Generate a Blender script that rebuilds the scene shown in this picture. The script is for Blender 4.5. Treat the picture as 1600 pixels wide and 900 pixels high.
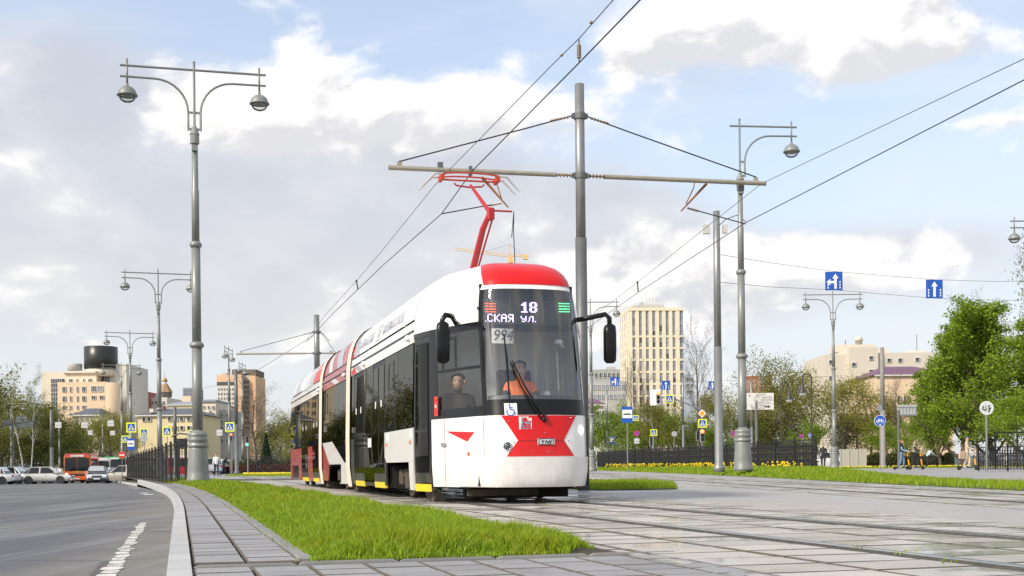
import bpy, bmesh, math, random
import numpy as np
from mathutils import Vector, Matrix
random.seed(7)
R = math.radians
for o in list(bpy.data.objects):
    bpy.data.objects.remove(o)
SC = bpy.context.scene
COL = SC.collection

# ------------------------------------------------------------------ camera
FPX, HY, ROLL, CAMH = 1925.0, 728.0, 0.0105, 0.5      # focal length and horizon row in photo pixels
cr, sr = math.cos(ROLL), math.sin(ROLL)
cam_d = bpy.data.cameras.new('camera')
cam_d.sensor_width = 36.0
cam_d.lens = FPX / 1600 * 36
cam_d.shift_y = (HY - 450) / 1600
cam_d.clip_start, cam_d.clip_end = 0.1, 8000
cam = bpy.data.objects.new('camera', cam_d)
COL.objects.link(cam)
cam.matrix_world = Matrix(((cr, sr, 0, 0), (0, 0, -1, 0), (-sr, cr, 0, CAMH), (0, 0, 0, 1)))
SC.camera = cam

def ray(px, py):
    u, w = (px - 800) / FPX, (HY - py) / FPX
    return u * cr + w * sr, -u * sr + w * cr
def at(px, py, Y):
    a, b = ray(px, py)
    return Vector((a * Y, Y, CAMH + b * Y))
def gx(px, Y):
    return at(px, HY, Y).x

# ------------------------------------------------------------------ sun, sky, exposure
SUN_AZ = math.atan2(-0.75, -0.66)           # clockwise from +Y: behind the camera, to its left
SUN_EL = R(36)
sd = bpy.data.lights.new('sun', 'SUN')
sd.energy, sd.angle, sd.color = 2.9, R(9), (1.0, 0.91, 0.78)
so = bpy.data.objects.new('sun', sd)
COL.objects.link(so)
sdir = Vector((math.sin(SUN_AZ) * math.cos(SUN_EL), math.cos(SUN_AZ) * math.cos(SUN_EL), math.sin(SUN_EL)))
so.rotation_euler = sdir.to_track_quat('Z', 'Y').to_euler()
so.location = (-20, -30, 40)
SC.view_settings.view_transform = 'Standard'
SC.view_settings.look = 'None'
SC.view_settings.gamma = 1
SC.view_settings.use_curve_mapping = False
SC.view_settings.exposure = 0.55
SC.cycles.max_bounces = 6
SC.cycles.diffuse_bounces = 3
SC.cycles.glossy_bounces = 3
SC.cycles.transparent_max_bounces = 12
SC.cycles.use_denoising = True

world = bpy.data.worlds.new('World')
SC.world = world
world.use_nodes = True
world.cycles.sampling_method = 'MANUAL'
world.cycles.sample_map_resolution = 512
NT = world.node_tree
NT.nodes.clear()
class NB:
    """tiny node builder"""
    def __init__(s, t): s.t = t
    def n(s, typ, **kw):
        nd = s.t.nodes.new(typ)
        for k, v in kw.items(): setattr(nd, k, v)
        return nd
    def val(s, sock, v):
        if isinstance(v, bpy.types.NodeSocket): s.t.links.new(v, sock)
        elif v is not None: sock.default_value = v
    def m(s, op, a, b=None, c=None, clamp=False):
        nd = s.n('ShaderNodeMath', operation=op, use_clamp=clamp)
        s.val(nd.inputs[0], a); s.val(nd.inputs[1], b); s.val(nd.inputs[2], c)
        return nd.outputs[0]
    def vm(s, op, a, b=None):
        nd = s.n('ShaderNodeVectorMath', operation=op)
        s.val(nd.inputs[0], a); s.val(nd.inputs[1], b)
        return nd.outputs[0]
    def noise(s, vec, scale, detail=6, rough=.55, dist=0.0):
        nd = s.n('ShaderNodeTexNoise')
        s.val(nd.inputs['Vector'], vec)
        nd.inputs['Scale'].default_value = scale
        nd.inputs['Detail'].default_value = detail
        nd.inputs['Roughness'].default_value = rough
        nd.inputs['Distortion'].default_value = dist
        return nd.outputs['Fac']
    def mix(s, f, a, b, typ='MIX'):
        nd = s.n('ShaderNodeMix', data_type='RGBA', blend_type=typ)
        s.val(nd.inputs[0], f)
        for i, v in ((6, a), (7, b)):
            if isinstance(v, (tuple, list)): v = (*v[:3], 1)
            s.val(nd.inputs[i], v)
        return nd.outputs[2]
    def ss(s, x, lo, hi):
        nd = s.n('ShaderNodeMapRange', interpolation_type='SMOOTHSTEP')
        s.val(nd.inputs[0], x); s.val(nd.inputs[1], lo); s.val(nd.inputs[2], hi)
        return nd.outputs[0]
W = NB(NT)
tc = W.n('ShaderNodeTexCoord').outputs['Generated']
sx = W.n('ShaderNodeSeparateXYZ'); NT.links.new(tc, sx.inputs[0])
AZ = W.m('ARCTAN2', sx.outputs[0], sx.outputs[1])
EL = W.m('ARCSINE', sx.outputs[2])
def ang(px, py):
    a, b = ray(px, py)
    return math.atan(a), math.atan(b * math.cos(math.atan(a)))
def blobs(lst):
    tot = hgt = None
    for px, py, rx, ry, amp in lst:
        a0, e0 = ang(px, py)
        dx = W.m('MULTIPLY', W.m('SUBTRACT', AZ, a0), FPX / rx)
        dy = W.m('MULTIPLY', W.m('SUBTRACT', EL, e0), FPX / ry)
        d2 = W.m('ADD', W.m('MULTIPLY', dx, dx), W.m('MULTIPLY', dy, dy))
        g = W.m('MULTIPLY', W.m('EXPONENT', W.m('MULTIPLY', d2, -1.0)), amp)
        h = W.m('MULTIPLY', g, dy)
        tot = g if tot is None else W.m('ADD', tot, g)
        hgt = h if hgt is None else W.m('ADD', hgt, h)
    return tot, hgt
stretch = W.vm('MULTIPLY', tc, (1.0, 1.0, 1.7))
up = W.vm('ADD', stretch, (-0.012, -0.006, 0.03))
n1 = W.noise(stretch, 9.0, 8, .56, .25)
n1u = W.noise(up, 9.0, 5, .56, .25)
n2 = W.noise(stretch, 4.0, 5, .55, .5)
n3 = W.noise(W.vm('MULTIPLY', tc, (1.0, 1.0, 4.0)), 3.0, 4, .6, .6)
# heaped clouds
cov1, hg1 = blobs([(290, 130, 90, 60, .44), (490, 140, 110, 72, .52), (400, 200, 170, 40, .22), (735, 170, 100, 75, .54), (800, 90, 40, 26, .2), (640, 205, 90, 35, .26),
                   (1240, 20, 230, 62, .50), (1010, 85, 110, 34, .34), (1440, 80, 150, 40, .38), (1000, 400, 110, 36, .30),
                   (1300, 385, 260, 30, .24), (1500, 195, 90, 14, .34), (960, 480, 200, 50, .25), (1150, 440, 200, 60, .25),
                   (130, 540, 240, 26, .18)])
elsewhere = W.ss(sx.outputs[1], 0.75, 0.45)
gen = W.m('MULTIPLY', W.m('MULTIPLY', elsewhere, W.ss(n2, .42, .62)), .32)
f1 = W.m('ADD', W.m('ADD', W.m('MULTIPLY', W.m('SUBTRACT', n1, .5), 1.7), cov1), gen)
dens1 = W.ss(f1, .11, .36)
light1 = W.m('ADD', W.m('MULTIPLY', W.m('SUBTRACT', n1, n1u), 3.2), W.m('MULTIPLY', hg1, 1.15))
lit1 = W.ss(light1, -.34, .14)
# sheet of grey cloud
cov2, hg2 = blobs([(130, 330, 330, 190, .60), (430, 330, 380, 150, .62), (640, 380, 260, 170, .50), (60, 130, 170, 60, .34), (1080, 120, 120, 60, .22),
                   (1000, 340, 190, 60, .36), (1330, 400, 300, 50, .36), (1450, 60, 240, 70, .28), (900, 470, 300, 60, .36), (1100, 470, 500, 70, .30)])
f2 = W.m('ADD', W.m('ADD', W.m('MULTIPLY', n2, .75), cov2), W.m('MULTIPLY', gen, 1.0))
dens2 = W.m('MULTIPLY', W.ss(f2, .50, .90), .88)
veil = W.m('MULTIPLY', W.ss(n3, .36, .70), .45)
sky = W.n('ShaderNodeTexSky', sky_type='NISHITA')
sky.sun_disc = False
sky.sun_elevation, sky.sun_rotation = SUN_EL, SUN_AZ % (2 * math.pi)
sky.air_density, sky.dust_density, sky.ozone_density = 1.0, 1.5, 1.2
hazeb = W.ss(EL, 0.34, -0.02)
base = W.mix(1.0, sky.outputs[0], (1.75, 1.75, 1.75), 'MULTIPLY')
base = W.mix(W.m('ADD', W.m('MULTIPLY', hazeb, .52), .40, clamp=True), base, (5.3, 5.4, 5.65))
base = W.mix(veil, base, (6.0, 6.15, 6.45))
greyc = W.mix(W.ss(n1, .36, .66), (4.25, 4.45, 4.95), (5.35, 5.45, 5.75))
greyc = W.mix(W.m('MULTIPLY', hazeb, .8), greyc, (5.6, 5.5, 5.55))
c = W.mix(dens2, base, greyc)
heap = W.mix(lit1, (5.35, 5.35, 5.55), (7.7, 7.5, 7.3))
c = W.mix(W.m('MULTIPLY', dens1, .96), c, heap)
bg = W.n('ShaderNodeBackground')
NT.links.new(c, bg.inputs[0])
bg.inputs[1].default_value = 0.1
wo = W.n('ShaderNodeOutputWorld')
NT.links.new(bg.outputs[0], wo.inputs[0])

# ------------------------------------------------------------------ materials
MATS = {}
def mat(name, col, rough=.6, metal=0., var=.12, vscale=3., bump=0., bscale=30., spec=.5, rnd=0., coat=0., emit=0., trans=0., stain=None, rvar=0., grime=0.):
    if name in MATS: return MATS[name]
    m = bpy.data.materials.new(name); m.use_nodes = True
    t = m.node_tree; b = NB(t)
    p = t.nodes['Principled BSDF']
    tcn = b.n('ShaderNodeTexCoord').outputs['Object']
    c = (*col, 1)
    if var > 0 or rnd > 0 or stain:
        nz = b.noise(tcn, vscale, 6, .6)
        f = b.m('ADD', b.m('MULTIPLY', b.m('SUBTRACT', nz, .5), var * 3), 1.0)
        if rnd > 0:
            oi = b.n('ShaderNodeObjectInfo').outputs['Random']
            f = b.m('ADD', f, b.m('MULTIPLY', b.m('SUBTRACT', oi, .5), rnd * 2))
        cc = b.n('ShaderNodeCombineXYZ')
        for i in range(3): t.links.new(f, cc.inputs[i])
        c = b.mix(1.0, tuple(col), cc.outputs[0], 'MULTIPLY')
        if stain:
            sc_, amt, lo, hi, ss_ = stain
            c = b.mix(b.m('MULTIPLY', b.ss(b.noise(tcn, ss_, 8, .65, .4), lo, hi), amt), c, sc_)
    if grime:
        sz = b.n('ShaderNodeSeparateXYZ'); t.links.new(tcn, sz.inputs[0])
        mpn = b.n('ShaderNodeMapping'); mpn.inputs['Scale'].default_value = (5, 5, 1.2); t.links.new(tcn, mpn.inputs[0])
        g = b.m('MULTIPLY', b.ss(sz.outputs[2], .95, .12), b.ss(b.noise(mpn.outputs[0], 1.6, 8, .7), .30, .72))
        c = b.mix(b.m('MULTIPLY', g, grime), c, (.20, .165, .125))
    b.val(p.inputs['Base Color'], c)
    p.inputs['Roughness'].default_value = rough
    if rvar > 0:
        b.val(p.inputs['Roughness'], b.m('ADD', rough - rvar / 2, b.m('MULTIPLY', b.noise(tcn, vscale * 2.3, 5, .6), rvar)))
    p.inputs['Metallic'].default_value = metal
    p.inputs['Specular IOR Level'].default_value = spec
    if coat: p.inputs['Coat Weight'].default_value = coat; p.inputs['Coat Roughness'].default_value = .05
    if emit > 0:
        p.inputs['Emission Color'].default_value = (*col, 1); p.inputs['Emission Strength'].default_value = emit
    if bump > 0:
        bn = b.n('ShaderNodeBump'); bn.inputs['Strength'].default_value = bump; bn.inputs['Distance'].default_value = .02
        t.links.new(b.noise(tcn, bscale, 5, .6), bn.inputs['Height']); t.links.new(bn.outputs[0], p.inputs['Normal'])
    if trans > 0:
        tr = b.n('ShaderNodeBsdfTranslucent'); b.val(tr.inputs[0], c)
        mx = b.n('ShaderNodeMixShader'); mx.inputs[0].default_value = trans
        t.links.new(p.outputs[0], mx.inputs[1]); t.links.new(tr.outputs[0], mx.inputs[2])
        t.links.new(mx.outputs[0], t.nodes['Material Output'].inputs[0])
    MATS[name] = m
    return m
def glass(name, tint=(.9, .93, .92), ior=1.5, rough=.01, extra=0.0, refl=(1., 1., 1.)):
    if name in MATS: return MATS[name]
    m = bpy.data.materials.new(name); m.use_nodes = True
    t = m.node_tree; t.nodes.clear(); b = NB(t)
    fr = b.n('ShaderNodeFresnel'); fr.inputs[0].default_value = ior
    tr = b.n('ShaderNodeBsdfTransparent'); tr.inputs[0].default_value = (*tint, 1)
    gl = b.n('ShaderNodeBsdfGlossy'); gl.inputs['Roughness'].default_value = rough; gl.inputs['Color'].default_value = (*refl, 1)
    mx = b.n('ShaderNodeMixShader')
    b.val(mx.inputs[0], b.m('ADD', fr.outputs[0], extra, clamp=True))
    t.links.new(tr.outputs[0], mx.inputs[1]); t.links.new(gl.outputs[0], mx.inputs[2])
    o = b.n('ShaderNodeOutputMaterial'); t.links.new(mx.outputs[0], o.inputs[0])
    MATS[name] = m
    return m

# ------------------------------------------------------------------ mesh helpers
class MB:
    def __init__(s): s.v = []; s.f = []
    def add(s, vs, fs):
        k = len(s.v); s.v += [tuple(p) for p in vs]; s.f += [tuple(i + k for i in f) for f in fs]; return s
    def quad(s, *p): return s.add(p, [tuple(range(len(p)))])
    def box(s, c, d, rz=0., taper=1.):
        x, y, z = d[0] / 2, d[1] / 2, d[2] / 2
        cs, sn = math.cos(rz), math.sin(rz)
        vs = []
        for k in (-1, 1):
            q = 1 if k < 0 else taper
            for i, j in ((-1, -1), (1, -1), (1, 1), (-1, 1)):
                a, b = i * x * q, j * y * q
                vs.append((c[0] + a * cs - b * sn, c[1] + a * sn + b * cs, c[2] + k * z))
        return s.add(vs, [(3, 2, 1, 0), (4, 5, 6, 7), (0, 1, 5, 4), (1, 2, 6, 5), (2, 3, 7, 6), (3, 0, 4, 7)])
    def prism(s, poly, ax, a0, a1):
        """poly in the two other axes, pushed along axis ax from a0 to a1"""
        def P(p, a):
            return {0: (a, p[0], p[1]), 1: (p[0], a, p[1]), 2: (p[0], p[1], a)}[ax]
        n = len(poly)
        vs = [P(p, a0) for p in poly] + [P(p, a1) for p in poly]
        return s.add(vs, [tuple(range(n))[::-1], tuple(range(n, 2 * n))] + [(i, (i + 1) % n, n + (i + 1) % n, n + i) for i in range(n)])
    def tube(s, pts, rad, n=6, cap=True):
        pts = [Vector(p) for p in pts]
        if not hasattr(rad, '__len__'): rad = [rad] * len(pts)
        k = len(s.v); ref = None
        for i, p in enumerate(pts):
            d = (pts[min(i + 1, len(pts) - 1)] - pts[max(i - 1, 0)])
            d = d.normalized() if d.length > 1e-9 else Vector((0, 0, 1))
            if ref is None:
                ref = d.orthogonal().normalized()
            ref = (ref - d * ref.dot(d))
            ref = ref.normalized() if ref.length > 1e-6 else d.orthogonal().normalized()
            b = d.cross(ref)
            for j in range(n):
                a = 2 * math.pi * j / n
                s.v.append(tuple(p + (ref * math.cos(a) + b * math.sin(a)) * rad[i]))
        for i in range(len(pts) - 1):
            for j in range(n):
                a, b = k + i * n + j, k + i * n + (j + 1) % n
                s.f.append((a, b, b + n, a + n))
        if cap:
            s.f.append(tuple(range(k, k + n))[::-1]); e = k + (len(pts) - 1) * n
            s.f.append(tuple(range(e, e + n)))
        return s
    def lathe(s, prof, n=12, c=(0, 0, 0)):
        k = len(s.v)
        for r, z in prof:
            for j in range(n):
                a = 2 * math.pi * j / n
                s.v.append((c[0] + r * math.cos(a), c[1] + r * math.sin(a), c[2] + z))
        for i in range(len(prof) - 1):
            for j in range(n):
                a, b = k + i * n + j, k + i * n + (j + 1) % n
                s.f.append((a, b, b + n, a + n))
        s.f.append(tuple(range(k, k + n))[::-1]); e = k + (len(prof) - 1) * n
        s.f.append(tuple(range(e, e + n)))
        return s
    def ball(s, c, r, n=10, m=6, sz=1.):
        prof = [(max(r * math.sin(math.pi * i / m), 1e-4), -r * sz * math.cos(math.pi * i / m)) for i in range(m + 1)]
        return s.lathe(prof, n, c)
    def disc(s, c, r, ax=1, t=.02, n=20):
        poly = [(r * math.cos(2 * math.pi * i / n), r * math.sin(2 * math.pi * i / n)) for i in range(n)]
        o = [i for i in range(3) if i != ax]
        return s.prism([(p[0] + c[o[0]], p[1] + c[o[1]]) for p in poly], ax, c[ax] - t / 2, c[ax] + t / 2)
    def grid(s, P):
        """P: rows of points"""
        k = len(s.v); nr, nc = len(P), len(P[0])
        for r_ in P: s.v += [tuple(q) for q in r_]
        for i in range(nr - 1):
            for j in range(nc - 1):
                a = k + i * nc + j
                s.f.append((a, a + 1, a + nc + 1, a + nc))
        return s
    def mesh(s, name, m, smooth=False):
        me = bpy.data.meshes.new(name); me.from_pydata(s.v, [], s.f); me.update()
        if m: me.materials.append(m)
        if smooth: me.polygons.foreach_set('use_smooth', [True] * len(me.polygons))
        return me
    def build(s, name, m, parent=None, smooth=False, fix=True, bevel=0.):
        me = s.mesh(name, m, smooth)
        if fix or bevel:
            bm = bmesh.new(); bm.from_mesh(me)
            if bevel:
                bmesh.ops.bevel(bm, geom=bm.edges[:], offset=bevel, segments=1, affect='EDGES', clamp_overlap=True)
            bmesh.ops.recalc_face_normals(bm, faces=bm.faces[:])
            bm.to_mesh(me); bm.free()
            if smooth: me.polygons.foreach_set('use_smooth', [True] * len(me.polygons))
        return link(name, me, parent)
def link(name, data, parent=None):
    o = bpy.data.objects.new(name, data); COL.objects.link(o)
    if parent: o.parent = parent
    return o
def tag(o, label=None, cat=None, group=None, kind=None):
    if label: o['label'] = label
    if cat: o['category'] = cat
    if group: o['group'] = group
    if kind: o['kind'] = kind
    return o
def thing(name, label, cat, loc=(0, 0, 0), rz=0., group=None):
    o = bpy.data.objects.new(name, None); COL.objects.link(o)
    o.location = loc; o.rotation_euler = (0, 0, rz); o.empty_display_size = .2
    return tag(o, label, cat, group)
KIDS = {}
def copy_tree(o, parent=None, depth=0):
    c = o.copy(); COL.objects.link(c)
    if parent: c.parent = parent
    for ch in [x for x in COL.objects if x.parent == o] if o.name not in KIDS else [bpy.data.objects[n] for n in KIDS[o.name]]:
        copy_tree(ch, c, depth + 1)
    return c
def remember(o):
    KIDS[o.name] = [c.name for c in o.children]
    for c in o.children: remember(c)
def dup(o, label, loc, rz=0., scale=1., group=None):
    if o.name not in KIDS: remember(o)
    c = copy_tree(o)
    c.location = loc; c.rotation_euler = (0, 0, rz)
    c.scale = (scale,) * 3 if not hasattr(scale, '__len__') else scale
    return tag(c, label, None, group)
def struct(o, kind='structure', label=None):
    o['kind'] = kind
    if label: o['label'] = label
    return o
def text(name, body, size, m, parent, mtx, extrude=.002, align='CENTER', shear=0., sx=1.):
    cu = bpy.data.curves.new(name, 'FONT'); cu.body = body; cu.size = size; cu.extrude = extrude
    cu.align_x = align; cu.align_y = 'CENTER'; cu.shear = shear; cu.resolution_u = 3
    cu.materials.append(m)
    tmp = link('tmp', cu); me = bpy.data.meshes.new_from_object(tmp.evaluated_get(bpy.context.evaluated_depsgraph_get())); bpy.data.objects.remove(tmp)
    o = link(name, me, parent); o.matrix_local = mtx @ Matrix.Diagonal((sx, 1, 1, 1))
    return o
# track frame: v to the right across the tracks, u away along them
TA = math.atan(.27); tcs, tsn = math.cos(TA), math.sin(TA)
def TW(v, u, z=0.): return Vector((v * tcs - u * tsn, v * tsn + u * tcs, z))
def bend(u): return -.00088 * max(0., min(u, 50) - 15) ** 2 - .0616 * max(0., u - 50)
# ------------------------------------------------------------------ ground surfaces
def paving(name, dry, wet, lo, hi, scale, rnd=.1, rwet=.1, rdry=.62, dirt=(.16, .13, .10), bump=.25, dirt_amt=.55, edge=0.):
    m = bpy.data.materials.new(name); m.use_nodes = True
    t = m.node_tree; b = NB(t); p = t.nodes['Principled BSDF']
    pos = b.n('ShaderNodeNewGeometry').outputs['Position']
    oi = b.n('ShaderNodeObjectInfo').outputs['Random']
    puddle = b.ss(b.m('ADD', b.noise(pos, scale, 5, .6, .3), b.m('MULTIPLY', b.m('SUBTRACT', oi, .5), .22)), lo, hi)
    fine = b.noise(pos, 22, 8, .7)
    blot = b.noise(pos, 2.3, 8, .65)
    f = b.m('ADD', b.m('ADD', .72, b.m('MULTIPLY', fine, .34)), b.m('MULTIPLY', b.m('SUBTRACT', oi, .5), rnd * 2))
    f = b.m('ADD', f, b.m('MULTIPLY', b.m('SUBTRACT', blot, .5), .5))
    cc = b.n('ShaderNodeCombineXYZ')
    for i in range(3): t.links.new(f, cc.inputs[i])
    c = b.mix(1., b.mix(puddle, dry, wet), cc.outputs[0], 'MULTIPLY')
    c = b.mix(b.m('MULTIPLY', b.ss(b.noise(pos, 5.5, 9, .7), .52, .72), dirt_amt), c, dirt)
    b.val(p.inputs['Base Color'], c)
    rg = b.m('ADD', b.m('MULTIPLY', puddle, rwet - rdry), b.m('ADD', rdry, b.m('MULTIPLY', b.m('SUBTRACT', fine, .5), .16)), clamp=True)
    b.val(p.inputs['Roughness'], rg)
    bn = b.n('ShaderNodeBump'); bn.inputs['Distance'].default_value = .004
    b.val(bn.inputs['Strength'], b.m('MULTIPLY', b.m('SUBTRACT', 1.05, puddle), bump))
    t.links.new(b.noise(pos, 60, 5, .7), bn.inputs['Height']); t.links.new(bn.outputs[0], p.inputs['Normal'])
    MATS[name] = m
    return m
M_slab = paving('tram_bed_slab', (.47, .43, .385), (.42, .40, .375), .45, .60, 1.1, .18, .13, .62, (.24, .20, .165))
M_tile = paving('pavement_tile', (.30, .295, .30), (.26, .26, .265), .46, .75, 1.6, .12, .28, .66, (.15, .135, .11), .3, .4)
M_kerb = paving('kerb_granite', (.46, .46, .455), (.42, .42, .42), .55, .8, 1.2, .06, .3, .7, (.30, .28, .25), .3, .35)
M_bed = mat('joint_sand', (.085, .075, .06), .9, var=.3, vscale=6)
M_conc = paving('concrete_paving', (.41, .38, .35), (.37, .355, .335), .48, .75, .5, .0, .30, .6, (.15, .125, .105), .3, .5)
M_asph = None
def asphalt():
    m = bpy.data.materials.new('asphalt'); m.use_nodes = True
    t = m.node_tree; b = NB(t); p = t.nodes['Principled BSDF']
    pos = b.n('ShaderNodeNewGeometry').outputs['Position']
    # lanes run along the track direction: stretch the stains that way
    mp = b.n('ShaderNodeMapping'); mp.inputs['Rotation'].default_value = (0, 0, -TA - .03); mp.inputs['Scale'].default_value = (1.0, .055, 1)
    t.links.new(pos, mp.inputs[0])
    lane = b.noise(mp.outputs[0], .62, 5, .55)
    streak = b.noise(mp.outputs[0], 3.2, 5, .6)
    grit = b.noise(pos, 55, 6, .8)
    blot = b.noise(pos, 1.7, 8, .7)
    f = b.m('ADD', b.m('ADD', .55, b.m('MULTIPLY', grit, .55)), b.m('MULTIPLY', b.m('SUBTRACT', blot, .5), .45))
    cc = b.n('ShaderNodeCombineXYZ')
    for i in range(3): t.links.new(f, cc.inputs[i])
    c = b.mix(b.ss(lane, .40, .62), (.112, .116, .130), (.168, .165, .16))
    c = b.mix(b.m('MULTIPLY', b.ss(streak, .5, .75), .45), c, (.30, .305, .32))
    # dust and grit swept along the kerb
    dv = b.n('ShaderNodeVectorMath', operation='DOT_PRODUCT'); t.links.new(pos, dv.inputs[0]); dv.inputs[1].default_value = (tcs, tsn, 0)
    c = b.mix(b.m('MULTIPLY', b.ss(b.m('ADD', dv.outputs['Value'], b.m('MULTIPLY', blot, .5)), -1.0, .1), .55), c, (.25, .225, .19))
    vo = b.n('ShaderNodeTexVoronoi', feature='DISTANCE_TO_EDGE'); t.links.new(b.vm('ADD', pos, b.vm('MULTIPLY', b.n('ShaderNodeTexNoise').outputs['Color'], (.6, .6, 0))), vo.inputs['Vector']); vo.inputs['Scale'].default_value = .28
    c = b.mix(b.m('MULTIPLY', b.ss(vo.outputs['Distance'], .012, .003), .55), c, (.045, .045, .045))
    c = b.mix(1., c, cc.outputs[0], 'MULTIPLY')
    b.val(p.inputs['Base Color'], c)
    b.val(p.inputs['Roughness'], b.m('SUBTRACT', .78, b.m('MULTIPLY', b.ss(streak, .45, .7), .30)))
    bn = b.n('ShaderNodeBump'); bn.inputs['Distance'].default_value = .006; bn.inputs['Strength'].default_value = .6
    t.links.new(grit, bn.inputs['Height']); t.links.new(bn.outputs[0], p.inputs['Normal'])
    return m
M_asph = asphalt()
M_soil = mat('soil', (.05, .04, .022), .95, var=.3, vscale=5)

struct(MB().quad((-4000, -300, -1.2), (4000, -300, -1.2), (4000, 6000, -1.2), (-4000, 6000, -1.2)).build('ground', mat('far_ground', (.075, .085, .05), .9, var=.3, vscale=.05)))

def road_z(Y): return -.13 - max(0., Y - 28) * .0062
rows = []
for i in range(61):
    u = -8 + i * 3.0
    row = []
    for k in range(20):
        v = -.07 + bend(u) - (0, .3, 1, 2, 3.5, 6, 9, 13, 18, 24, 30, 38, 46, 55, 65, 76, 88, 100, 115, 130)[k]
        p = TW(v, u); row.append((p.x, p.y, road_z(p.y)))
    rows.append(row)
struct(MB().grid(rows).build('road', M_asph, smooth=True))

# plaza bed, cut along the kerb
rows = []
for i in range(70):
    u = -8 + i * 2.2
    row = []
    for v in (0.0, 1., 3., 6., 10., 16., 30., 60., 110.):
        p = TW(v + bend(u) * (1 if v < 3 else .3 if v < 6 else 0), u); row.append((p.x, p.y, -.035))
    rows.append(row)
plaza = struct(MB().grid(rows).build('plaza', M_bed))
def tile_proto(bev=.012):
    b = MB(); a = .5; i = .5 - bev
    b.add([(-a, -a, -1), (a, -a, -1), (a, a, -1), (-a, a, -1), (-a, -a, -.12), (a, -a, -.12), (a, a, -.12), (-a, a, -.12),
           (-i, -i, 0), (i, -i, 0), (i, i, 0), (-i, i, 0)],
          [(0, 1, 5, 4), (1, 2, 6, 5), (2, 3, 7, 6), (3, 0, 4, 7), (4, 5, 9, 8), (5, 6, 10, 9), (6, 7, 11, 10), (7, 4, 8, 11), (8, 9, 10, 11)])
    return b
def two_tone(me, m2):
    me.materials.append(m2)
    for p in me.polygons:
        if p.index < 8: p.material_index = 1
    return me
M_joint = mat('joint_dirt', (.10, .088, .07), .85, var=.35, vscale=5)
def lay(name, me, parent, v, u, dv, du, z=0., h=.06, drz=0., tilt=.003):
    o = link(name, me, parent)
    o.location = TW(v, u, z + random.uniform(-.0022, .0022))
    o.rotation_euler = (random.uniform(-tilt, tilt), random.uniform(-tilt, tilt), TA + drz)
    o.scale = (dv, du, h)
    return o
def bdir(u): return math.atan(2 * .00088 * max(0, min(u, 50) - 15))
slab_me = two_tone(tile_proto(.02).mesh('slab', M_slab), M_joint)
tile_me = two_tone(tile_proto(.03).mesh('tile', M_tile), M_joint)
kerb_me = tile_proto(.03).mesh('kerb_stone', M_kerb)
edge_me = tile_proto(.05).mesh('edging_stone', paving('edging', (.25, .245, .235), (.2, .2, .2), .5, .8, 1.3, .1, .3, .7, (.13, .115, .09), .3, .6))

# kerb
kerb = thing('kerb', 'pale granite kerb along the edge of the road', 'kerb'); struct(kerb)
for i in range(62):
    u = 3.0 + i * 1.0
    lay('kerb_stone', kerb_me, kerb, -.005 + bend(u), u, .125, .978, .006, .22, bdir(u), .004)
far_k = MB()
for i in range(60):
    u = 65 + i * 1.5; a = TW(bend(u) - .065, u); b_ = TW(bend(u + 1.5) - .065, u + 1.5); c_ = TW(bend(u + 1.5) + .06, u + 1.5); d_ = TW(bend(u) + .06, u)
    z0 = road_z(a.y) + .14
    far_k.quad((a.x, a.y, z0), (b_.x, b_.y, z0), (c_.x, c_.y, z0), (d_.x, d_.y, z0)).quad((a.x, a.y, z0), (b_.x, b_.y, z0), (b_.x, b_.y, z0 - .3), (a.x, a.y, z0 - .3))
far_k.build('kerb_run', M_kerb, kerb)
# footway tiles, two columns
walk = struct(thing('footway', 'narrow footway of grey tiles between kerb and grass', 'footway'))
u = 6.95
while u < 46:
    for v in (.205, .487):
        lay('tile', tile_me, walk, v + bend(u), u, .268, .29, -.002, .06, bdir(u))
    u += .302
# edging stones towards the grass
for i in range(44):
    u = 7.3 + i * .9
    lay('edging_stone', edge_me, walk, .668 + bend(u), u, .075, .885, .012, .1, bdir(u), .006)
# apron in the foreground
apron = struct(thing('apron', 'grey tiled apron across the end of the grass', 'pavement'))
for i in range(8):
    for j in range(9):
        lay('tile', tile_me, apron, .205 + j * .288, 4.15 + i * .302, .276, .29, -.001, .06)
for j in range(5):
    lay('edging_stone', edge_me, apron, .33 + j * .54, 6.58, .53, .05, .004, .1)
for j in range(3):
    for i in range(2):
        lay('tile', tile_me, apron, -10.0, 4, .01, .01) if False else None
# tram bed slabs
bedv = [(2.475, .10), (2.82, .55), (3.395, .56), (4.18, .60), (4.80, .60), (5.68, .56), (6.25, .55)]
slabs = struct(thing('tram_bed', 'wet concrete slabs of the tram bed around the rails', 'paving'))
n = 0
far_s = MB()
for i in range(110):
    u = 2.6 + i * .452
    for j, (v, w) in enumerate(bedv):
        if j == 0:
            if i % 2: continue
            L = .89; uu = u + .226
        else: L = .438; uu = u + (.11 if j in (3, 4) else 0)
        if n < 298 and i < 50:
            lay('slab', slab_me, slabs, v, uu, w - .02, L - .012, 0.0, .06, 0, .0045); n += 1
        else:
            p = TW(v, uu, -.03); far_s.box(p, (w - .012, L, .06), TA)
struct(far_s.build('distant_slabs', M_slab, slabs), 'stuff')

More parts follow.
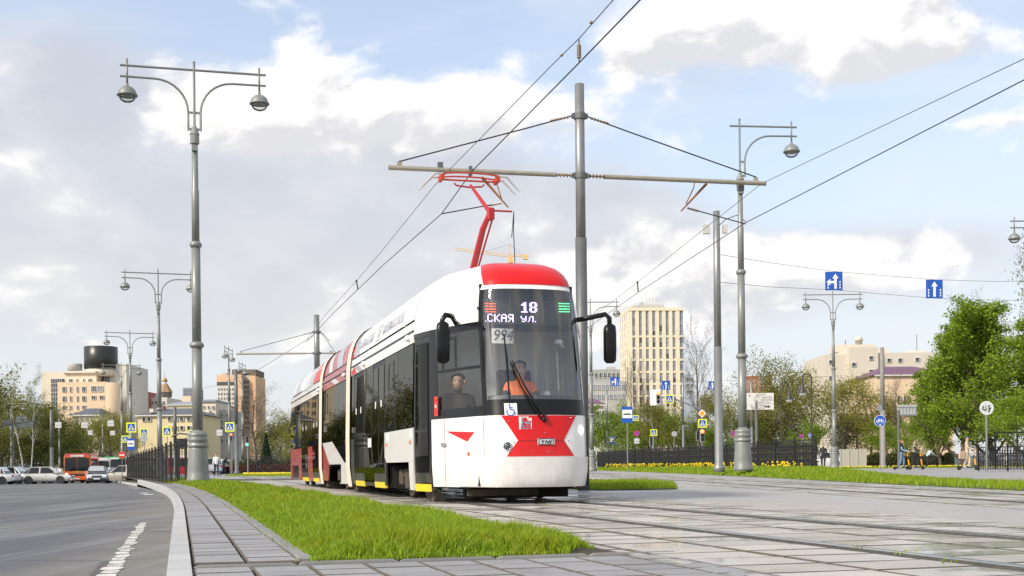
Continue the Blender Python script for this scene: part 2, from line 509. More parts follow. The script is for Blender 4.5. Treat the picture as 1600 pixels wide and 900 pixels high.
# rails: grooved rail, head plus guard lip
M_rail = mat('rail_steel', (.50, .48, .46), .28, .9, var=.2, vscale=6, rvar=.25)
M_rust = mat('rail_flank', (.075, .055, .04), .8, .2, var=.3, vscale=8)
def rail(parent, path, off):
    head, lip, bedm = MB(), MB(), MB()
    def strip(mb, o0, o1, z0, z1):
        L, Rr = [], []
        for i, p in enumerate(path):
            d = (path[min(i + 1, len(path) - 1)] - path[max(i - 1, 0)]).normalized(); nrm = Vector((d.y, -d.x, 0))
            L.append(p + nrm * o0); Rr.append(p + nrm * o1)
        rows = [[(q.x, q.y, z0) for q in L], [(q.x, q.y, z1) for q in L], [(q.x, q.y, z1) for q in Rr], [(q.x, q.y, z0) for q in Rr]]
        mb.grid(rows)
    strip(head, off - .034, off + .034, -.05, .007)
    strip(lip, off + .075, off + .098, -.05, .004) if off < 0 else strip(lip, off - .098, off - .075, -.05, .004)
    strip(bedm, off - .115, off + .115, -.04, -.016)
    r_ = head.build('rail', M_rail, parent); lip.build('guard_lip', M_rail, r_); bedm.build('groove', M_rust, r_)
VC = 4.55
tr1 = thing('tram_track', 'near tram track whose two grooved rails pass under the tram', 'tram track', group='tram tracks')
path1 = [TW(VC, u) for u in (-4, 2, 6, 10, 15, 20, 30, 45, 60, 80)]
rail(tr1, path1, -.762); rail(tr1, path1, .762)
tr2 = thing('tram_track', 'far tram track beside the long grass verge', 'tram track', group='tram tracks')
def t2(Y): return 7.55 - .043 * Y - .00055 * max(0, Y - 35) ** 2
path2 = [Vector((t2(Y), Y, 0.004)) for Y in (-4, 4, 10, 16, 22, 28, 34, 40, 50, 60, 75, 90, 110)]
rail(tr2, path2, -.762); rail(tr2, path2, .762)
# concrete between and beside the tracks (cut round the rails of the far track)
def band(name, f0, f1, z, m, Y0=-4, Y1=112, n=60):
    rows = []
    for i in range(n + 1):
        Y = Y0 + (Y1 - Y0) * i / n; a, b = f0(Y), f1(Y)
        rows.append([(a + (b - a) * k / 6, Y, z) for k in range(7)])
    return struct(MB().grid(rows).build(name, m))
def bedright(Y):    # right edge of the slabs of track 1
    return (6.53 - Y * tsn) / tcs
near2 = lambda Y: t2(Y) - 1.75
band('pavement', bedright, near2, -.004, M_conc)
# slabs of the far track
slabs2 = struct(thing('tram_bed', 'slabs of the far tram bed beside the verge', 'paving'))
n = 0; fs2 = MB()
for i in range(100):
    Y = 6 + i * .62
    for off in (-1.32, -.32, .32, 1.32):
        w = .82 if abs(off) > 1 else .60
        if Y < 48 and n < 280:
            o = link('slab', slab_me, slabs2); o.location = (t2(Y) + off, Y, random.uniform(-.003, .002)); o.scale = (w, .605, .06)
            o.rotation_euler = (random.uniform(-.004, .004), random.uniform(-.004, .004), .043); n += 1
        else: fs2.box((t2(Y) + off, Y, -.03), (w, .605, .06), .043 + .0011 * max(0, Y - 35))
struct(fs2.build('distant_slabs', M_slab, slabs2), 'stuff')
band('pavement', lambda Y: t2(Y) + 1.75, lambda Y: t2(Y) + 90, -.004, mat('path_asphalt', (.30, .29, .28), .7, var=.25, vscale=.6, bump=.2, bscale=60, stain=((.15, .12, .10), .5, .5, .7, .25)), -4, 128)
# far crossing street behind the tram, left of it
struct(MB().quad((-17, 62, -.02), (6, 62, -.02), (6, 125, -.02), (-38, 125, -.02)).build('pavement', mat('far_paving', (.27, .265, .26), .6, var=.2, vscale=.8)))

# worn lane marking near the kerb
mk = MB(); rng = random.Random(3)
u = 7.35
while u < 15.2:
    l = rng.uniform(.13, .34); w = rng.uniform(.055, .10)
    vs = []
    k = 9
    c0 = TW(-.415 + bend(u) + rng.uniform(-.012, .012), u + l / 2)
    for j in range(k):
        a = 2 * math.pi * j / k
        q = TW((abs(math.cos(a)) ** .4) * math.copysign(1, math.cos(a)) * w * rng.uniform(.75, 1.05) * .8, (abs(math.sin(a)) ** .5) * math.copysign(1, math.sin(a)) * l / 2 * rng.uniform(.85, 1.05))
        vs.append((c0.x + q.x, c0.y + q.y, road_z(0) + .004))
    mk.quad(*vs)
    u += l + rng.uniform(.012, .06)
for (px, py) in ((225, 768), (232, 771), (214, 757), (205, 754)):
    a, b_ = ray(px, py); Y = -(.63) / b_; mk.box((a * Y, Y, road_z(Y) + .005), (.25, .8, .003), TA)
struct(mk.build('lane_marking', mat('road_paint', (.62, .60, .55), .7, var=.25, vscale=9, stain=((.2, .19, .18), .7, .5, .62, 14))))

# ------------------------------------------------------------------ grass
def grassmat(name, a, b2, dryc):
    m = bpy.data.materials.new(name); m.use_nodes = True
    t = m.node_tree; b = NB(t); p = t.nodes['Principled BSDF']
    at_ = b.n('ShaderNodeAttribute', attribute_name='rnd').outputs['Fac']
    pos = b.n('ShaderNodeNewGeometry').outputs['Position']
    c = b.mix(at_, a, b2)
    c = b.mix(b.m('MULTIPLY', b.ss(at_, .90, .97), .8), c, dryc)
    c = b.mix(b.m('MULTIPLY', b.ss(b.noise(pos, 1.3, 5, .65), .42, .62), .65), c, (a[0] * 1.7, a[1] * 1.15, a[2] * 1.2))
    c = b.mix(b.m('MULTIPLY', b.ss(b.noise(pos, .8, 6, .7, .5), .52, .66), .22), c, (a[0] * .6, a[1] * .75, a[2]))
    b.val(p.inputs['Base Color'], c); p.inputs['Roughness'].default_value = .55; p.inputs['Specular IOR Level'].default_value = .25
    tr = b.n('ShaderNodeBsdfTranslucent'); b.val(tr.inputs[0], c)
    mx = b.n('ShaderNodeMixShader'); mx.inputs[0].default_value = .38
    t.links.new(p.outputs[0], mx.inputs[1]); t.links.new(tr.outputs[0], mx.inputs[2])
    t.links.new(mx.outputs[0], t.nodes['Material Output'].inputs[0])
    return m
M_grass = grassmat('grass_blades', (.18, .30, .012), (.32, .47, .025), (.48, .42, .17))
def blades(name, P, Hh, Wd, lean, m, seed=1, label=None):
    """P: n x 3 roots"""
    rg = np.random.default_rng(seed); n = len(P)
    th = rg.uniform(0, 2 * np.pi, n); h = Hh * rg.uniform(.55, 1.25, n); w = Wd * rg.uniform(.7, 1.3, n)
    ld = rg.uniform(0, 2 * np.pi, n); ll = h * lean * rg.uniform(.1, 1., n)
    dx, dy = np.cos(th) * w / 2, np.sin(th) * w / 2
    lx, ly = np.cos(ld) * ll, np.sin(ld) * ll
    V = np.zeros((n, 5, 3))
    V[:, 0] = P; V[:, 0, 0] -= dx; V[:, 0, 1] -= dy
    V[:, 1] = P; V[:, 1, 0] += dx; V[:, 1, 1] += dy
    for k, s_ in ((2, 1), (3, -1)):
        V[:, k, 0] = P[:, 0] + s_ * dx * .75 + lx * .35; V[:, k, 1] = P[:, 1] + s_ * dy * .75 + ly * .35; V[:, k, 2] = P[:, 2] + h * .55
    V[:, 4, 0] = P[:, 0] + lx; V[:, 4, 1] = P[:, 1] + ly; V[:, 4, 2] = P[:, 2] + h * (1 - .25 * lean * rg.uniform(0, 1, n))
    k = np.arange(n) * 5
    loops = np.stack([k, k + 1, k + 2, k + 3, k + 3, k + 2, k + 4], 1).ravel()
    starts = np.stack([np.arange(n) * 7, np.arange(n) * 7 + 4], 1).ravel()
    me = bpy.data.meshes.new(name)
    me.vertices.add(n * 5); me.vertices.foreach_set('co', V.ravel())
    me.loops.add(n * 7); me.loops.foreach_set('vertex_index', loops.astype(np.int32))
    me.polygons.add(n * 2); me.polygons.foreach_set('loop_start', starts.astype(np.int32))
    me.update(calc_edges=True); me.validate()
    at_ = me.attributes.new('rnd', 'FLOAT', 'POINT'); at_.data.foreach_set('value', np.repeat(rg.uniform(0, 1, n), 5).astype(np.float32))
    me.materials.append(m)
    o = link(name, me); struct(o, 'stuff')
    return tag(o, label, 'grass')
rgn = np.random.default_rng(5)
def scatter_T(v0, v1, u0, u1, dens, mound=.0):
    n = int((v1 - v0) * (u1 - u0) * dens)
    v, u = rgn.uniform(v0, v1, n), rgn.uniform(u0, u1, n)
    return v, u
# bed of the near grass (a low crowned bank of soil)
def gz(v, u):
    e = np.clip(np.minimum(np.minimum(v - .70, 2.44 - v) / .35, (u - 6.62) / .5), 0, 1)
    return .005 + .05 * e * e * (3 - 2 * e)
rows = []
for u in [6.62, 6.75, 6.9, 7.1, 7.5, 8, 9, 10, 12, 15, 18, 22, 26, 30, 35, 40, 45, 50, 55, 58]:
    rows.append([TW(v + bend(u), u, float(gz(np.array(v), np.array(u))) - .012) for v in (.70, .76, .85, .95, 1.05, 1.3, 1.6, 1.9, 2.09, 2.2, 2.3, 2.38, 2.44)])
struct(MB().grid(rows).build('soil_bed', M_soil, smooth=True))
P = []
Hs, Ws = [], []
for u0, u1, d, h, w in ((6.64, 9, 8500, .105, .0065), (9, 13, 4600, .105, .009), (13, 20, 2200, .105, .012), (20, 32, 1000, .11, .017), (32, 58, 420, .12, .026)):
    v, u = scatter_T(.69, 2.45, u0, u1, d)
    k_ = rgn.uniform(0, 1, len(v)) < .10
    v = np.where(k_, v + rgn.normal(0, .05, len(v)) * (np.minimum(v - .69, 2.45 - v) < .12), v)
    keep = np.sin(v * 3.3 + u * 1.9) * np.sin(u * 2.7 - v * 4.1) + rgn.normal(0, .35, len(v)) > -.95
    v, u = v[keep], u[keep]
    # ragged outline, rounded near corner
    keep = ~((v > 2.1) & (u < 6.62 + (v - 2.1) * 2.2 * rgn.uniform(.6, 1., len(v))))
    v, u = v[keep], u[keep]
    bb = -.00088 * np.maximum(0, np.minimum(u, 50) - 15) ** 2 - .0616 * np.maximum(0, u - 50)
    z = gz(v, u)
    P.append(np.stack([(v + bb) * tcs - u * tsn, (v + bb) * tsn + u * tcs, z - .012], 1))
    patch = .82 + .28 * np.sin(v * 5.1 + u * 2.3) * np.sin(u * 3.7 - v * 2) + .22 * np.sin(v * 13 + 2 * u) * np.sin(u * 11 + 1)
    edge = np.clip(np.minimum(np.minimum(v - .68, 2.46 - v), (u - 6.6)) / .22, .45, 1)
    Hs.append(h * patch * edge); Ws.append(np.full(len(v), w))
blades('grass', np.concatenate(P), np.concatenate(Hs), np.concatenate(Ws), .75, M_grass, 11, 'bright green grass bed between the footway and the tram')
# verge beyond the far track
def inpoly(x, y, poly):
    c = np.zeros(len(x), bool); j = len(poly) - 1
    for i in range(len(poly)):
        xi, yi = poly[i]; xj, yj = poly[j]
        c ^= ((yi > y) != (yj > y)) & (x < (xj - xi) * (y - yi) / (yj - yi) + xi); j = i
    return c
def meadow(name, poly, dens, h, w, seed, label, zf, m=M_grass, sheet=True):
    xs = [p[0] for p in poly]; ys = [p[1] for p in poly]
    n = int((max(xs) - min(xs)) * (max(ys) - min(ys)) * dens)
    rg = np.random.default_rng(seed)
    x, y = rg.uniform(min(xs), max(xs), n), rg.uniform(min(ys), max(ys), n)
    k = inpoly(x, y, poly); x, y = x[k], y[k]
    patch = .75 + .35 * np.sin(x * 1.3 + y * .9) * np.sin(y * 1.1 - x * .7)
    k = y / 30.
    return blades(name, np.stack([x, y, zf(x, y) - .01], 1), h * patch, w * np.clip(k, .6, 4), .7, m, seed, label), (x, y)
vpoly = [(8.55, 8), (8.5, 20), (8.5, 30), (8.9, 45), (9.0, 60), (8.6, 85), (7.6, 121), (9.2, 121), (12.3, 92), (15.6, 62), (13.0, 50), (11.1, 36), (10.7, 20), (10.7, 8)]
def vz(x, y):
    xe = np.interp(y, [8, 20, 30, 45, 60, 85, 121], [8.55, 8.5, 8.5, 8.9, 9.0, 8.6, 7.6])
    return .004 + .20 * np.clip((y - 30) / 16, 0, 1) * np.clip((x - xe) / 1.2, 0, 1) + .03 * np.clip((x - xe) / .3, 0, 1)
sheet = MB(); rows = []
for y in list(range(8, 122, 4)):
    xs = []
    for i in range(len(vpoly)):
        (x0, y0), (x1, y1) = vpoly[i], vpoly[(i + 1) % len(vpoly)]
        if (y0 > y) != (y1 > y): xs.append(x0 + (x1 - x0) * (y - y0) / (y1 - y0))
    if len(xs) < 2:
        xs = [8.55, 10.7]
    a, b_ = min(xs), max(xs)
    rows.append([(a + (b_ - a) * k / 6, y, float(vz(np.array(a + (b_ - a) * k / 6), np.array(y)))) for k in range(7)])
struct(MB().grid(rows).build('verge', mat('verge_soil', (.06, .10, .015), .95, var=.3, vscale=2), smooth=True))
_, (gxs, gys) = meadow('grass', vpoly, 260, .14, .022, 21, 'long green verge beyond the far tram track', vz)
# island round the catenary pole
ipoly = [(1.7, 24.2), (3.3, 24.6), (3.95, 30.5), (2.9, 34), (-6, 62), (-8.4, 62), (1.2, 26)]
_, _ = meadow('grass', ipoly, 420, .13, .02, 23, 'pointed grass island between the tracks behind the tram', lambda x, y: np.full(len(x), .03))
struct(MB().quad(*[(x, y, .01) for x, y in ipoly]).build('island', mat('verge_soil', None)))
# ------------------------------------------------------------------ people
SKIN = mat('skin', (.50, .30, .22), .55, var=.06)
def cloth(name, col): return mat('cloth_' + name, col, .85, var=.15, vscale=9, bump=.15, bscale=60)
M_hair = lambda n, c: mat('hair_' + n, c, .6, var=.25, vscale=30)
BASEJ = dict(pelvis=(0, 0, .94), waist=(0, .01, 1.1), chest=(0, 0, 1.32), neck=(0, .0, 1.48), chin=(0, .035, 1.55), face=(0, .03, 1.63), skull=(0, .0, 1.70), crown=(0, -.005, 1.755),
             nose=(0, .125, 1.625),
             shL=(-.17, 0, 1.42), elL=(-.22, -.03, 1.14), wrL=(-.23, .06, .89), shR=(.17, 0, 1.42), elR=(.22, -.03, 1.14), wrR=(.23, .06, .89),
             hipL=(-.095, 0, .90), knL=(-.10, .03, .50), anL=(-.105, -.03, .09), toeL=(-.115, .13, .035), hipR=(.095, 0, .90), knR=(.10, .03, .50), anR=(.105, -.03, .09), toeR=(.115, .13, .035))
RAD = dict(pelvis=.135, waist=.125, chest=.15, neck=.055, chin=.062, face=.083, skull=.088, crown=.05, nose=.014, sh=.068, el=.048, wr=.03, hip=.098, kn=.062, an=.042, toe=.036)
def person(label, loc, rz, J=None, top='top', legs='legs', shoes='shoes', forearm=None, upper=None, hair=None, female=False, extra=None, wide=1., feet=True, hands='relaxed', eyes=False, scale=1., loose=1.):
    j = dict(BASEJ); j.update(J or {})
    j = {k: Vector(v) for k, v in j.items()}
    E = [('pelvis', 'waist', 'top'), ('waist', 'chest', 'top'), ('chest', 'neck', 'top'), ('neck', 'chin', 'skin'), ('chin', 'face', 'skin'), ('face', 'skull', 'skin'), ('skull', 'crown', 'skin'), ('face', 'nose', 'skin')]
    rad = {}
    for s_ in 'LR':
        E += [('chest', 'sh' + s_, 'top'), ('sh' + s_, 'el' + s_, 'upper'), ('el' + s_, 'wr' + s_, 'fore')]
        if feet: E += [('pelvis', 'hip' + s_, 'legs'), ('hip' + s_, 'kn' + s_, 'legs'), ('kn' + s_, 'an' + s_, 'legs'), ('an' + s_, 'toe' + s_, 'shoes')]
        # hand: palm, four fingers, a thumb from the side of the palm
        w_, e_ = j['wr' + s_], j['el' + s_]
        d = (w_ - e_).normalized()
        side = Vector((0, 0, 1)).cross(d)
        side = side.normalized() if side.length > .1 else Vector((0, 1, 0))
        pn = d.cross(side).normalized()
        curl = pn if pn.z < 0 else -pn
        j['pm' + s_] = w_ + d * .06; rad['pm' + s_] = .026
        E.append(('wr' + s_, 'pm' + s_, 'skin'))
        for q, (o_, L_) in enumerate(((-.027, .062), (-.009, .074), (.009, .07), (.027, .055))):
            a = j['pm' + s_] + d * .03 + side * o_
            j[f'k{q}{s_}'] = a; j[f'm{q}{s_}'] = a + d * L_ * .5 + curl * L_ * .25; j[f't{q}{s_}'] = a + d * L_ * .6 + curl * L_ * .75
            for nm, rr in (('k', .0095), ('m', .009), ('t', .0075)): rad[f'{nm}{q}{s_}'] = rr
            E += [('pm' + s_, f'k{q}{s_}', 'skin'), (f'k{q}{s_}', f'm{q}{s_}', 'skin'), (f'm{q}{s_}', f't{q}{s_}', 'skin')]
        o_ = -1 if s_ == 'L' else 1
        a = w_ + d * .03 - side * .03 * (1 if s_ == 'L' else -1)
        j['th' + s_] = a; j['tt' + s_] = a + d * .045 + curl * .03; rad['th' + s_] = .011; rad['tt' + s_] = .009
        E += [('pm' + s_, 'th' + s_, 'skin'), ('th' + s_, 'tt' + s_, 'skin')]
    used = {k for e in E for k in e[:2]}
    bm = bmesh.new(); lay_ = bm.verts.layers.skin.verify(); bv = {}
    for k in j:
        if k not in used: continue
        v = bm.verts.new(j[k]); bv[k] = v
        r_ = rad.get(k) or RAD.get(k) or RAD[k[:-1]]
        if k in ('pelvis', 'waist', 'chest') or k[:2] in ('sh',): r_ *= wide
        if k[:2] in ('kn', 'an'): r_ *= loose
        fx = 1.0
        v[lay_].radius = (r_ * fx, r_)
        v[lay_].use_root = (k == 'pelvis')
    for a, b_, _ in E: bm.edges.new((bv[a], bv[b_]))
    me = bpy.data.meshes.new('tmp'); bm.to_mesh(me); bm.free()
    tmp = link('tmp', me)
    tmp.modifiers.new('s', 'SKIN').use_smooth_shade = True
    sb = tmp.modifiers.new('u', 'SUBSURF'); sb.levels = sb.render_levels = 1
    dg = bpy.context.evaluated_depsgraph_get()
    bme = bpy.data.meshes.new_from_object(tmp.evaluated_get(dg)); bpy.data.objects.remove(tmp)
    keys = ['skin', 'top', 'fore', 'legs', 'shoes', 'upper']
    mats = {'skin': SKIN, 'top': top, 'fore': forearm or top, 'legs': legs, 'shoes': shoes, 'upper': upper or top}
    bme.materials.clear()
    for k in keys: bme.materials.append(mats[k])
    segs = [(np.array(j[a]), np.array(j[b_]), keys.index(k), (rad.get(a) or RAD.get(a) or RAD[a[:-1]])) for a, b_, k in E]
    cs = np.array([p.center for p in bme.polygons]); best = np.full(len(cs), 1e9); idx = np.zeros(len(cs), np.int32)
    for a, b_, k, r_ in segs:
        ab = b_ - a; t = np.clip(((cs - a) @ ab) / max(ab @ ab, 1e-9), 0, 1)
        d = np.linalg.norm(cs - (a + t[:, None] * ab), axis=1) / max(r_, .03)
        k_ = d < best; best[k_] = d[k_]; idx[k_] = k
    bme.polygons.foreach_set('material_index', idx)
    bme.polygons.foreach_set('use_smooth', [True] * len(bme.polygons))
    root = thing('person', label, 'person', loc, rz); root.scale = (scale,) * 3
    link('body', bme, root)
    c, f = j['skull'], j['face']
    if hair:
        hb = MB(); P = []
        for i in range(7):
            th = math.pi * .56 * i / 6
            P.append([(c.x + .098 * math.sin(th) * math.cos(a), c.y - .012 + .108 * math.sin(th) * math.sin(a), c.z - .005 + .085 * math.cos(th) - (.05 * max(0, -math.sin(a)) * (th > 1)) + .075 * max(0, math.sin(a)) * max(0, th - .7))
                      for a in [2 * math.pi * k / 14 for k in range(15)]])
        hb.grid(P)
        if female:
            for dx in (-.075, -.03, .03, .075):
                hb.tube([(c.x + dx, c.y - .06, c.z), (c.x + dx * 1.15, c.y - .085, c.z - .12), (c.x + dx * 1.1, c.y - .07, c.z - .27)], [.04, .042, .018], 6)
        hb.build('hair', hair, root, True)
    if eyes:
        for sx_ in (-1, 1):
            MB().ball((f.x + sx_ * .033, f.y + .077, f.z + .03), .009, 8, 5).build('eye', mat('eye', (.03, .025, .02), .3, var=0), root, True)
            MB().box((f.x + sx_ * .034, f.y + .081, f.z + .055), (.036, .010, .005)).build('eyebrow', mat('brow', (.10, .07, .05), .8, var=0), root)
            MB().ball((f.x + sx_ * .088, f.y - .01, f.z + .015), .026, 8, 6, 1.5).build('ear', SKIN, root, True)
        MB().box((f.x, f.y + .072, f.z - .045), (.05, .014, .010)).build('mouth', mat('lips', (.35, .14, .11), .6, var=0), root)
    return root, j
# ------------------------------------------------------------------ the tram
U0 = 15.35
tram = thing('tram', 'white and red three-section articulated tram with route 18 display', 'tram', TW(VC, U0), TA)
TM = Matrix.Translation(TW(VC, U0)) @ Matrix.Rotation(TA, 4, 'Z'); TMI = TM.inverted()
def tl(px, py, Y): return TMI @ at(px, py, Y)
def tproj(p):
    w = TM @ Vector(p); a, b = w.x / w.y, (w.z - CAMH) / w.y
    return 800 + FPX * (a * cr - b * sr), HY - FPX * (a * sr + b * cr)
M_white = mat('tram_white', (.80, .785, .765), .22, var=.035, vscale=1.6, coat=.3, stain=((.50, .46, .40), .45, .52, .8, 2.2), grime=.28)
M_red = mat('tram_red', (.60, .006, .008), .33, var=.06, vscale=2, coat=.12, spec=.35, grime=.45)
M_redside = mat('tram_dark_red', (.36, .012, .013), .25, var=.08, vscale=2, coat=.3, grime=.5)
M_black = mat('tram_black', (.007, .007, .008), .28, var=0, spec=.3)
M_dkgrey = mat('tram_dark_frame', (.018, .019, .02), .4, var=.15, vscale=4, grime=.4)
M_sideglass = glass('tinted_side_glass', (.14, .15, .13), 1.45, .012, 0., (.55, .53, .48))
M_grey = mat('tram_grey', (.36, .37, .40), .28, var=.05, coat=.4)
M_lgrey = mat('tram_light_grey', (.62, .61, .60), .28, var=.05, coat=.4)
M_cream = mat('gangway_cream', (.58, .54, .45), .6, var=.12, vscale=3)
M_yellow = mat('tram_yellow', (.80, .62, .01), .4, var=.1, vscale=6, grime=.25)
M_dirt = mat('running_gear', (.085, .068, .05), .8, .1, var=.35, vscale=7, bump=.4, bscale=25)
M_under = mat('underframe_black', (.018, .016, .014), .85, var=.3, vscale=5)
M_glass = glass('windscreen_glass', (.95, .96, .95), 1.5, .012, .06)
M_cabglass = glass('cab_side_glass', (.85, .88, .85), 1.45, .008)
M_chrome = mat('chrome', (.55, .56, .58), .12, 1., var=.05)
M_orange = mat('orange_lens', (.75, .14, .01), .2, var=0)
M_redlens = mat('red_lens', (.6, .02, .01), .2, var=0, emit=.25)
M_blue = mat('symbol_blue', (.03, .09, .38), .5, var=0)
M_stick = mat('sticker_white', (.78, .78, .78), .4, var=.03)
M_lamp = mat('lamp_lit', (1., .97, .95), .3, var=0, emit=9)

_T = np.array([0, .15, .3, .45, .55, .62, .68, .74, .80, .86, .92, .98, 1.04, 1.10, 1.16, 1.21, 1.25])
_S = np.array([0, .004, .02, .06, .11, .17, .26, .40, .57, .76, .95, 1.14, 1.33, 1.54, 1.79, 2.05, 2.42])
_A = np.concatenate([[0], np.cumsum(np.hypot(np.diff(_T), np.diff(_S)))])
def arc(t): return math.copysign(float(np.interp(abs(t), _T, _A)), t)
def unarc(a): return math.copysign(float(np.interp(abs(a), _A, _T)), a)
KZ = [.10, .15, .5, 1.1, 2.45, 2.64, 2.76, 2.88, 3.0, 3.11, 3.2, 3.28, 3.345, 3.39]
KW = [.955, .975, 1, 1, .978, .962, .945, .918, .88, .82, .745, .64, .48, .25]
RZ_ = [.10, .16, .3, .62, 1.16, 1.3, 2.0, 2.86, 3.0, 3.11, 3.2, 3.28, 3.345, 3.39]
RK = [.16, .12, .04, 0, .045, .08, .24, .44, .50, .60, .75, 1.0, 1.4, 2.0]
def kz(z): return float(np.interp(z, KZ, KW))
def nose(t, z, off=0., e=None):
    t = max(-1.2499, min(1.2499, t))
    s0 = float(np.interp(abs(t), _T, _S)); r_ = float(np.interp(z, RZ_, RK))
    p = Vector((t * kz(z), s0 + r_ * max(0, 1 - s0 / 2.42), z))
    if off and not e:
        a = arc(t)
        d1 = nose(unarc(min(a + .02, _A[-1])), z, e=1) - nose(unarc(max(a - .02, -_A[-1])), z, e=1); d2 = nose(t, z + .012, e=1) - nose(t, z - .012, e=1)
        n = d1.cross(d2)
        p = p + n.normalized() * off
    return p
def npatch(name, t0, t1, z0, z1, m, off=0., nt=10, nz=8, parent=None, smooth=True, thick=0.):
    f0 = t0 if callable(t0) else (lambda z: t0); f1 = t1 if callable(t1) else (lambda z: t1)
    if arc(f0(z0)) > arc(f1(z0)): f0, f1 = f1, f0
    zs = [z0 + (z1 - z0) * i / nz for i in range(nz + 1)] if not isinstance(nz, (list, tuple)) else list(nz)
    P = [[nose(unarc(arc(f0(z)) + (arc(f1(z)) - arc(f0(z))) * k / nt), z, off) for k in range(nt + 1)] for z in zs]
    b = MB().grid(P)
    if thick:
        Q = [[nose(unarc(arc(f0(z)) + (arc(f1(z)) - arc(f0(z))) * k / nt), z, off - thick) for k in range(nt + 1)] for z in zs]
        b.grid([P[0], Q[0]]).grid([P[-1], Q[-1]]).grid([[r_[0] for r_ in P], [r_[0] for r_ in Q]]).grid([[r_[-1] for r_ in P], [r_[-1] for r_ in Q]])
    return b.build(name, m, parent or tram, smooth, fix=False)
def nose_at(px, py):
    best = None
    for i in range(251):
        t = -1.24 + i * .00992
        z = 1.
        for _ in range(3):
            w = TM @ nose(t, z); a, b = ray(px, py); z = CAMH + b * w.y
            z = max(.12, min(3.38, z))
        x, y = tproj(nose(t, z)); e = abs(x - px) + .3 * abs(y - py)
        # front-facing only
        if best is None or e < best[0]: best = (e, t, z)
    return best[1], best[2]

# --- lower front
ZL = [.22, .25, .30, .42, .55, .62, .75, .9, 1.05, 1.16]
npatch('front_panel', -1.125, 1.125, .22, 1.16, M_white, 0, 60, ZL, thick=.03)
npatch('bumper', -.90, .90, .235, .615, M_white, .022, 44, [.235, .25, .28, .34, .42, .52, .60, .615], thick=.03)
def xl(z): return float(np.interp(z, [.62, .83, 1.155], [.46, .31, .51]))
npatch('red_mask', lambda z: -xl(z), xl, .622, 1.155, M_red, .006, 16, [.622, .68, .75, .83, .92, 1.02, 1.10, 1.155])
for a, b_ in ((.80, .818),):
    npatch('panel_seam', -.30, .30, .822, .828, mat('seam', (.05, .02, .02), .7, var=0), .008, 8, 1)
npatch('seam_line', -.70, -.695, .62, 1.15, mat('grey_seam', (.30, .29, .28), .7, var=0), .003, 1, 6)
npatch('seam_line', -1.02, -1.015, .18, 1.15, mat('grey_seam', None), .003, 1, 6)
# --- windscreen and black surround
PW = .655
npatch('windscreen_sill', -PW, PW, 1.16, 1.37, M_black, 0, 24, 5)
ws = npatch('windscreen', -PW, PW, 1.37, 2.86, M_glass, 0, 28, 14)
for sg in (-1, 1):
    npatch('pillar', sg * PW, sg * .70, 1.16, 2.86, M_black, .002, 6, 12)
    npatch('sill_trim', sg * .70, sg * 1.135, 1.16, 1.29, M_black, .002, 8, 3)
    npatch('header_trim', sg * .70, sg * 1.135, 2.33, 2.43, M_black, .002, 8, 3)
    npatch('rear_pillar', sg * 1.075, sg * 1.135, 1.29, 2.33, M_black, .002, 3, 6)
    w_ = npatch('cab_window', sg * .70, sg * 1.075, 1.29, 2.33, M_cabglass, -.004, 10, 8)
    npatch('window_bar', sg * .70, sg * 1.075, 1.80, 1.84, M_black, .003, 8, 1, w_)
    npatch('window_bar', sg * 1.018, sg * 1.03, 1.845, 2.28, M_black, .004, 1, 4, w_)
    npatch('window_bar', sg * .905, sg * .917, 1.845, 2.28, M_black, .004, 1, 4, w_)
    npatch('window_bar', sg * .917, sg * 1.018, 2.24, 2.265, M_black, .004, 3, 1, w_)
    # white above the side window
    npatch('cab_cowl', sg * .70, sg * 1.249, 2.43, 2.86, M_white, 0, 14, [2.43, 2.5, 2.57, 2.64, 2.7, 2.76, 2.81, 2.86])
    # front door on the tapering side
    d_ = npatch('front_door', sg * 1.138, sg * 1.247, .27, 2.36, M_dkgrey, -.01, 6, 12, thick=.04)
    npatch('door_glass', sg * 1.152, sg * 1.235, .42, 2.27, M_sideglass, .004, 5, 10, d_)
    npatch('door_rail', sg * 1.152, sg * 1.235, 1.0, 1.03, M_dkgrey, .007, 5, 1, d_)
    npatch('door_step', sg * 1.138, sg * 1.247, .15, .255, M_yellow, .004, 6, 1)
    npatch('door_lintel', sg * 1.135, sg * 1.249, 2.36, 2.43, M_dkgrey, -.003, 6, 1)
ZU = [2.86, 2.92, 3.0, 3.06, 3.11, 3.16, 3.2, 3.24, 3.28, 3.31, 3.345, 3.37, 3.39]
npatch('roof_cowl', -1.249, 1.249, 2.86, 3.39, M_white, 0, 50, ZU)
npatch('roof_cap', lambda z: -.66 - .25 * (z - 2.92), lambda z: .66 + .25 * (z - 2.92), 2.92, 3.388, M_red, .008, 24, [2.92, 2.96, 3.0, 3.06, 3.11, 3.16, 3.2, 3.24, 3.28, 3.31, 3.345, 3.37, 3.388])
# crown of the cowl, closing the dome
cap = [nose(unarc(_A[-1] * (k / 20 - 1)), 3.39) for k in range(41)]
MB().add([tuple(p) for p in cap] + [(-.3125, 2.45, 3.3), (.3125, 2.45, 3.3)], [tuple(range(41)) + (42, 41)] if False else [tuple(range(41))]).build('roof_crown', M_white, tram)
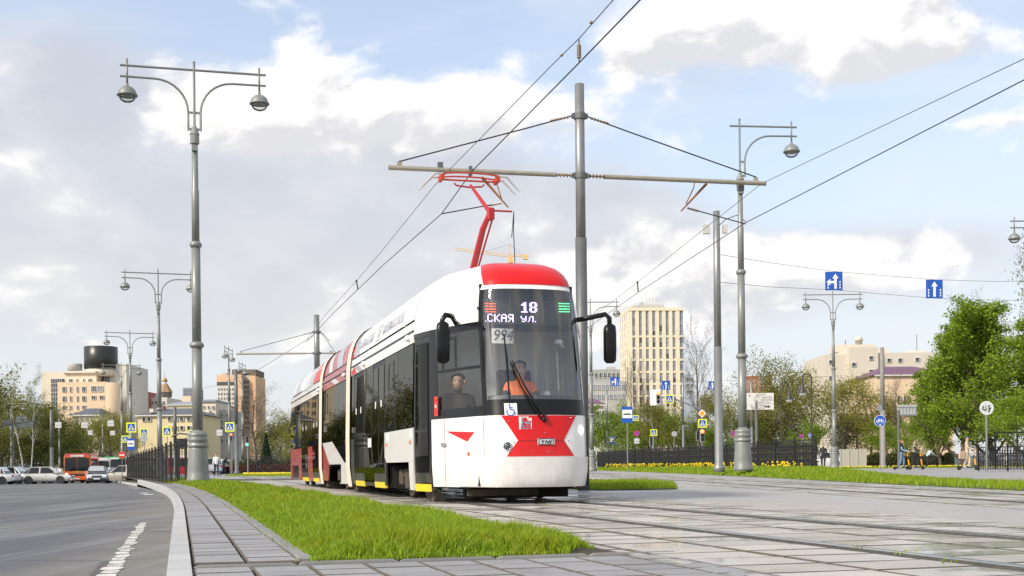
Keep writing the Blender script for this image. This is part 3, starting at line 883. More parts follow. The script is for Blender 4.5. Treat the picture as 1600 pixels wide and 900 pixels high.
# rim of wind-screen wiper etc: placed from the nose surface
def on(px, py, off=.03): t, z = nose_at(px, py); return nose(t, z, off)
def sticker(name, px, py, w, h, m, parent=None, off=.006):
    t, z = nose_at(px, py); a = arc(t)
    return npatch(name, unarc(a - w / 2), unarc(a + w / 2), z - h / 2, z + h / 2, m, off, 3, 2, parent), t, z
wp = MB()
wp.tube([on(850, 657, .03), on(848, 650, .05), on(820, 607, .06), on(800, 566, .06)], [.022, .016, .012, .009], 6)
wp.tube([on(845, 655, .03), on(812, 605, .05), on(797, 566, .05)], [.014, .010, .008], 6)
wiper = wp.build('wiper_arm', M_black, tram)
MB().tube([on(787, 523, .045), on(792, 562, .045), on(796, 628, .045)], [.008, .016, .008], 6).build('wiper_blade', M_black, wiper)
MB().ball(on(849, 656, .03), .035, 8, 6).build('wiper_pivot', M_black, wiper, True)
# stickers
st, t, z = sticker('accessibility_sticker', 798, 640, .165, .165, M_stick)
def sticker_symbol(parent, t, z, polys, scale, m, off=.009):
    b = MB(); a0 = arc(t)
    for pl in polys:
        b.quad(*[nose(unarc(a0 + x * scale), z + y * scale, off) for x, y in pl])
    return b.build('symbol', m, parent, fix=False)
def stroke(pts, w=.09):
    out = []
    for (x0, y0), (x1, y1) in zip(pts, pts[1:]):
        L = math.hypot(x1 - x0, y1 - y0) or 1; nx, ny = -(y1 - y0) / L * w / 2, (x1 - x0) / L * w / 2
        out.append([(x0 + nx, y0 + ny), (x1 + nx, y1 + ny), (x1 - nx, y1 - ny), (x0 - nx, y0 - ny)])
    return out
ringp = [(.3 * math.cos(a) - .03, .3 * math.sin(a) - .18) for a in [R(150 + 25 * k) for k in range(10)]]
sticker_symbol(st, t, z, stroke(ringp) + stroke([(-.08, .32), (-.05, 0), (.2, -.02), (.32, -.36), (.42, -.33)], .1) + stroke([(-.05, .15), (.18, .15)], .08) + [[(-.14, .34), (-.02, .34), (-.02, .46), (-.14, .46)]], .165, M_blue)
st, t, z = sticker('pram_sticker', 821, 661, .165, .165, M_stick)
sticker_symbol(st, t, z, stroke([(-.25, .3), (-.25, -.1), (-.35, -.35)], .12) + stroke([(-.25, -.1), (-.12, -.35)], .1) + stroke([(-.25, .1), (.02, .02), (.1, .1)], .07)
               + [[(.0, -.1), (.4, -.1), (.36, .15), (.2, .2)], [(-.3, .32), (-.18, .32), (-.18, .44), (-.3, .44)], [(.05, -.28), (.15, -.28), (.15, -.18), (.05, -.18)], [(.28, -.28), (.38, -.28), (.38, -.18), (.28, -.18)]] + stroke([(-.4, -.42), (.4, -.42)], .06), .165, mat('symbol_grey', (.22, .23, .33), .6, var=0))
st, t, z = sticker('maker_emblem', 853, 690, .235, .085, M_lgrey, off=.016)
sticker_symbol(st, t, z, stroke([(-1.2, .42), (1.2, .42)], .1) + stroke([(-1.1, -.42), (1.1, -.42)], .1) + stroke([(-1.2, .42), (-1.05, -.05), (-1.25, -.42)], .1) + stroke([(1.2, .42), (1.05, -.05), (1.25, -.42)], .1)
               + stroke([(-.75, .25), (-.55, -.1), (-.35, .25)], .13) + stroke([(-.55, -.1), (-.65, -.28)], .13) + stroke([(-.2, -.28), (0, .22), (.2, -.28)], .13) + stroke([(.3, -.28), (.45, .2), (.6, -.28), (.85, .25)], .13), .088, mat('emblem_ink', (.03, .03, .035), .4, var=0), .021)
def lens(name, px, py, r_, m, rim=True, parent=None):
    t, z = nose_at(px, py); c = nose(t, z, .012); n = (nose(t, z, .05) - nose(t, z, .01)).normalized()
    q = n.to_track_quat('Z', 'Y').to_matrix().to_4x4()
    if rim:
        o = MB().lathe([(r_ * 1.25, -.01), (r_ * 1.25, .008), (r_ * 1.02, .012), (r_ * .9, -.004)], 14).build(name, M_chrome, parent or tram, True)
        o.matrix_local = Matrix.Translation(c) @ q
        MB().lathe([(r_ * .95, 0), (r_ * .8, .018), (r_ * .3, .026)], 12).build('lens', m, o, True)
        return o
    o = MB().lathe([(r_, -.01), (r_, .004), (r_ * .5, .012)], 12).build(name, m, parent or tram, True)
    o.matrix_local = Matrix.Translation(c) @ q
    return o
lens('headlight', 793, 697, .045, mat('headlight_lens', (.12, .13, .14), .08, .4, var=0)); lens('headlight', 905, 692, .045, mat('headlight_lens', None))
lens('running_light', 782, 677, .038, M_lamp, False); lens('running_light', 908, 672, .038, M_lamp, False)
lens('turn_signal', 733, 709, .026, M_orange, False); lens('bumper_bolt', 808, 731, .025, M_white, False); lens('bumper_bolt', 899, 727, .025, M_white, False)
for px, py in ((795, 658), (892, 653), (803, 690), (888, 688), (796, 707), (851, 677), (857, 706)): lens('bolt', px, py, .009, M_chrome, False)
st, t, z = sticker('marker_lamp', 748, 482, .05, .04, M_dkgrey, off=.02)
tri = MB().quad(on(697, 674, .006), on(742, 675, .006), on(731, 690, .006)).build('red_arrow', M_red, tram, fix=False)
sticker('handle', 694.5, 695, .14, .05, M_chrome, off=.02)
st, t, z = sticker('door_signal', 684, 635, .10, .27, M_redlens, off=.03)
for dz in (-.08, .0, .08): npatch('lens', unarc(arc(t) - .02), unarc(arc(t) + .02), z + dz - .02, z + dz + .02, M_stick if dz == 0 else M_red, .035, 1, 1, st)

# --- cab inside
M_cabwall = mat('cab_lining', (.87, .86, .83), .7, var=.08, vscale=2)
M_dash = mat('dashboard', (.20, .205, .21), .6, var=.15, vscale=5)
MB().box((0, 2.02, 1.75), (2.2, .04, 1.9)).build('cab_bulkhead', M_cabwall, tram)
MB().box((.28, 1.985, 1.65), (.62, .03, 1.6)).build('bulkhead_door', mat('cab_door_lining', (.72, .71, .68), .6, var=.05), tram)
MB().prism([(-.6, .5), (.6, .5), (.9, 1.3), (1.05, 2.0), (-1.05, 2.0), (-.9, 1.3)], 2, .86, .90).build('cab_floor', M_dash, tram)
dsh = MB(); rows = []
for k in range(17):
    t = -.64 + k * .08; p = nose(t, 1.38, -.04)
    rows.append([(p.x, p.y, 1.36), (p.x * .97, p.y + .10, 1.42), (p.x * .93, p.y + .26, 1.44), (p.x * .9, p.y + .42, 1.36), (p.x * .9, p.y + .45, .95)])
dsh.grid(rows).build('dashboard', M_dash, tram, True)
MB().ball((.26, .62, 1.46), .05, 10, 6).build('dashboard_knob', M_stick, tram, True)
MB().prism([(-.5, 1.0), (.5, 1.0), (.75, 1.5), (.95, 2.0), (-.95, 2.0), (-.75, 1.5)], 2, 2.70, 2.74).build('cab_ceiling', M_cabwall, tram)
MB().box((.1, 1.75, 1.45), (.5, .14, .85), 0).box((.1, 1.48, 1.12), (.5, .5, .12)).build('driver_seat', M_dkgrey, tram, bevel=.03)
MB().box((-.70, 1.88, 1.25), (.4, .1, .6)).box((-.68, 1.68, 1.02), (.4, .4, .1)).build('second_seat', M_dkgrey, tram, bevel=.03)
MB().tube([(.45, .75, 2.05), (.45, .72, 1.9), (.46, .72, 1.52)], .008, 5).build('fan_cord', M_stick, tram)
MB().lathe([(.06, -.02), (.065, 0), (.06, .03), (.03, .05)], 12, (.46, .70, 2.17)).tube([(.46, .7, 2.17), (.52, .66, 2.10)], .014, 6).build('cab_fan', M_stick, tram, True)
# destination display
SP = .66
def on_plane(px, py, s=SP):
    a, b = ray(px, py); o = TMI @ Vector((0, 0, CAMH)); d = (TMI.to_3x3() @ Vector((a, 1, b)))
    k = (s - o.y) / d.y
    return o + d * k
pa, pb = on_plane(752, 468), on_plane(893, 509)
disp = MB().box(((pa.x + pb.x) / 2, SP + .05, (pa.z + pb.z) / 2), (pb.x - pa.x, .09, pa.z - pb.z)).build('destination_display', mat('display_face', (.045, .048, .045), .5, var=.1), tram)
MB().box(((pa.x + pb.x) / 2, SP + .12, pa.z + .10), (1.3, .2, .22)).box(((pa.x + pb.x) / 2, SP + .10, pb.z - .04), (1.3, .12, .07)).build('display_housing', M_black, tram)
FONT = {'1': ["00110", "01110", "11110", "00110", "00110", "00110", "00110", "00110", "11111"],
        '8': ["011110", "110011", "110011", "110011", "011110", "110011", "110011", "110011", "011110"],
        'С': ["01110", "10001", "10000", "10000", "10000", "10001", "01110"], 'К': ["10001", "10010", "10100", "11000", "10100", "10010", "10001"],
        'А': ["01110", "10001", "10001", "11111", "10001", "10001", "10001"], 'Я': ["01111", "10001", "10001", "01111", "00101", "01001", "10001"],
        'у': ["10001", "10001", "01111", "00001", "01110"], 'л': ["00111", "01001", "01001", "01001", "10001"], '.': ["1"]}
def led(name, s_, x0, x1, ytop, ybot, m, fat=.92):
    b = MB(); W_ = sum(len(FONT[c][0]) + 1 for c in s_) - 1; Hh = max(len(FONT[c]) for c in s_)
    A, B = on_plane(x0, ytop, SP - .004), on_plane(x1, ybot, SP - .004)
    dx, dz = (B.x - A.x) / W_, (A.z - B.z) / Hh; cx = 0
    for c in s_:
        g = FONT[c]
        for r_, row in enumerate(g):
            for q, ch in enumerate(row):
                if ch == '1':
                    x = A.x + (cx + q + .5) * dx; z = B.z + (len(g) - r_ - .5) * dz; hx, hz = dx * fat / 2, dz * fat / 2
                    b.quad((x - hx, A.y, z - hz), (x + hx, A.y, z - hz), (x + hx, A.y, z + hz), (x - hx, A.y, z + hz))
        cx += len(g[0]) + 1
    return b.build(name, m, disp, fix=False)
M_led = mat('led_violet', (.72, .60, 1.), .5, var=0, emit=1.5)
led('route_digit', '1', 814, 824.5, 472, 488.5, M_led); led('route_digit', '8', 827, 839.5, 472, 488.5, M_led)
led('destination_text', '.СКАЯ', 758, 802.5, 490, 503.5, M_led); led('destination_text', 'ул.', 813.5, 837.5, 493.5, 503.5, M_led)
for x0, x1, m in ((757, 774.5, mat('led_red', (1., .11, .03), .5, var=0, emit=1.2)), (872.5, 890, mat('led_green', (.12, .95, .35), .5, var=0, emit=1.4))):
    b = MB()
    for k in range(4):
        A, B = on_plane(x0 + k * .2, 473.5 + k * 4.2, SP - .004), on_plane(x1 + k * .2, 475.3 + k * 4.2, SP - .004)
        b.quad((A.x, A.y, B.z), (B.x, A.y, B.z), (B.x, A.y, A.z), (A.x, A.y, A.z))
    b.build('led_bars', m, disp, fix=False)
A, B = on_plane(768, 513, .50), on_plane(802, 537, .50)
crd = MB().box(((A.x + B.x) / 2, .50, (A.z + B.z) / 2), (B.x - A.x, .006, A.z - B.z)).build('fleet_number_card', mat('card_white', (.85, .85, .83), .6, var=.02), tram)
text('fleet_number', '994', .205, mat('card_ink', (.10, .10, .10), .6, var=0), crd, Matrix.Translation(((A.x + B.x) / 2, .494, (A.z + B.z) / 2 + .005)) @ Matrix.Rotation(R(90), 4, 'X'), .001, shear=.25, sx=.92)
# --- mirrors
def mirror(bpts, body, w, h):
    b = MB().tube(bpts, [.035] * len(bpts), 8)
    o = b.build('mirror_arm', M_black, tram, True)
    g = MB(); x, y, z = body
    P = []
    for zz, k in ((-h / 2, .55), (-h / 2 + .03, .92), (-h * .15, 1.), (h * .25, 1.), (h / 2 - .03, .9), (h / 2, .5)):
        P.append([(x + w / 2 * k * math.copysign(abs(math.cos(a)) ** .5, math.cos(a)), y + .07 * k * math.copysign(abs(math.sin(a)) ** .5, math.sin(a)), z + zz) for a in [2 * math.pi * i / 12 for i in range(13)]])
    g.grid(P).build('mirror_housing', M_black, o, True)
    MB().box((x, y + .076, z), (w * .8, .008, h * .8)).build('mirror_glass', M_chrome, o)
a0 = on(712, 505, .0); mb_ = tl(692, 535, 16.15)
mirror([a0, tl(706, 494, 16.3), tl(696, 492, 16.15), tl(691, 500, 16.15), mb_ + Vector((0, 0, .2))], mb_, .175, .54)
a0 = on(901, 500, .0); mb_ = tl(953, 537, 16.75)
mirror([a0, tl(918, 497, 16.8), tl(946, 491, 16.75), tl(952, 497, 16.75), mb_ + Vector((0, 0, .2))], mb_, .165, .53)

# --- long sides
def wall(sg, s, z, off=0.): return Vector((sg * (1.25 * kz(z) + off), s, z))
def wpatch(name, sg, s0, s1, z0, z1, m, off=0., parent=None, thick=.03):
    zs = sorted({z0, z1, *[z for z in KZ if z0 < z < z1]})
    P = [[wall(sg, s0, z, off), wall(sg, s1, z, off)] for z in zs]; Q = [[wall(sg, s0, z, off - thick), wall(sg, s1, z, off - thick)] for z in zs]
    b = MB().grid(P).grid(Q).grid([P[0], Q[0]]).grid([P[-1], Q[-1]]).grid([[r_[0] for r_ in P], [r_[0] for r_ in Q]]).grid([[r_[1] for r_ in P], [r_[1] for r_ in Q]])
    return b.build(name, m, parent or tram)
def wpoly(name, sg, poly, m, off=0., parent=None, thick=.03):
    return MB().prism(poly, 0, sg * (1.25 + off), sg * (1.25 + off - thick)).build(name, m, parent or tram)
def leaf_pair(sg, s0, s1):
    mid = (s0 + s1) / 2
    for a, b_ in ((s0 + .01, mid - .004), (mid + .004, s1 - .01)):
        d = wpatch('door', sg, a, b_, .27, 2.30, M_dkgrey, -.004)
        wpatch('door_glass', sg, a + .05, b_ - .05, .40, 2.22, M_sideglass, .003, d)
        wpatch('door_sign', sg, (a + b_) / 2 - .05, (a + b_) / 2 + .05, 1.52, 1.64, M_stick, .006, d, .004)
    wpatch('door_step', sg, s0 + .04, s1 - .04, .15, .25, M_yellow, .004)
    wpatch('door_sill', sg, s0, s1, .252, .27, M_dkgrey, .002)
def panes(sg, s0, s1, n, z0=1.08, z1=2.31, vent=()):
    for i in range(n):
        a, b_ = s0 + (s1 - s0) * i / n, s0 + (s1 - s0) * (i + 1) / n
        w_ = wpatch('window', sg, a + .012, b_ - .012, z0 + .008, z1 - .008, M_sideglass, 0)
        if i in vent:
            for q0, q1, y0, y1 in ((.3, .33, 1.75, 2.2), (.67, .70, 1.75, 2.2), (.3, .7, 2.17, 2.2), (.3, .7, 1.75, 1.78)):
                wpatch('vent_frame', sg, a + (b_ - a) * q0, a + (b_ - a) * q1, y0, y1, M_black, .006, w_)
def bands(sg, s0, s1, m1, m2):
    wpatch('fascia', sg, s0, s1, 2.32, 2.475, m1, 0); wpatch('drip_rail', sg, s0, s1, 2.477, 2.505, M_dkgrey, .012); wpatch('upper_fascia', sg, s0, s1, 2.507, 2.625, m2, .002)
    wpatch('gutter', sg, s0, s1, 2.627, 2.66, M_under, -.03)
def wheels(sc_, sg):
    for ds in (-.85, .85):
        w_ = MB()
        prof = [(.06, .0), (.12, .02), (.20, .015), (.27, .03), (.31, .035), (.32, 0), (.32, -.06), (.05, -.06)]
        w_.lathe(prof, 18)
        o = w_.build('wheel', M_dirt, tram, True)
        o.matrix_local = Matrix.Translation((sg * .84, sc_ + ds, .32)) @ Matrix.Rotation(R(90) * sg, 4, 'Y')
        MB().box((sg * .98, sc_ + ds, .34), (.16, .26, .26)).box((sg * 1.04, sc_ + ds, .36), (.06, .16, .16)).build('axle_box', M_dirt, tram, bevel=.02)
    MB().box((sg * .97, sc_, .40), (.12, 2.0, .14)).box((sg * .99, sc_ + .35, .30), (.12, .25, .3)).box((sg * .99, sc_ - .3, .26), (.1, .2, .28)).build('bogie_frame', M_dirt, tram, bevel=.02)
for sg in (-1, 1):
    # front section
    bands(sg, 2.42, 9.2, M_white, M_white)
    panes(sg, 2.42, 5.0, 2, vent=(1,))
    wpoly('side_panel', sg, [(2.42, 1.075), (5.0, 1.075), (5.0, .67), (4.82, .575), (2.8, .575), (2.42, .575)], M_white)
    wpoly('side_post', sg, [(2.42, .573), (2.78, .573), (2.68, .16), (2.42, .16)], M_white)
    wpoly('side_post', sg, [(4.86, .573), (5.0, .65), (5.0, .2), (4.86, .2)], M_dkgrey)
    for s_ in (2.62, 4.8):
        wpatch('side_marker', sg, s_ - .035, s_ + .035, .84, .89, M_orange, .012, thick=.02)
    wpatch('notice', sg, 4.55, 4.78, .93, 1.04, M_stick, .004, thick=.003); wpatch('notice', sg, 2.5, 2.68, .93, 1.05, M_stick, .004, thick=.003)
    leaf_pair(sg, 5.02, 6.28)
    wpatch('centre_panel', sg, 6.3, 7.43, .17, 1.06, M_sideglass, 0); wpatch('window', sg, 6.3, 7.43, 1.08, 2.31, M_sideglass, 0)
    wpatch('notice', sg, 6.45, 6.85, .86, 1.02, M_stick, .004, thick=.003)
    leaf_pair(sg, 7.45, 8.7)
    wpatch('end_panel', sg, 8.72, 9.2, .17, 1.06, M_dkgrey, 0); wpatch('window', sg, 8.72, 9.2, 1.08, 2.31, M_sideglass, 0)
    wheels(3.75, sg)
    # middle section
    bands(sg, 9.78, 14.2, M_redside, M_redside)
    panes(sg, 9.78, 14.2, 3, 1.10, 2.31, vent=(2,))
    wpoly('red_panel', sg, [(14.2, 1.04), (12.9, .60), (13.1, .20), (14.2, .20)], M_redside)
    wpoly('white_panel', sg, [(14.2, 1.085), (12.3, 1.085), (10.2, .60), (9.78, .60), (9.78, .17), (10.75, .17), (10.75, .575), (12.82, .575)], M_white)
    wpoly('lower_glass', sg, [(12.27, 1.085), (9.78, 1.085), (9.78, .615), (10.2, .615)], M_sideglass)
    wpatch('side_marker', sg, 11.9, 11.97, .86, .91, M_orange, .012, thick=.02)
    wheels(11.85, sg)
    # rear section
    bands(sg, 14.8, 22.9, M_lgrey, M_lgrey)
    wpatch('red_panel', sg, 14.8, 15.1, .17, 1.06, M_redside, 0); wpatch('window', sg, 14.8, 15.1, 1.08, 2.31, M_sideglass, 0)
    leaf_pair(sg, 15.12, 16.5)
    wpatch('red_panel', sg, 16.52, 17.7, .17, 1.06, M_redside, 0); panes(sg, 16.52, 17.7, 1)
    leaf_pair(sg, 17.72, 19.4)
    wpoly('red_panel', sg, [(19.42, 1.06), (22.9, 1.06), (22.9, .17), (22.5, .17), (22.4, .575), (20.3, .575), (20.2, .17), (19.42, .17)], M_redside)
    panes(sg, 19.42, 22.9, 3, vent=(2,))
    wheels(21.3, sg)
# --- roof shells
prof = [(1.25 * kz(z), z) for z in (2.662, 2.76, 2.88, 3.0, 3.11, 3.2, 3.28, 3.345, 3.39)]
sect = [(-x, z) for x, z in prof] + [(0, 3.40)] + [(x, z) for x, z in prof[::-1]]
_ra = np.concatenate([[0], np.cumsum([math.hypot(sect[i + 1][0] - sect[i][0], sect[i + 1][1] - sect[i][1]) for i in range(len(sect) - 1)])])
def roof_pt(s, q, off=0.):
    """q: metres round the roof from the near gutter"""
    x = float(np.interp(q, _ra, [p[0] for p in sect])); z = float(np.interp(q, _ra, [p[1] for p in sect]))
    x2 = float(np.interp(q + .03, _ra, [p[0] for p in sect])); z2 = float(np.interp(q + .03, _ra, [p[1] for p in sect]))
    d = Vector((x2 - x, 0, z2 - z)); d = d.normalized() if d.length > 1e-6 else Vector((0, 0, -1))
    return Vector((x - d.z * off, s, z + d.x * off))
def roof(name, s0, s1, m, off=0., k0=0., k1=0.):
    ss = [s0 + (s1 - s0) * i / 4 for i in range(5)]
    return MB().grid([[Vector((x, s, z)) for x, z in sect] for s in ss]).build(name, m, tram, True, fix=False)
roof('roof', 2.40, 9.2, M_white); roof('roof', 9.78, 14.2, M_redside); roof('roof', 14.8, 22.4, M_lgrey)
rear = []
for k, (ds, kx, kzz) in enumerate(((0, 1, 1), (.18, .985, .985), (.36, .95, .95), (.5, .88, .88), (.56, .78, .8))):
    rear.append([(x * kx, 22.4 + ds, 2.6 + (z - 2.6) * kzz) for x, z in sect])
MB().grid(rear).build('rear_dome', M_lgrey, tram, True, fix=False)
MB().box((0, 22.93, 1.4), (2.36, .08, 2.45)).build('rear_end', M_white, tram, bevel=.02)
MB().box((0, 22.98, 1.85), (2.0, .02, 1.1)).build('rear_window', M_sideglass, tram)
def facet(name, pts, m, nq=6):
    """quad on the roof given (s, q) corners: two along q"""
    (s0, q0), (s1, q0b), (s2, q1), (s3, q1b) = pts
    P = []
    for i in range(nq + 1):
        f = i / nq
        a, b_ = s0 + (s3 - s0) * f, s1 + (s2 - s1) * f; q = q0 + (q1 - q0) * f
        P.append([roof_pt(a, q, .005), roof_pt((a + b_) / 2, q, .005), roof_pt(b_, q, .005)])
    return MB().grid(P).build(name, m, tram, True, fix=False)
facet('livery_facet', [(8.2, .0), (9.2, .0), (9.2, .55), (8.9, .55)], M_grey); facet('livery_facet', [(8.85, .0), (9.2, .0), (9.2, .25), (9.0, .25)], M_red)
facet('livery_facet', [(10.6, 0), (11.6, 0), (13.0, 1.0), (12.0, 1.0)], M_grey); facet('livery_facet', [(12.4, 0), (13.1, 0), (14.0, .7), (13.3, .7)], M_lgrey)
facet('livery_facet', [(14.8, 0), (16.6, 0), (15.9, .8), (14.8, .8)], M_red); facet('livery_facet', [(16.7, 0), (17.8, 0), (17.2, .8), (16.1, .8)], M_grey)
facet('livery_facet', [(18.4, 0), (19.6, 0), (20.4, .9), (19.2, .9)], M_white); facet('livery_facet', [(20.5, 0), (21.4, 0), (22.0, .9), (21.2, .9)], M_grey)
for sg in (-1,):
    wpoly('livery_stripe', sg, [(7.6, 2.33), (8.1, 2.33), (8.7, 2.46), (8.2, 2.46)], M_grey, -.02, thick=.004); wpoly('livery_stripe', sg, [(8.4, 2.33), (9.1, 2.33), (9.1, 2.40), (8.7, 2.46)], M_red, -.02, thick=.004)
    wpoly('livery_stripe', sg, [(11.0, 2.33), (11.8, 2.33), (12.6, 2.46), (11.8, 2.46)], M_lgrey, -.02, thick=.004); wpoly('livery_stripe', sg, [(15.2, 2.33), (16.4, 2.33), (17.0, 2.46), (15.8, 2.46)], M_white, -.02, thick=.004)
M_seam = mat('grey_seam', None)
for s_ in (2.41, 3.6, 5.2, 6.9):
    MB().grid([[Vector((x * 1.002, s, z + .0015)) for x, z in sect] for s in (s_, s_ + .012)]).build('roof_seam', M_seam, tram, True, fix=False)
# gangway bellows
for s0, s1 in ((9.2, 9.78), (14.2, 14.8)):
    full = [(1.25 * kz(z), z) for z in (.12, .5, 1.1, 2.45, 2.64)]
    loop = [(-x, z) for x, z in full] + sect[1:-1] + [(x, z) for x, z in full[::-1]]
    P = []
    for i in range(13):
        o_ = .025 if i % 2 else .0
        if i in (0, 12): o_ = .03
        P.append([Vector((x * (1 + o_ * .6), s0 + (s1 - s0) * i / 12, .1 + (z - .1) * (1 + o_ * .25))) for x, z in loop])
    MB().grid(P).build('gangway', M_cream, tram, False, fix=False)
# underframe, plough, inside
MB().box((0, 2.6, .33), (1.5, 3.2, .3)).box((0, 7.0, .34), (2.3, 4.2, .36)).box((0, 14.5, .34), (1.6, 16.5, .36)).box((0, 8.95, .27), (2.3, .5, .2)).box((0, 17.2, .3), (2.3, 4.5, .3)).build('underframe', M_under, tram)
MB().box((0, 1.25, .42), (1.5, 1.7, .36)).build('front_underbody', M_under, tram)
MB().box((-.28, .95, .14), (1.0, .05, .09)).build('plough_board', M_dirt, tram)
MB().box((0, 1.3, .13), (1.5, .1, .14)).build('lifeguard', M_under, tram)
for s_, w in ((9.3, .5), (14.3, .5)):
    MB().box((-1.0, s_, .12), (.3, .35, .14)).build('coupling_gear', M_dirt, tram, bevel=.02); MB().box((-1.05, s_ + .9, .13), (.2, .5, .1)).build('sand_box', M_dirt, tram, bevel=.02)
MB().box((0, 12.5, .6), (2.3, 20, .06)).build('floor', M_under, tram)
MB().box((0, 12.4, 2.45), (2.2, 20, .05)).build('saloon_ceiling', M_cabwall, tram)
for s_ in (3.2, 5.9, 8.4, 11., 13., 16., 18.6, 21.): MB().box((.78, s_, 1.05), (.42, .45, .08)).box((.78, s_ + .22, 1.35), (.42, .06, .6)).build('seat', mat('seat_cloth', (.10, .03, .03), .8), tram)
for s_ in (4.9, 7.4, 10.6, 13.3, 16.5, 19.5): MB().tube([(-.7, s_, .62), (-.7, s_, 2.43)], .02, 6).build('grab_pole', M_yellow, tram)
for s_ in (2.0, 2.3): MB().lathe([(.17, -.05), (.17, .05)], 12).build('guide_roller', M_dirt, tram).matrix_local = Matrix.Translation((-1.0, s_, .14)) @ Matrix.Rotation(R(90), 4, 'Y')
# cctv blobs along the fascia
for s_ in (2.75, 7.3, 10.1, 15.0):
    MB().ball((-1.25, s_, 2.41), .05, 8, 6).build('door_camera', M_stick, tram, True)
# lettering on the roof edge
M_let = mat('roof_lettering', (.56, .57, .63), .4, var=0)
def roof_text(body, s_, q, size, sx=1.):
    p = roof_pt(s_, q, .006); p2 = roof_pt(s_, q + .06, .006); yv = (p2 - p).normalized(); xv = Vector((0, -1, 0)); zv = xv.cross(yv)
    m = Matrix((( xv.x, yv.x, zv.x, p.x), (xv.y, yv.y, zv.y, p.y), (xv.z, yv.z, zv.z, p.z), (0, 0, 0, 1)))
    return text('lettering', body, size, M_let, tram, m, .003, sx=sx)
roof_text('ЕКАТЕРИНБУРГ', 7.5, .17, .24); roof_text('УРАЛТРАНСМАШ', 4.55, .17, .24)
b = MB()
for s0, s1, q0, q1 in ((5.75, 6.25, .30, .33), (5.75, 6.25, .04, .07), (5.75, 5.80, .18, .30), (6.2, 6.25, .04, .33), (5.87, 5.92, .10, .25), (6.0, 6.05, .10, .25), (6.1, 6.15, .12, .28), (5.87, 6.15, .16, .19)):
    b.quad(roof_pt(s0, q0, .007), roof_pt(s1, q0, .007), roof_pt(s1, q1, .007), roof_pt(s0, q1, .007))
b.build('roof_logo', M_let, tram, fix=False)
# --- pantograph
M_pred = mat('pantograph_red', (.40, .012, .014), .4, var=.12, vscale=8)
HZ = 5.42
hs = TMI @ at(733, 272, 20.8); hx, hy = hs.x, hs.y
pan = MB().tube([(hx + .10, 3.9, 4.58), (hx + .02, 4.05, 4.35), (hx - .03, 4.95, 3.5)], [.038, .05, .058], 6).build('pantograph_lower_arm', M_pred, tram)
MB().tube([(hx + .16, 3.98, 4.5), (hx + .05, 5.1, 3.45)], .016, 6).build('pantograph_push_rod', M_pred, tram)
MB().tube([(hx + .10, 3.88, 4.58), (hx - .0, hy - .1, HZ - .2)], [.038, .024], 6).build('pantograph_upper_arm', M_pred, tram)
MB().box((hx + .11, 3.9, 4.56), (.11, .13, .2)).box((hx + .30, 3.9, 4.62), (.36, .035, .03)).build('pantograph_elbow', M_pred, tram, bevel=.02)
MB().tube([(hx + .5, 3.9, 4.62), (hx + .52, 4.0, 4.3), (hx + .6, 4.2, 3.6)], .008, 4).tube([(hx + .5, 3.9, 4.62), (hx + .46, 3.9, 4.2)], .008, 4).build('pantograph_cord', M_under, tram)
MB().tube([(hx - .26, hy, HZ - .15), (hx - .22, hy, HZ - .19), (hx, hy, HZ - .21), (hx + .22, hy, HZ - .19), (hx + .26, hy, HZ - .15)], .014, 6).build('pantograph_yoke', M_pred, tram)
hd = MB()
for dy in (-.14, .14):
    hd.tube([(hx - .5, hy + dy, HZ - .03), (hx - .25, hy + dy, HZ - .005), (hx, hy + dy, HZ), (hx + .25, hy + dy, HZ - .005), (hx + .5, hy + dy, HZ - .03)], .014, 6)
hd.box((hx - .48, hy, HZ - .07), (.05, .3, .1)).box((hx + .48, hy, HZ - .07), (.05, .3, .1)).tube([(hx - .48, hy, HZ - .10), (hx + .48, hy, HZ - .10)], .016, 6)
head_ = hd.build('pantograph_head', mat('pantograph_head_red', (.48, .04, .015), .5, var=.1), tram)
for sg in (-1, 1):
    h_ = MB()
    for dy in (-.14, .14):
        h_.tube([(hx + sg * .48, hy + dy, HZ - .03), (hx + sg * .62, hy + dy, HZ - .04), (hx + sg * .84, hy + dy * .9, HZ - .27)], [.016, .02, .009], 6)
    h_.build('pantograph_horn', mat('horn_grey', (.45, .44, .41), .5, var=.15), head_)
MB().box((hx, 5.0, 3.42), (.5, .7, .07)).build('pantograph_base', M_white, tram, bevel=.03)
# --- the two in the cab
ORV, BLK = cloth('orange_vest', (.85, .17, .03)), cloth('black', (.018, .018, .02))
sit = dict(pelvis=(0, 0, .45), waist=(0, .0, .6), chest=(0, 0, .82), neck=(0, .01, .98), chin=(0, .045, 1.05), face=(0, .035, 1.13), skull=(0, .005, 1.20), crown=(0, 0, 1.255), nose=(0, .13, 1.125),
           shL=(-.18, 0, .92), shR=(.18, 0, .92), elL=(-.25, .10, .66), elR=(.25, .10, .66), wrL=(-.16, .36, .62), wrR=(.16, .36, .62),
           hipL=(-.1, .03, .42), hipR=(.1, .03, .42), knL=(-.13, .45, .44), knR=(.13, .45, .44), anL=(-.13, .5, .05), anR=(.13, .5, .05), toeL=(-.13, .66, .02), toeR=(.13, .66, .02))
def seat_at(px, py, s_):
    p = on_plane(px, py, s_); return TM @ p
h1 = seat_at(812, 577, 1.38)
drv, _ = person('tram driver in an orange vest sitting behind the windscreen', (h1.x, h1.y, h1.z - 1.15), math.pi + .12 + TA * .4, sit, ORV, BLK, BLK, forearm=BLK, upper=BLK, hair=M_hair('dark', (.03, .022, .015)), eyes=True)
h2 = seat_at(716, 605, 1.70)
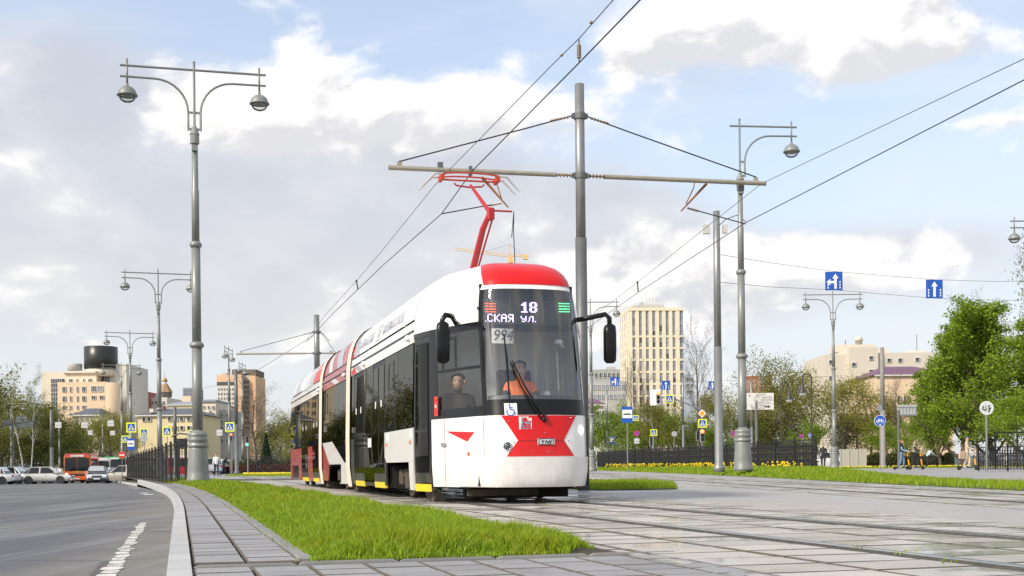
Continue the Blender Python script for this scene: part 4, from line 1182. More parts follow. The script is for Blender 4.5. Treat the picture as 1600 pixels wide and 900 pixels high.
pas, _ = person('person in black seated behind the cab side window', (h2.x, h2.y, h2.z - 1.15), math.pi - .1, dict(sit, elL=(-.21, .02, .64), elR=(.21, .02, .64), wrL=(-.06, .2, .56), wrR=(.06, .2, .56)), BLK, BLK, BLK, hair=M_hair('brown', (.06, .035, .02)), eyes=True, scale=1.06, feet=False)
# ------------------------------------------------------------------ street lamps
M_lampgrey = mat('lamp_paint', (.225, .235, .22), .42, .25, var=.14, vscale=2.5, stain=((.33, .33, .31), .5, .55, .7, 3))
M_galv = mat('galvanised_steel', (.27, .275, .27), .42, .6, var=.16, vscale=3, stain=((.40, .38, .35), .5, .55, .75, 2.5))
M_galvd = mat('galvanised_dull', (.14, .145, .145), .5, .4, var=.2, vscale=3, stain=((.26, .26, .26), .6, .55, .75, 2.0))
M_bowl = glass('lamp_bowl', (.86, .88, .86), 1.35, .05, .04)
M_dkmetal = mat('dark_fitting', (.05, .05, .045), .5, .3, var=.1)
def make_lamp(sides):
    t = thing('street_lamp', 'x', 'street lamp')
    MB().lathe([(.385, 0), (.385, .10), (.37, .14), (.37, .2), (.355, .24), (.35, .42), (.30, 1.12), (.295, 1.16)], 20).build('plinth', M_lampgrey, t, True)
    MB().lathe([(.30, 1.16), (.335, 1.19), (.335, 1.25), (.30, 1.29), (.285, 1.33), (.325, 1.37), (.335, 1.44), (.30, 1.50), (.31, 1.54), (.325, 1.58), (.30, 1.64), (.19, 1.70), (.175, 1.74)], 20).build('moulding', M_lampgrey, t, True)
    MB().lathe([(.17, 1.7), (.165, 4.5)], 14).build('shaft', M_lampgrey, t, True)
    MB().lathe([(.165, 4.46), (.235, 4.52), (.24, 4.58), (.20, 4.64), (.15, 4.68)], 16).build('collar', M_lampgrey, t, True)
    MB().lathe([(.148, 4.6), (.145, 7.85)], 14).build('shaft', M_lampgrey, t, True)
    MB().lathe([(.148, 7.8), (.195, 7.86), (.205, 7.92), (.16, 8.0), (.125, 8.02)], 16).build('collar', M_lampgrey, t, True)
    MB().lathe([(.125, 7.95), (.125, 9.7), (.105, 9.75), (.10, 11.3)], 12).build('shaft', M_lampgrey, t, True)
    MB().lathe([(.10, 11.25), (.15, 11.27), (.15, 11.55), (.17, 11.57), (.06, 11.85)], 12).box((0, -.12, 11.1), (.2, .1, .18)).build('head_fitting', M_lampgrey, t)
    MB().tube([(0, 0, 11.8), (0, 0, 13.95)], .042, 8).ball((0, 0, 13.98), .05, 8, 6).build('spire', M_lampgrey, t)
    x0 = -2.35 if -1 in sides else -.4; x1 = 2.35 if 1 in sides else .4
    MB().tube([(x0, 0, 13.72), (x1, 0, 13.72)], .04, 8).build('cross_bar', M_lampgrey, t)
    for s_ in sides:
        pts = [(s_ * .2, 0, 11.7), (s_ * .2, 0, 12.3)]
        for k in range(1, 9):
            a = R(90 * k / 8); pts.append((s_ * (.2 + 1.05 * (1 - math.cos(a))), 0, 12.3 + 1.05 * math.sin(a)))
        pts.append((s_ * 2.35, 0, 13.36))
        MB().tube(pts, .038, 8).build('arm', M_lampgrey, t)
        for z in (11.75, 12.3): MB().box((s_ * .1, 0, z), (.2, .05, .07)).build('bracket', M_lampgrey, t)
        h = MB().lathe([(.03, .52), (.05, .50), (.05, .42), (.16, .385), (.26, .29), (.305, .18), (.31, .155), (.335, .145), (.335, .10), (.29, .09)], 18, (s_ * 2.13, 0, 12.62)).tube([(s_ * 2.13, 0, 13.05), (s_ * 2.13, 0, 13.95)], .035, 8).build('lantern', M_lampgrey, t, True)
        MB().lathe([(.28, .11), (.262, .02), (.20, -.06), (.10, -.11), (.01, -.12)], 18, (s_ * 2.13, 0, 12.62)).build('bowl', M_bowl, h, True)
        MB().lathe([(.27, .14), (.2, .10), (.01, .09)], 14, (s_ * 2.13, 0, 12.62)).build('reflector', mat('reflector', (.20, .20, .19), .35, .7, var=.1), h, True)
    return t
ld_ = make_lamp((-1, 1)); l1 = make_lamp((1,))
remember(ld_); remember(l1)
GL = 'grey street lamps with hanging bowl lanterns'
def lamp(proto, first, label, px, Y, rz=TA, z=0., sc=1.):
    loc = (gx(px, Y), Y, z)
    if first:
        proto.location = loc; proto.rotation_euler = (0, 0, rz); return tag(proto, label, None, GL)
    return dup(proto, label, loc, rz, sc, GL)
lamp(ld_, 1, 'tallest double-armed street lamp rising beside the near footway', 309.5, 41, TA, .06)
lamp(ld_, 0, 'double-armed street lamp just behind the tallest one', 250, 83, TA + .05, 0)
lamp(ld_, 0, 'double-armed street lamp standing above the crossing and stop signs', 205, 119, TA + .1, 0)
lamp(ld_, 0, 'farthest double-armed street lamp in the left row, behind the no entry sign', 191, 152, TA + .1, -.3)
lamp(l1, 1, 'single-armed street lamp on the verge next to the grey steel pole', 1161, 49, TA - .15, .2)
lamp(ld_, 0, 'double-armed street lamp behind the hanging left-turn lane sign', 1304, 97, 0, 0)
lamp(l1, 0, 'single-armed street lamp mostly hidden behind the catenary mast', 925, 100, 0, 0)
lamp(ld_, 0, 'street lamp at the right edge with one lantern over the birch', 1649, 68, 0, 0)
lamp(ld_, 0, 'street lamp seen edge-on above a yellow crossing sign', 359, 134, R(92), -.2)
lamp(ld_, 0, 'street lamp seen edge-on in front of the orange office tower', 380, 154, R(92), -.2)
lamp(l1, 0, 'single-armed street lamp in front of the birches', 18, 132, 0, -.8, .62)
lamp(l1, 0, 'small single-armed street lamp below the cream office block', 93, 150, 0, -.8, .64)
lamp(l1, 0, 'small single-armed street lamp in front of the grey-roofed pavilion', 161, 170, 0, -.8, .64)
# black park lamps
def park_lamp(label, px, Y, ytop, side):
    t = thing('park_lamp', label, 'street lamp', (gx(px, Y), Y, 0), 0, 'black park lamps'); H = at(px, ytop, Y).z
    MB().lathe([(.12, 0), (.12, .3), (.07, .4), (.06, H * .45), (.045, H * .46), (.045, H - .5)], 10).build('post', M_dkmetal, t)
    MB().tube([(0, 0, H - .55), (0, 0, H - .25), (side * .15, 0, H - .03), (side * .4, 0, H), (side * .62, 0, H - .1), (side * .65, 0, H - .6)], .04, 8).build('crook', M_dkmetal, t)
    h = MB().lathe([(.05, 0), (.1, -.2), (.16, -.5), (.36, -.75), (.36, -.8)], 12, (side * .65, 0, H - .55)).build('shade', M_dkmetal, t, True)
    MB().ball((side * .65, 0, H - 1.36), .26, 12, 8, .8).build('globe', mat('milk_glass', (.75, .75, .72), .3, var=0), h, True)
park_lamp('black park lamp next to the direction board', 1221, 95, 597, 1); park_lamp('black crook-necked park lamp nearer the fence end', 1269, 88, 584, -1)

# ------------------------------------------------------------------ catenary masts and wires
M_rod = mat('bracket_tube', (.36, .33, .26), .55, .3, var=.2, vscale=4)
M_rustrod = mat('rusty_rod', (.26, .10, .04), .8, var=.3, vscale=9)
M_ins = mat('insulator', (.22, .15, .09), .3, var=.15)
M_wire = mat('copper_wire', (.03, .028, .035), .5, .3, var=0)
def insul(name, parent, a, b, r_=.06, n=6):
    a, b = Vector(a), Vector(b); mb = MB(); mb.tube([a, b], r_ * .35, 6)
    d = (b - a)
    for k in range(n):
        c = a + d * ((k + .5) / n); mb.tube([c - d.normalized() * .012, c + d.normalized() * .012], [r_, r_ * .7], 8)
    return mb.build(name, M_ins, parent)
def mast(label, base, H, armL, armR, zarm, r_, rz, stay_z, steady=True, groups='tram catenary masts'):
    t = thing('catenary_mast', label, 'mast', base, rz, groups)
    MB().tube([(0, 0, -.1), (0, 0, H * .62)], [r_ * 1.12, r_ * 1.1], 16).build('lower_shaft', M_galvd, t, True)
    MB().tube([(0, 0, H * .60), (0, 0, H)], [r_ * .94, r_ * .9], 16).build('upper_shaft', M_galv, t, True)
    for z in (zarm, stay_z): MB().lathe([(r_ * 1.05, -.07), (r_ * 1.12, -.05), (r_ * 1.12, .05), (r_ * 1.05, .07)], 14, (0, 0, z)).box((r_ * 1.15, 0, z), (.08, .1, .09)).box((-r_ * 1.15, 0, z), (.08, .1, .09)).build('clamp', M_galvd, t)
    for sg, L in ((-1, armL), (1, armR)):
        if not L: continue
        insul('insulator', t, (sg * (r_ + .06), 0, zarm), (sg * (r_ + .42), 0, zarm), .05, 5)
        a = MB().tube([(sg * (r_ + .40), 0, zarm), (sg * L, 0, zarm + .0)], .048, 10).build('bracket_arm', M_rod, t)
        MB().box((sg * (L - .22), 0, zarm + .07), (.10, .03, .09)).build('stay_lug', M_rod, a)
        MB().tube([(sg * (r_ + .05), 0, stay_z), (sg * (r_ + .9), 0, stay_z - .9 * (stay_z - zarm - .1) / (L - .2)), (sg * (L - .2), 0, zarm + .12)], .014, 5).build('stay_wire', M_wire, t)
        insul('insulator', t, (sg * (r_ + .12), 0, stay_z - .03), (sg * (r_ + .5), 0, stay_z - .4 * (stay_z - zarm) / L), .035, 6)
    return t
ang_arm = math.atan2(25.15 - 24.0, gx(1193, 25.15) - gx(607, 24.0) + 0.0) + .08
pb_ = Vector((gx(915.5, 24.6), 24.6, 0.02))
Hm = at(907, 133, 24.6).z; zarm = at(908, 276, 24.6).z; zst = at(908, 183, 24.6).z
LL = (at(908, 276, 24.6) - at(607, 262, 23.9)).length; LR = (at(1193, 287, 25.6) - at(908, 276, 24.6)).length
mast1 = mast('thick grey catenary mast with a cross arm standing behind the tram', pb_ + Vector((at(908, 400, 24.6).x - gx(915.5, 24.6), 0, 0)), Hm, LL, LR, zarm, .105, math.atan2(25.6 - 23.9, at(1193, 287, 25.6).x - at(607, 262, 23.9).x), zst)
M1 = Matrix.Translation(mast1.location) @ Matrix.Rotation(mast1.rotation_euler.z, 4, 'Z'); M1I = M1.inverted()
def mloc(px, py, Y): return M1I @ at(px, py, Y)
# registration arms
MB().tube([mloc(1104, 287, 25.3), mloc(1064, 330, 25.2)], [.03, .014], 6).tube([mloc(1086, 281, 25.3), mloc(1084, 293, 25.3), mloc(1072, 318, 25.2)], .012, 5).build('drop_bracket', M_rustrod, mast1)
MB().tube([mloc(1074, 325, 25.2), mloc(1165, 350, 25.5)], .012, 5).build('registration_arm', M_wire, mast1); insul('insulator', mast1, mloc(1074, 325, 25.2), mloc(1092, 330, 25.2), .03, 7)
MB().tube([mloc(753, 277, 24.3), mloc(794, 324, 24.3)], [.03, .014], 6).tube([mloc(774, 268, 24.3), mloc(775, 283, 24.3), mloc(784, 312, 24.3)], .012, 5).build('drop_bracket', M_rustrod, mast1)
MB().tube([mloc(784, 317, 24.3), mloc(690, 334, 24.2)], .012, 5).build('registration_arm', M_wire, mast1); insul('insulator', mast1, mloc(784, 317, 24.3), mloc(764, 321, 24.3), .03, 7)
MB().box(mloc(688, 262, 24.0), (.10, .1, .2)).build('wire_clamp', M_galvd, mast1); MB().box(mloc(735, 268, 24.1), (.06, .1, .2)).build('wire_clamp', M_galvd, mast1); MB().box(mloc(1157, 290, 25.5), (.12, .1, .22)).build('wire_clamp', M_galvd, mast1)
zf = at(496, 552, 61).z
mast('distant catenary mast with a cross arm over the rear of the tram', (gx(497, 61), 61, 0), at(496, 492, 61).z, 3.95, .9, zf, .15, .03, at(496, 519, 61).z)
def pole(label, px, Y, ytop, r_, m=None, z=0., box=None, name='steel_pole', taper=.85, cat='pole'):
    t = thing(name, label, cat, (gx(px, Y), Y, z), 0)
    H = at(px, ytop, Y).z - z
    MB().lathe([(r_ * 1.5, 0), (r_ * 1.5, .25), (r_ * 1.05, .3), (r_ * 1.05, H * .48)], 14).build('lower_shaft', m or M_galv, t, True)
    MB().lathe([(r_ * .95, H * .47), (r_ * taper, H), (r_ * .2, H + .02)], 14).build('upper_shaft', M_galv if m is None else m, t, True)
    return t, H
pr, HP = pole('plain grey steel pole with a small box, beside the verge lamp', 1123.5, 52, 330, .165, z=.15)
MB().box((-.42, .05, HP - .75), (.28, .2, .38)).box((.36, .05, HP - .75), (.2, .2, .34)).build('equipment_box', mat('box_cream', (.50, .49, .45), .5), pr)
MB().tube([(.1, 0, HP - .6), (.4, -.1, HP - .35), (.85, -.15, HP - .2), (1.2, -.2, HP - .5)], .02, 6).build('aerial_bracket', M_galvd, pr)
M_concr = mat('concrete_pole', (.25, .235, .22), .8, var=.2, vscale=2)
pole('tall bare concrete pole behind the bicycle sign', 1380, 100, 543, .19, M_concr, name='concrete_pole')
pole('dark slim pole between the birches and the orange bus', 81, 140, 640, .2, M_galvd, -.8, name='steel_pole')
pole('grey pole beside the edge-on lamp and crossing sign', 370, 105, 577, .17, M_galvd, name='steel_pole')
pole('thin dark pole in front of the long yellow building', 274, 135, 636, .2, M_galvd, name='steel_pole')
pole('slim pole with a camera rising behind the direction board', 1175, 112, 596, .11, M_galv, name='steel_pole')
pole('slim grey pole left of the tram stop plate', 949, 150, 610, .13, M_galv, name='steel_pole')
pole('slim grey pole between the two hanging lane signs above the fence', 1068, 140, 590, .12, M_galv, name='steel_pole')
# wires
def wire(name, label, pts, r_=.008, group='tram overhead wires'):
    o = MB().tube([at(*p) for p in pts], r_, 5).build(name, M_wire); o['kind'] = 'thing'
    return tag(o, label, 'wire', group)
def cy(px, py): return 5.0 * FPX / (HY - .0105 * (px - 800) - py)
c1 = [(1128, -130, cy(1128, -130)), (1000, 0, cy(1000, 0)), (904, 99, cy(904, 99)), (738, 267, cy(738, 267)), (690, 334, cy(690, 334)), (600, 413, cy(600, 413)), (520, 490, cy(520, 490)), (478, 535, 58)]
wire('contact_wire', 'thick contact wire over the tram running to the upper edge of the photo', c1, .009)
m1 = [(1090, -150, 11.2), (958, 0, 13.9), (905, 60, 15.3), (864, 100, 16.6), (735, 232, 21.4), (704, 263, 23.9), (679, 290, 24.6), (600, 388, 30.5), (557, 439, 36), (510, 490, 45), (480, 530, 58)]
wire('messenger_wire', 'thin carrier wire above the contact wire of the tram', m1, .006)
c2 = [(1760, 43, 14), (1600, 125, cy(1600, 125)), (1380, 238, cy(1380, 238)), (1165, 348, cy(1165, 348)), (1000, 455, cy(1000, 455)), (900, 525, 46), (820, 580, 60)]
wire('contact_wire', 'contact wire over the far track crossing the single-armed lamp', c2, .009)
m2 = [(1760, 10, 14), (1600, 92, 16.3), (1400, 187, 20.2), (1190, 287, 25.6), (1110, 350, 28.6), (1000, 438, 35.5), (900, 515, 46)]
wire('messenger_wire', 'thin carrier wire above the far track', m2, .006)
hg = thing('wire_hanger', 'ribbed insulator hanging between carrier and contact wire above the mast', 'insulator', at(905, 99, 15.3), 0, 'wire fittings')
dz = at(905, 62, 15.3).z - at(905, 99, 15.3).z
MB().tube([(0, 0, .02), (0, 0, dz)], .01, 5).build('rod', M_galvd, hg); insul('insulator', hg, (0, 0, .07), (0, 0, dz - .06), .03, 7)
for (px, py, Y, lb) in ((923.5, 35, 14.8, 'small clamp on the carrier wire nearest the top edge'), (877.5, 86, 16.1, 'small clamp on the carrier wire left of the ribbed insulator')):
    tag(MB().ball(at(px, py, Y), .022, 8, 6).build('wire_clamp', M_ins), lb, 'wire clamp', 'wire fittings')
hg2 = MB().tube([at(557, 439, 36), at(559, 452, 36)], .02, 5).ball(at(557, 439, 36), .035, 6, 4).build('wire_hanger', M_dkmetal); tag(hg2, 'short hanger joining the two wires left of the tram', 'wire hanger', 'wire fittings')
hg3 = MB().tube([at(996, 441, 35.5), at(997, 456, 35.5)], .02, 5).ball(at(996, 441, 35.5), .035, 6, 4).build('wire_hanger', M_dkmetal); tag(hg3, 'short hanger joining the two wires of the far track', 'wire hanger', 'wire fittings')
wire('span_wire', 'upper span wire from the steel pole carrying the big lane signs', [(1126, 398, 52), (1200, 410, 65), (1303, 424, 80), (1460, 437, 82), (1560, 440, 84), (1800, 436, 90)], .012, 'sign span wires')
wire('span_wire', 'lower span wire from the steel pole carrying the big lane signs', [(1126, 441, 52), (1200, 448, 65), (1303, 453, 80), (1460, 466, 82), (1560, 469, 84), (1800, 470, 90)], .012, 'sign span wires')
wire('span_wire', 'thin span wire behind the left of the distant mast', [(300, 610, 110), (340, 602, 100), (400, 580, 80), (497, 520, 61)], .012, 'thin cross wires')

# ------------------------------------------------------------------ fences
M_iron = mat('black_iron', (.012, .012, .013), .45, .2, var=.2, vscale=5)
def fence(name, label, pts, H, step, bars, lattice=False, zs=None, near_posts=None):
    t = thing(name, label, 'fence', (pts[0][0], pts[0][1], 0), 0, 'black iron fences')
    o = Vector((pts[0][0], pts[0][1], 0))
    P = [Vector((p[0], p[1], p[2] if len(p) > 2 else 0)) - o for p in pts]
    seg = [(P[i + 1] - P[i]).length for i in range(len(P) - 1)]; L = sum(seg)
    def walk_(d):
        for i, s_ in enumerate(seg):
            if d <= s_ or i == len(seg) - 1: return P[i] + (P[i + 1] - P[i]) * (d / s_)
            d -= s_
    n = max(1, round(L / step))
    post_me = MB().box((0, 0, (H + .06) / 2), (.07, .07, H + .06)).add([(-.06, -.06, H + .06), (.06, -.06, H + .06), (.06, .06, H + .06), (-.06, .06, H + .06), (0, 0, H + .16)], [(0, 1, 4), (1, 2, 4), (2, 3, 4), (3, 0, 4), (3, 2, 1, 0)]).mesh('post', M_iron)
    for i in range(n + 1):
        q = walk_(L * i / n); po = link('post', post_me, t); po.location = q
    for i in range(n):
        a, b_ = walk_(L * i / n), walk_(L * (i + 1) / n); d = b_ - a; e = d.normalized()
        pn = MB(); rz = math.atan2(d.y, d.x)
        for z, h in ((H - .02, .05), (H - .20, .03), (.10, .05), (.26, .03)):
            pn.tube([a + Vector((0, 0, z)), b_ + Vector((0, 0, z))], h * .6, 4)
        for k in range(1, bars):
            c = a + d * (k / bars); pn.tube([c + Vector((0, 0, .1)), c + Vector((0, 0, H - .02))], .022 if lattice else .014, 4)
            if lattice:
                w_ = d.length / bars
                for z0, z1 in ((.26, .62), (.62, .98), (.98, H - .2)):
                    pn.tube([c + Vector((0, 0, z0)), c + e * w_ * .5 + Vector((0, 0, (z0 + z1) / 2)), c + Vector((0, 0, z1))], .022, 3, False)
                    pn.tube([c + Vector((0, 0, z0)), c - e * w_ * .5 + Vector((0, 0, (z0 + z1) / 2)), c + Vector((0, 0, z1))], .022, 3, False)
        struct(pn.build('panel', M_iron, t, fix=False), 'stuff')
    return t
lf = []
for k in range(9):
    f = k / 8; Y = 43.5 + (84 - 43.5) * f; px = 291 - 92 * f ** .62 * 1.0
    lf.append((gx(px, Y), Y, -.0 - .1 * f))
fence('iron_fence', 'black iron fence along the footway at the foot of the tall lamp', lf, 1.48, 2.6, 5)
fence('iron_fence', 'long black cast fence behind the yellow flowers', [(15.3, 62, .15), (13.2, 78, .15), (10.9, 98, .2), (8.4, 121, .25)], 1.55, 3.0, 14, True)
fence('iron_fence', 'short return of the cast fence by the passer-by', [(15.3, 62.05, .0), (17.0, 70, 0)], 1.2, 2.7, 12, True)
fence('iron_fence', 'black cast fence at the right edge behind the bare round sign', [(gx(1529, 62), 62, 0), (gx(1541, 61), 61, 0), (gx(1700, 55), 55, 0)], 1.2, 2.4, 12, True)
fence('iron_fence', 'low ornamental fence where a passer-by walks left of the tram', [(gx(378, 125), 125, 0), (gx(420, 124), 124, 0), (gx(470, 122), 122, 0)], 1.75, 2.8, 10, True)
fence('iron_fence', 'dark park fence under the big green trees', [(gx(1335, 118), 118, 0), (gx(1500, 118), 118, 0), (gx(1640, 112), 112, 0)], 1.2, 3., 10)
# shelter frame and dark box beside the left fence
bx_ = thing('cable_box', 'black box on a post at the near end of the left iron fence', 'box', (gx(278, 60), 60, 0)); MB().box((0, 0, .9), (.18, .18, 1.9)).build('post', M_iron, bx_); MB().box((.15, 0, 1.75), (.6, .3, .5)).build('housing', M_iron, bx_, bevel=.04); MB().tube([(-.3, 0, 2.1), (.1, 0, 2.25), (.5, 0, 2.2)], .04, 6).build('hood', M_galvd, bx_)
# ------------------------------------------------------------------ road signs and signals
M_sb = mat('sign_blue', (.01, .085, .42), .4, var=.03); M_sw = mat('sign_white', (.78, .78, .77), .4, var=.03); M_sy = mat('sign_fluorescent', (.78, .85, .02), .4, var=.03)
M_sr = mat('sign_red', (.62, .015, .02), .4, var=.03); M_sk = mat('sign_black', (.01, .01, .01), .5, var=0); M_sg = mat('turned_sign', (.42, .43, .43), .5, .2, var=.1, vscale=3); M_so = mat('sign_orange', (.85, .33, .0), .4, var=0)
def face(name, parent, poly, m, y, z0=0., sc=1., x0=0.):
    return MB().prism([(x0 + p[0] * sc, z0 + p[1] * sc) for p in poly], 1, y, y - .004).build(name, m, parent)
def rect(w, h, cx=0, cz=0): return [(cx - w / 2, cz - h / 2), (cx + w / 2, cz - h / 2), (cx + w / 2, cz + h / 2), (cx - w / 2, cz + h / 2)]
def circ(r_, n=20, cx=0, cz=0): return [(cx + r_ * math.cos(2 * math.pi * i / n), cz + r_ * math.sin(2 * math.pi * i / n)) for i in range(n)]
def arrow(h, w=.16, hw=.4, hh=.35, cx=0., z0=-.5):
    return [(cx - w / 2, z0), (cx + w / 2, z0), (cx + w / 2, z0 + h - hh), (cx + hw / 2, z0 + h - hh), (cx, z0 + h), (cx - hw / 2, z0 + h - hh), (cx - w / 2, z0 + h - hh)]
def sign_face(t, kind, z, w, h):
    """builds the plate of a sign on thing t, centre height z"""
    if kind == 'crossing':
        p = MB().prism(rect(w, w, 0, z), 1, .02, -.01).build('plate', M_sy, t)
        face('blue_field', p, rect(w * .74, w * .74), M_sb, -.012, z); face('white_triangle', p, [(-.3, -.27), (.3, -.27), (0, .3)], M_sw, -.018, z, w)
        face('walking_figure', p, [(-.12, -.22), (-.05, -.22), (0, -.07), (.06, -.22), (.12, -.22), (.05, .0), (.06, .12), (-.05, .12), (-.06, 0)], M_sk, -.024, z, w)
        for k in range(3): face('stripe', p, rect(.05, .03, -.16 + .16 * k, -.24), M_sk, -.0245, z, w)
    elif kind == 'tram_stop':
        p = MB().prism(rect(w, h, 0, z), 1, .02, -.01).build('plate', M_sb, t)
        f = face('white_field', p, rect(w * .9, h * .52, 0, h * .05), M_sw, -.012, z)
        face('tram_symbol', p, [(-.36, -.02), (.36, -.02), (.36, .06), (.3, .10), (-.3, .10), (-.36, .06)], M_sk, -.018, z, w); face('tram_symbol', p, [(-.06, .12), (.0, .24), (.16, .14), (.14, .12), (.0, .21), (-.03, .12)], M_sk, -.018, z, w)
    elif kind == 'no_entry':
        p = MB().disc((0, 0, z), w / 2, 1, .03).build('plate', M_sr, t); face('white_bar', p, rect(w * .72, w * .18), M_sw, -.018, z); face('rim', p, circ(w * .52), M_sw, .022, z)
    elif kind == 'no_stopping':
        p = MB().disc((0, 0, z), w / 2, 1, .03).build('plate', M_sr, t); f = face('blue_field', p, circ(w * .4), M_sb, -.018, z)
        for a in (R(45), R(-45)):
            c_, s_ = math.cos(a), math.sin(a); face('red_bar', p, [(x * c_ - y * s_, x * s_ + y * c_) for x, y in rect(w * .8, w * .1)], M_sr, -.024 - .004 * (a > 0), z)
    elif kind == 'bicycle':
        p = MB().disc((0, 0, z), w / 2, 1, .03).build('plate', M_sw, t); face('blue_field', p, circ(w * .47), M_sb, -.018, z)
        for cx in (-.2, .2):
            b = MB(); n = 12
            for i in range(n):
                a0, a1 = 2 * math.pi * i / n, 2 * math.pi * (i + 1) / n
                b.prism([((cx + q * math.cos(a)) * w, z + (-.06 + q * math.sin(a)) * w) for q, a in ((.1, a0), (.14, a0), (.14, a1), (.1, a1))], 1, -.024, -.03)
            b.build('bicycle_wheel', M_sw, p)
        b = MB()
        for q in stroke([(-.2, -.06), (-.1, .1), (.12, .1), (.0, -.06), (-.2, -.06)], .035) + stroke([(.0, -.06), (-.12, .14)], .035) + stroke([(.2, -.06), (.11, .16), (.18, .17)], .035) + stroke([(-.17, .15), (-.06, .15)], .04):
            b.prism([(x * w, z + y * w) for x, y in q], 1, -.0245, -.0295)
        b.build('bicycle_frame', M_sw, p)
        face('small_disc', p, circ(w * .07, 10, 0, -w * .34), M_sw, -.0242, z)
    elif kind == 'disc_back':
        MB().disc((0, 0, z), w / 2, 1, .03).build('plate', M_sg, t); MB().box((0, -.03, z), (.06, .03, w * .8)).build('batten', M_sg, t)
    elif kind == 'graffiti_disc':
        p = MB().disc((0, 0, z), w / 2, 1, .03).build('plate', mat('disc_pale', (.62, .63, .62), .45, .1, var=.06), t); b = MB()
        for q in stroke([(-.33, .02), (-.22, .14), (-.2, .02), (-.34, -.1), (-.16, -.12)], .045) + stroke([(-.04, .22), (-.06, -.05), (-.2, -.18), (.0, -.16), (.02, -.02)], .045) + stroke([(.08, .16), (.24, .18), (.12, -.02), (.3, -.04), (.1, -.22)], .05) + stroke([(.14, .1), (.2, -.28)], .05) + stroke([(.3, .06), (.12, -.34)], .04):
            b.prism([(x * w, z + y * w) for x, y in q], 1, -.018, -.022)
        b.build('scrawl', M_sk, p)
    elif kind == 'blank':
        p = MB().prism(rect(w, h, 0, z), 1, .02, -.01).build('plate', mat('plate_back', (.55, .56, .56), .5, .1, var=.06, vscale=2), t); MB().box((0, -.025, z), (w * .9, .03, .05)).build('batten', M_sg, p)
    elif kind == 'priority':
        d = lambda q: [(-q, 0), (0, -q), (q, 0), (0, q)]
        p = MB().prism([(x, z + y) for x, y in d(w / 2)], 1, .02, -.01).build('plate', M_sw, t); face('orange_field', p, d(w * .36), M_so, -.012, z)
    elif kind.startswith('lane'):
        p = MB().prism(rect(w, h, 0, z), 1, .03, -.01).build('plate', M_sb, t); face('border', p, rect(w * .94, h * .94), M_sb, -.012, z)
        cx = .08 if 'left' in kind else (-.08 if 'right' in kind else 0.)
        face('arrow', p, arrow(.82, .13, .34, .26, cx, -.42), M_sw, -.018, z, h)
        if 'left' in kind: face('turn_arrow', p, [(cx - .06, -.12), (cx - .06, .0), (-.2, .0), (-.2, .12), (-.4, -.06), (-.2, -.24), (-.2, -.12)], M_sw, -.0175, z, h)
        if 'right' in kind: face('turn_arrow', p, [(cx + .06, -.12), (cx + .06, .0), (.2, .0), (.2, .12), (.4, -.06), (.2, -.24), (.2, -.12)], M_sw, -.0175, z, h)
        for sx_ in (-.32, .32):
            for k in range(3 if sx_ > 0 or 'left' not in kind else 2): face('lane_dash', p, rect(.06, .1, sx_, -.36 + k * .15), M_sw, -.018, z, h)
def sign(name, label, kind, px, py, wpx, Y, hpx=None, post=True, z=0., pr_=.035, group='road signs', rz=0., cat='road sign', ground=None):
    c = at(px, py, Y); w = wpx * Y / FPX; h = (hpx or wpx) * Y / FPX
    t = thing(name, label, cat, (c.x, Y, z), rz, group)
    if post: MB().tube([(0, .05, 0), (0, .05, c.z - z + h * .45)], pr_, 8).build('post', M_galv, t)
    sign_face(t, kind, c.z - z, w, h)
    return t
def crossing(label, px, py, w, Y, **k): return sign('crossing_sign', label, 'crossing', px, py, w, Y, **k)
crossing('yellow-framed crossing sign on the lamp post above the blue stop plate', 205, 668, 15.5, 117, z=-.3)
crossing('small yellow-framed crossing sign with an octagonal plate back beneath', 225, 675.5, 12, 135, z=-.4)
sign('turned_sign', 'octagonal back of a sign below the small crossing sign', 'disc_back', 225, 685, 12, 134.5, post=False)
crossing('yellow-framed crossing sign right of the second lamp shaft', 261, 674, 14.5, 112, z=-.1)
crossing('half-hidden crossing sign peeking out left of the third lamp', 195.5, 686, 11, 140, z=-.5)
crossing('yellow-framed crossing sign on the edge-on lamp post', 359, 667, 14.5, 108, z=-.1)
crossing('crossing sign sliver right of the tall lamp shaft', 300, 677, 10, 120, z=-.2)
sign('tram_stop_sign', 'blue stop plate under the crossing sign by the third lamp', 'tram_stop', 204.5, 694, 12, 116, 18, z=-.3, group='tram stop plates')
sign('no_entry_sign', 'round red no entry sign above the beige car', 'no_entry', 190.5, 711, 10.5, 104, z=-.6)
sign('tram_stop_sign', 'blue and white stop plate in the flower verge right of the tram', 'tram_stop', 980, 648, 17, 76, 25, z=.1, group='tram stop plates')
sign('tram_stop_sign', 'tiny distant stop plate near the slim pole', 'tram_stop', 957, 688, 7, 165, 13, group='tram stop plates')
crossing('crossing sign half hidden behind the verge stop plate', 993, 653, 9, 120, post=False)
crossing('crossing sign on the small curved mast', 1021.5, 676, 10.5, 122)
cm = thing('sign_mast', 'small curved mast carrying two crossing signs', 'mast', (gx(1021, 122.3), 122.3, 0)); MB().tube([(0, 0, 0), (0, 0, at(1021, 670, 122).z), (-.25, 0, at(1021, 658, 122).z), (-.8, 0, at(1021, 654.5, 122).z), (-1.75, 0, at(1021, 653, 122).z)], .06, 8).build('tube', M_galv, cm)
crossing('crossing sign hanging from the mast arm beside the big signal', 1046, 623.5, 13.5, 104, post=False)
crossing('crossing sign under the orange priority diamond', 1097.5, 661.5, 13.5, 104)
sign('priority_sign', 'orange and white diamond priority sign', 'priority', 1097, 646, 13, 104, post=False)
sign('no_stopping_sign', 'round blue no stopping sign with red cross', 'no_stopping', 995, 677, 9, 118)
sign('plate_sign', 'small white plate below the no stopping sign', 'blank', 995, 689, 8, 117.8, 8, post=False)
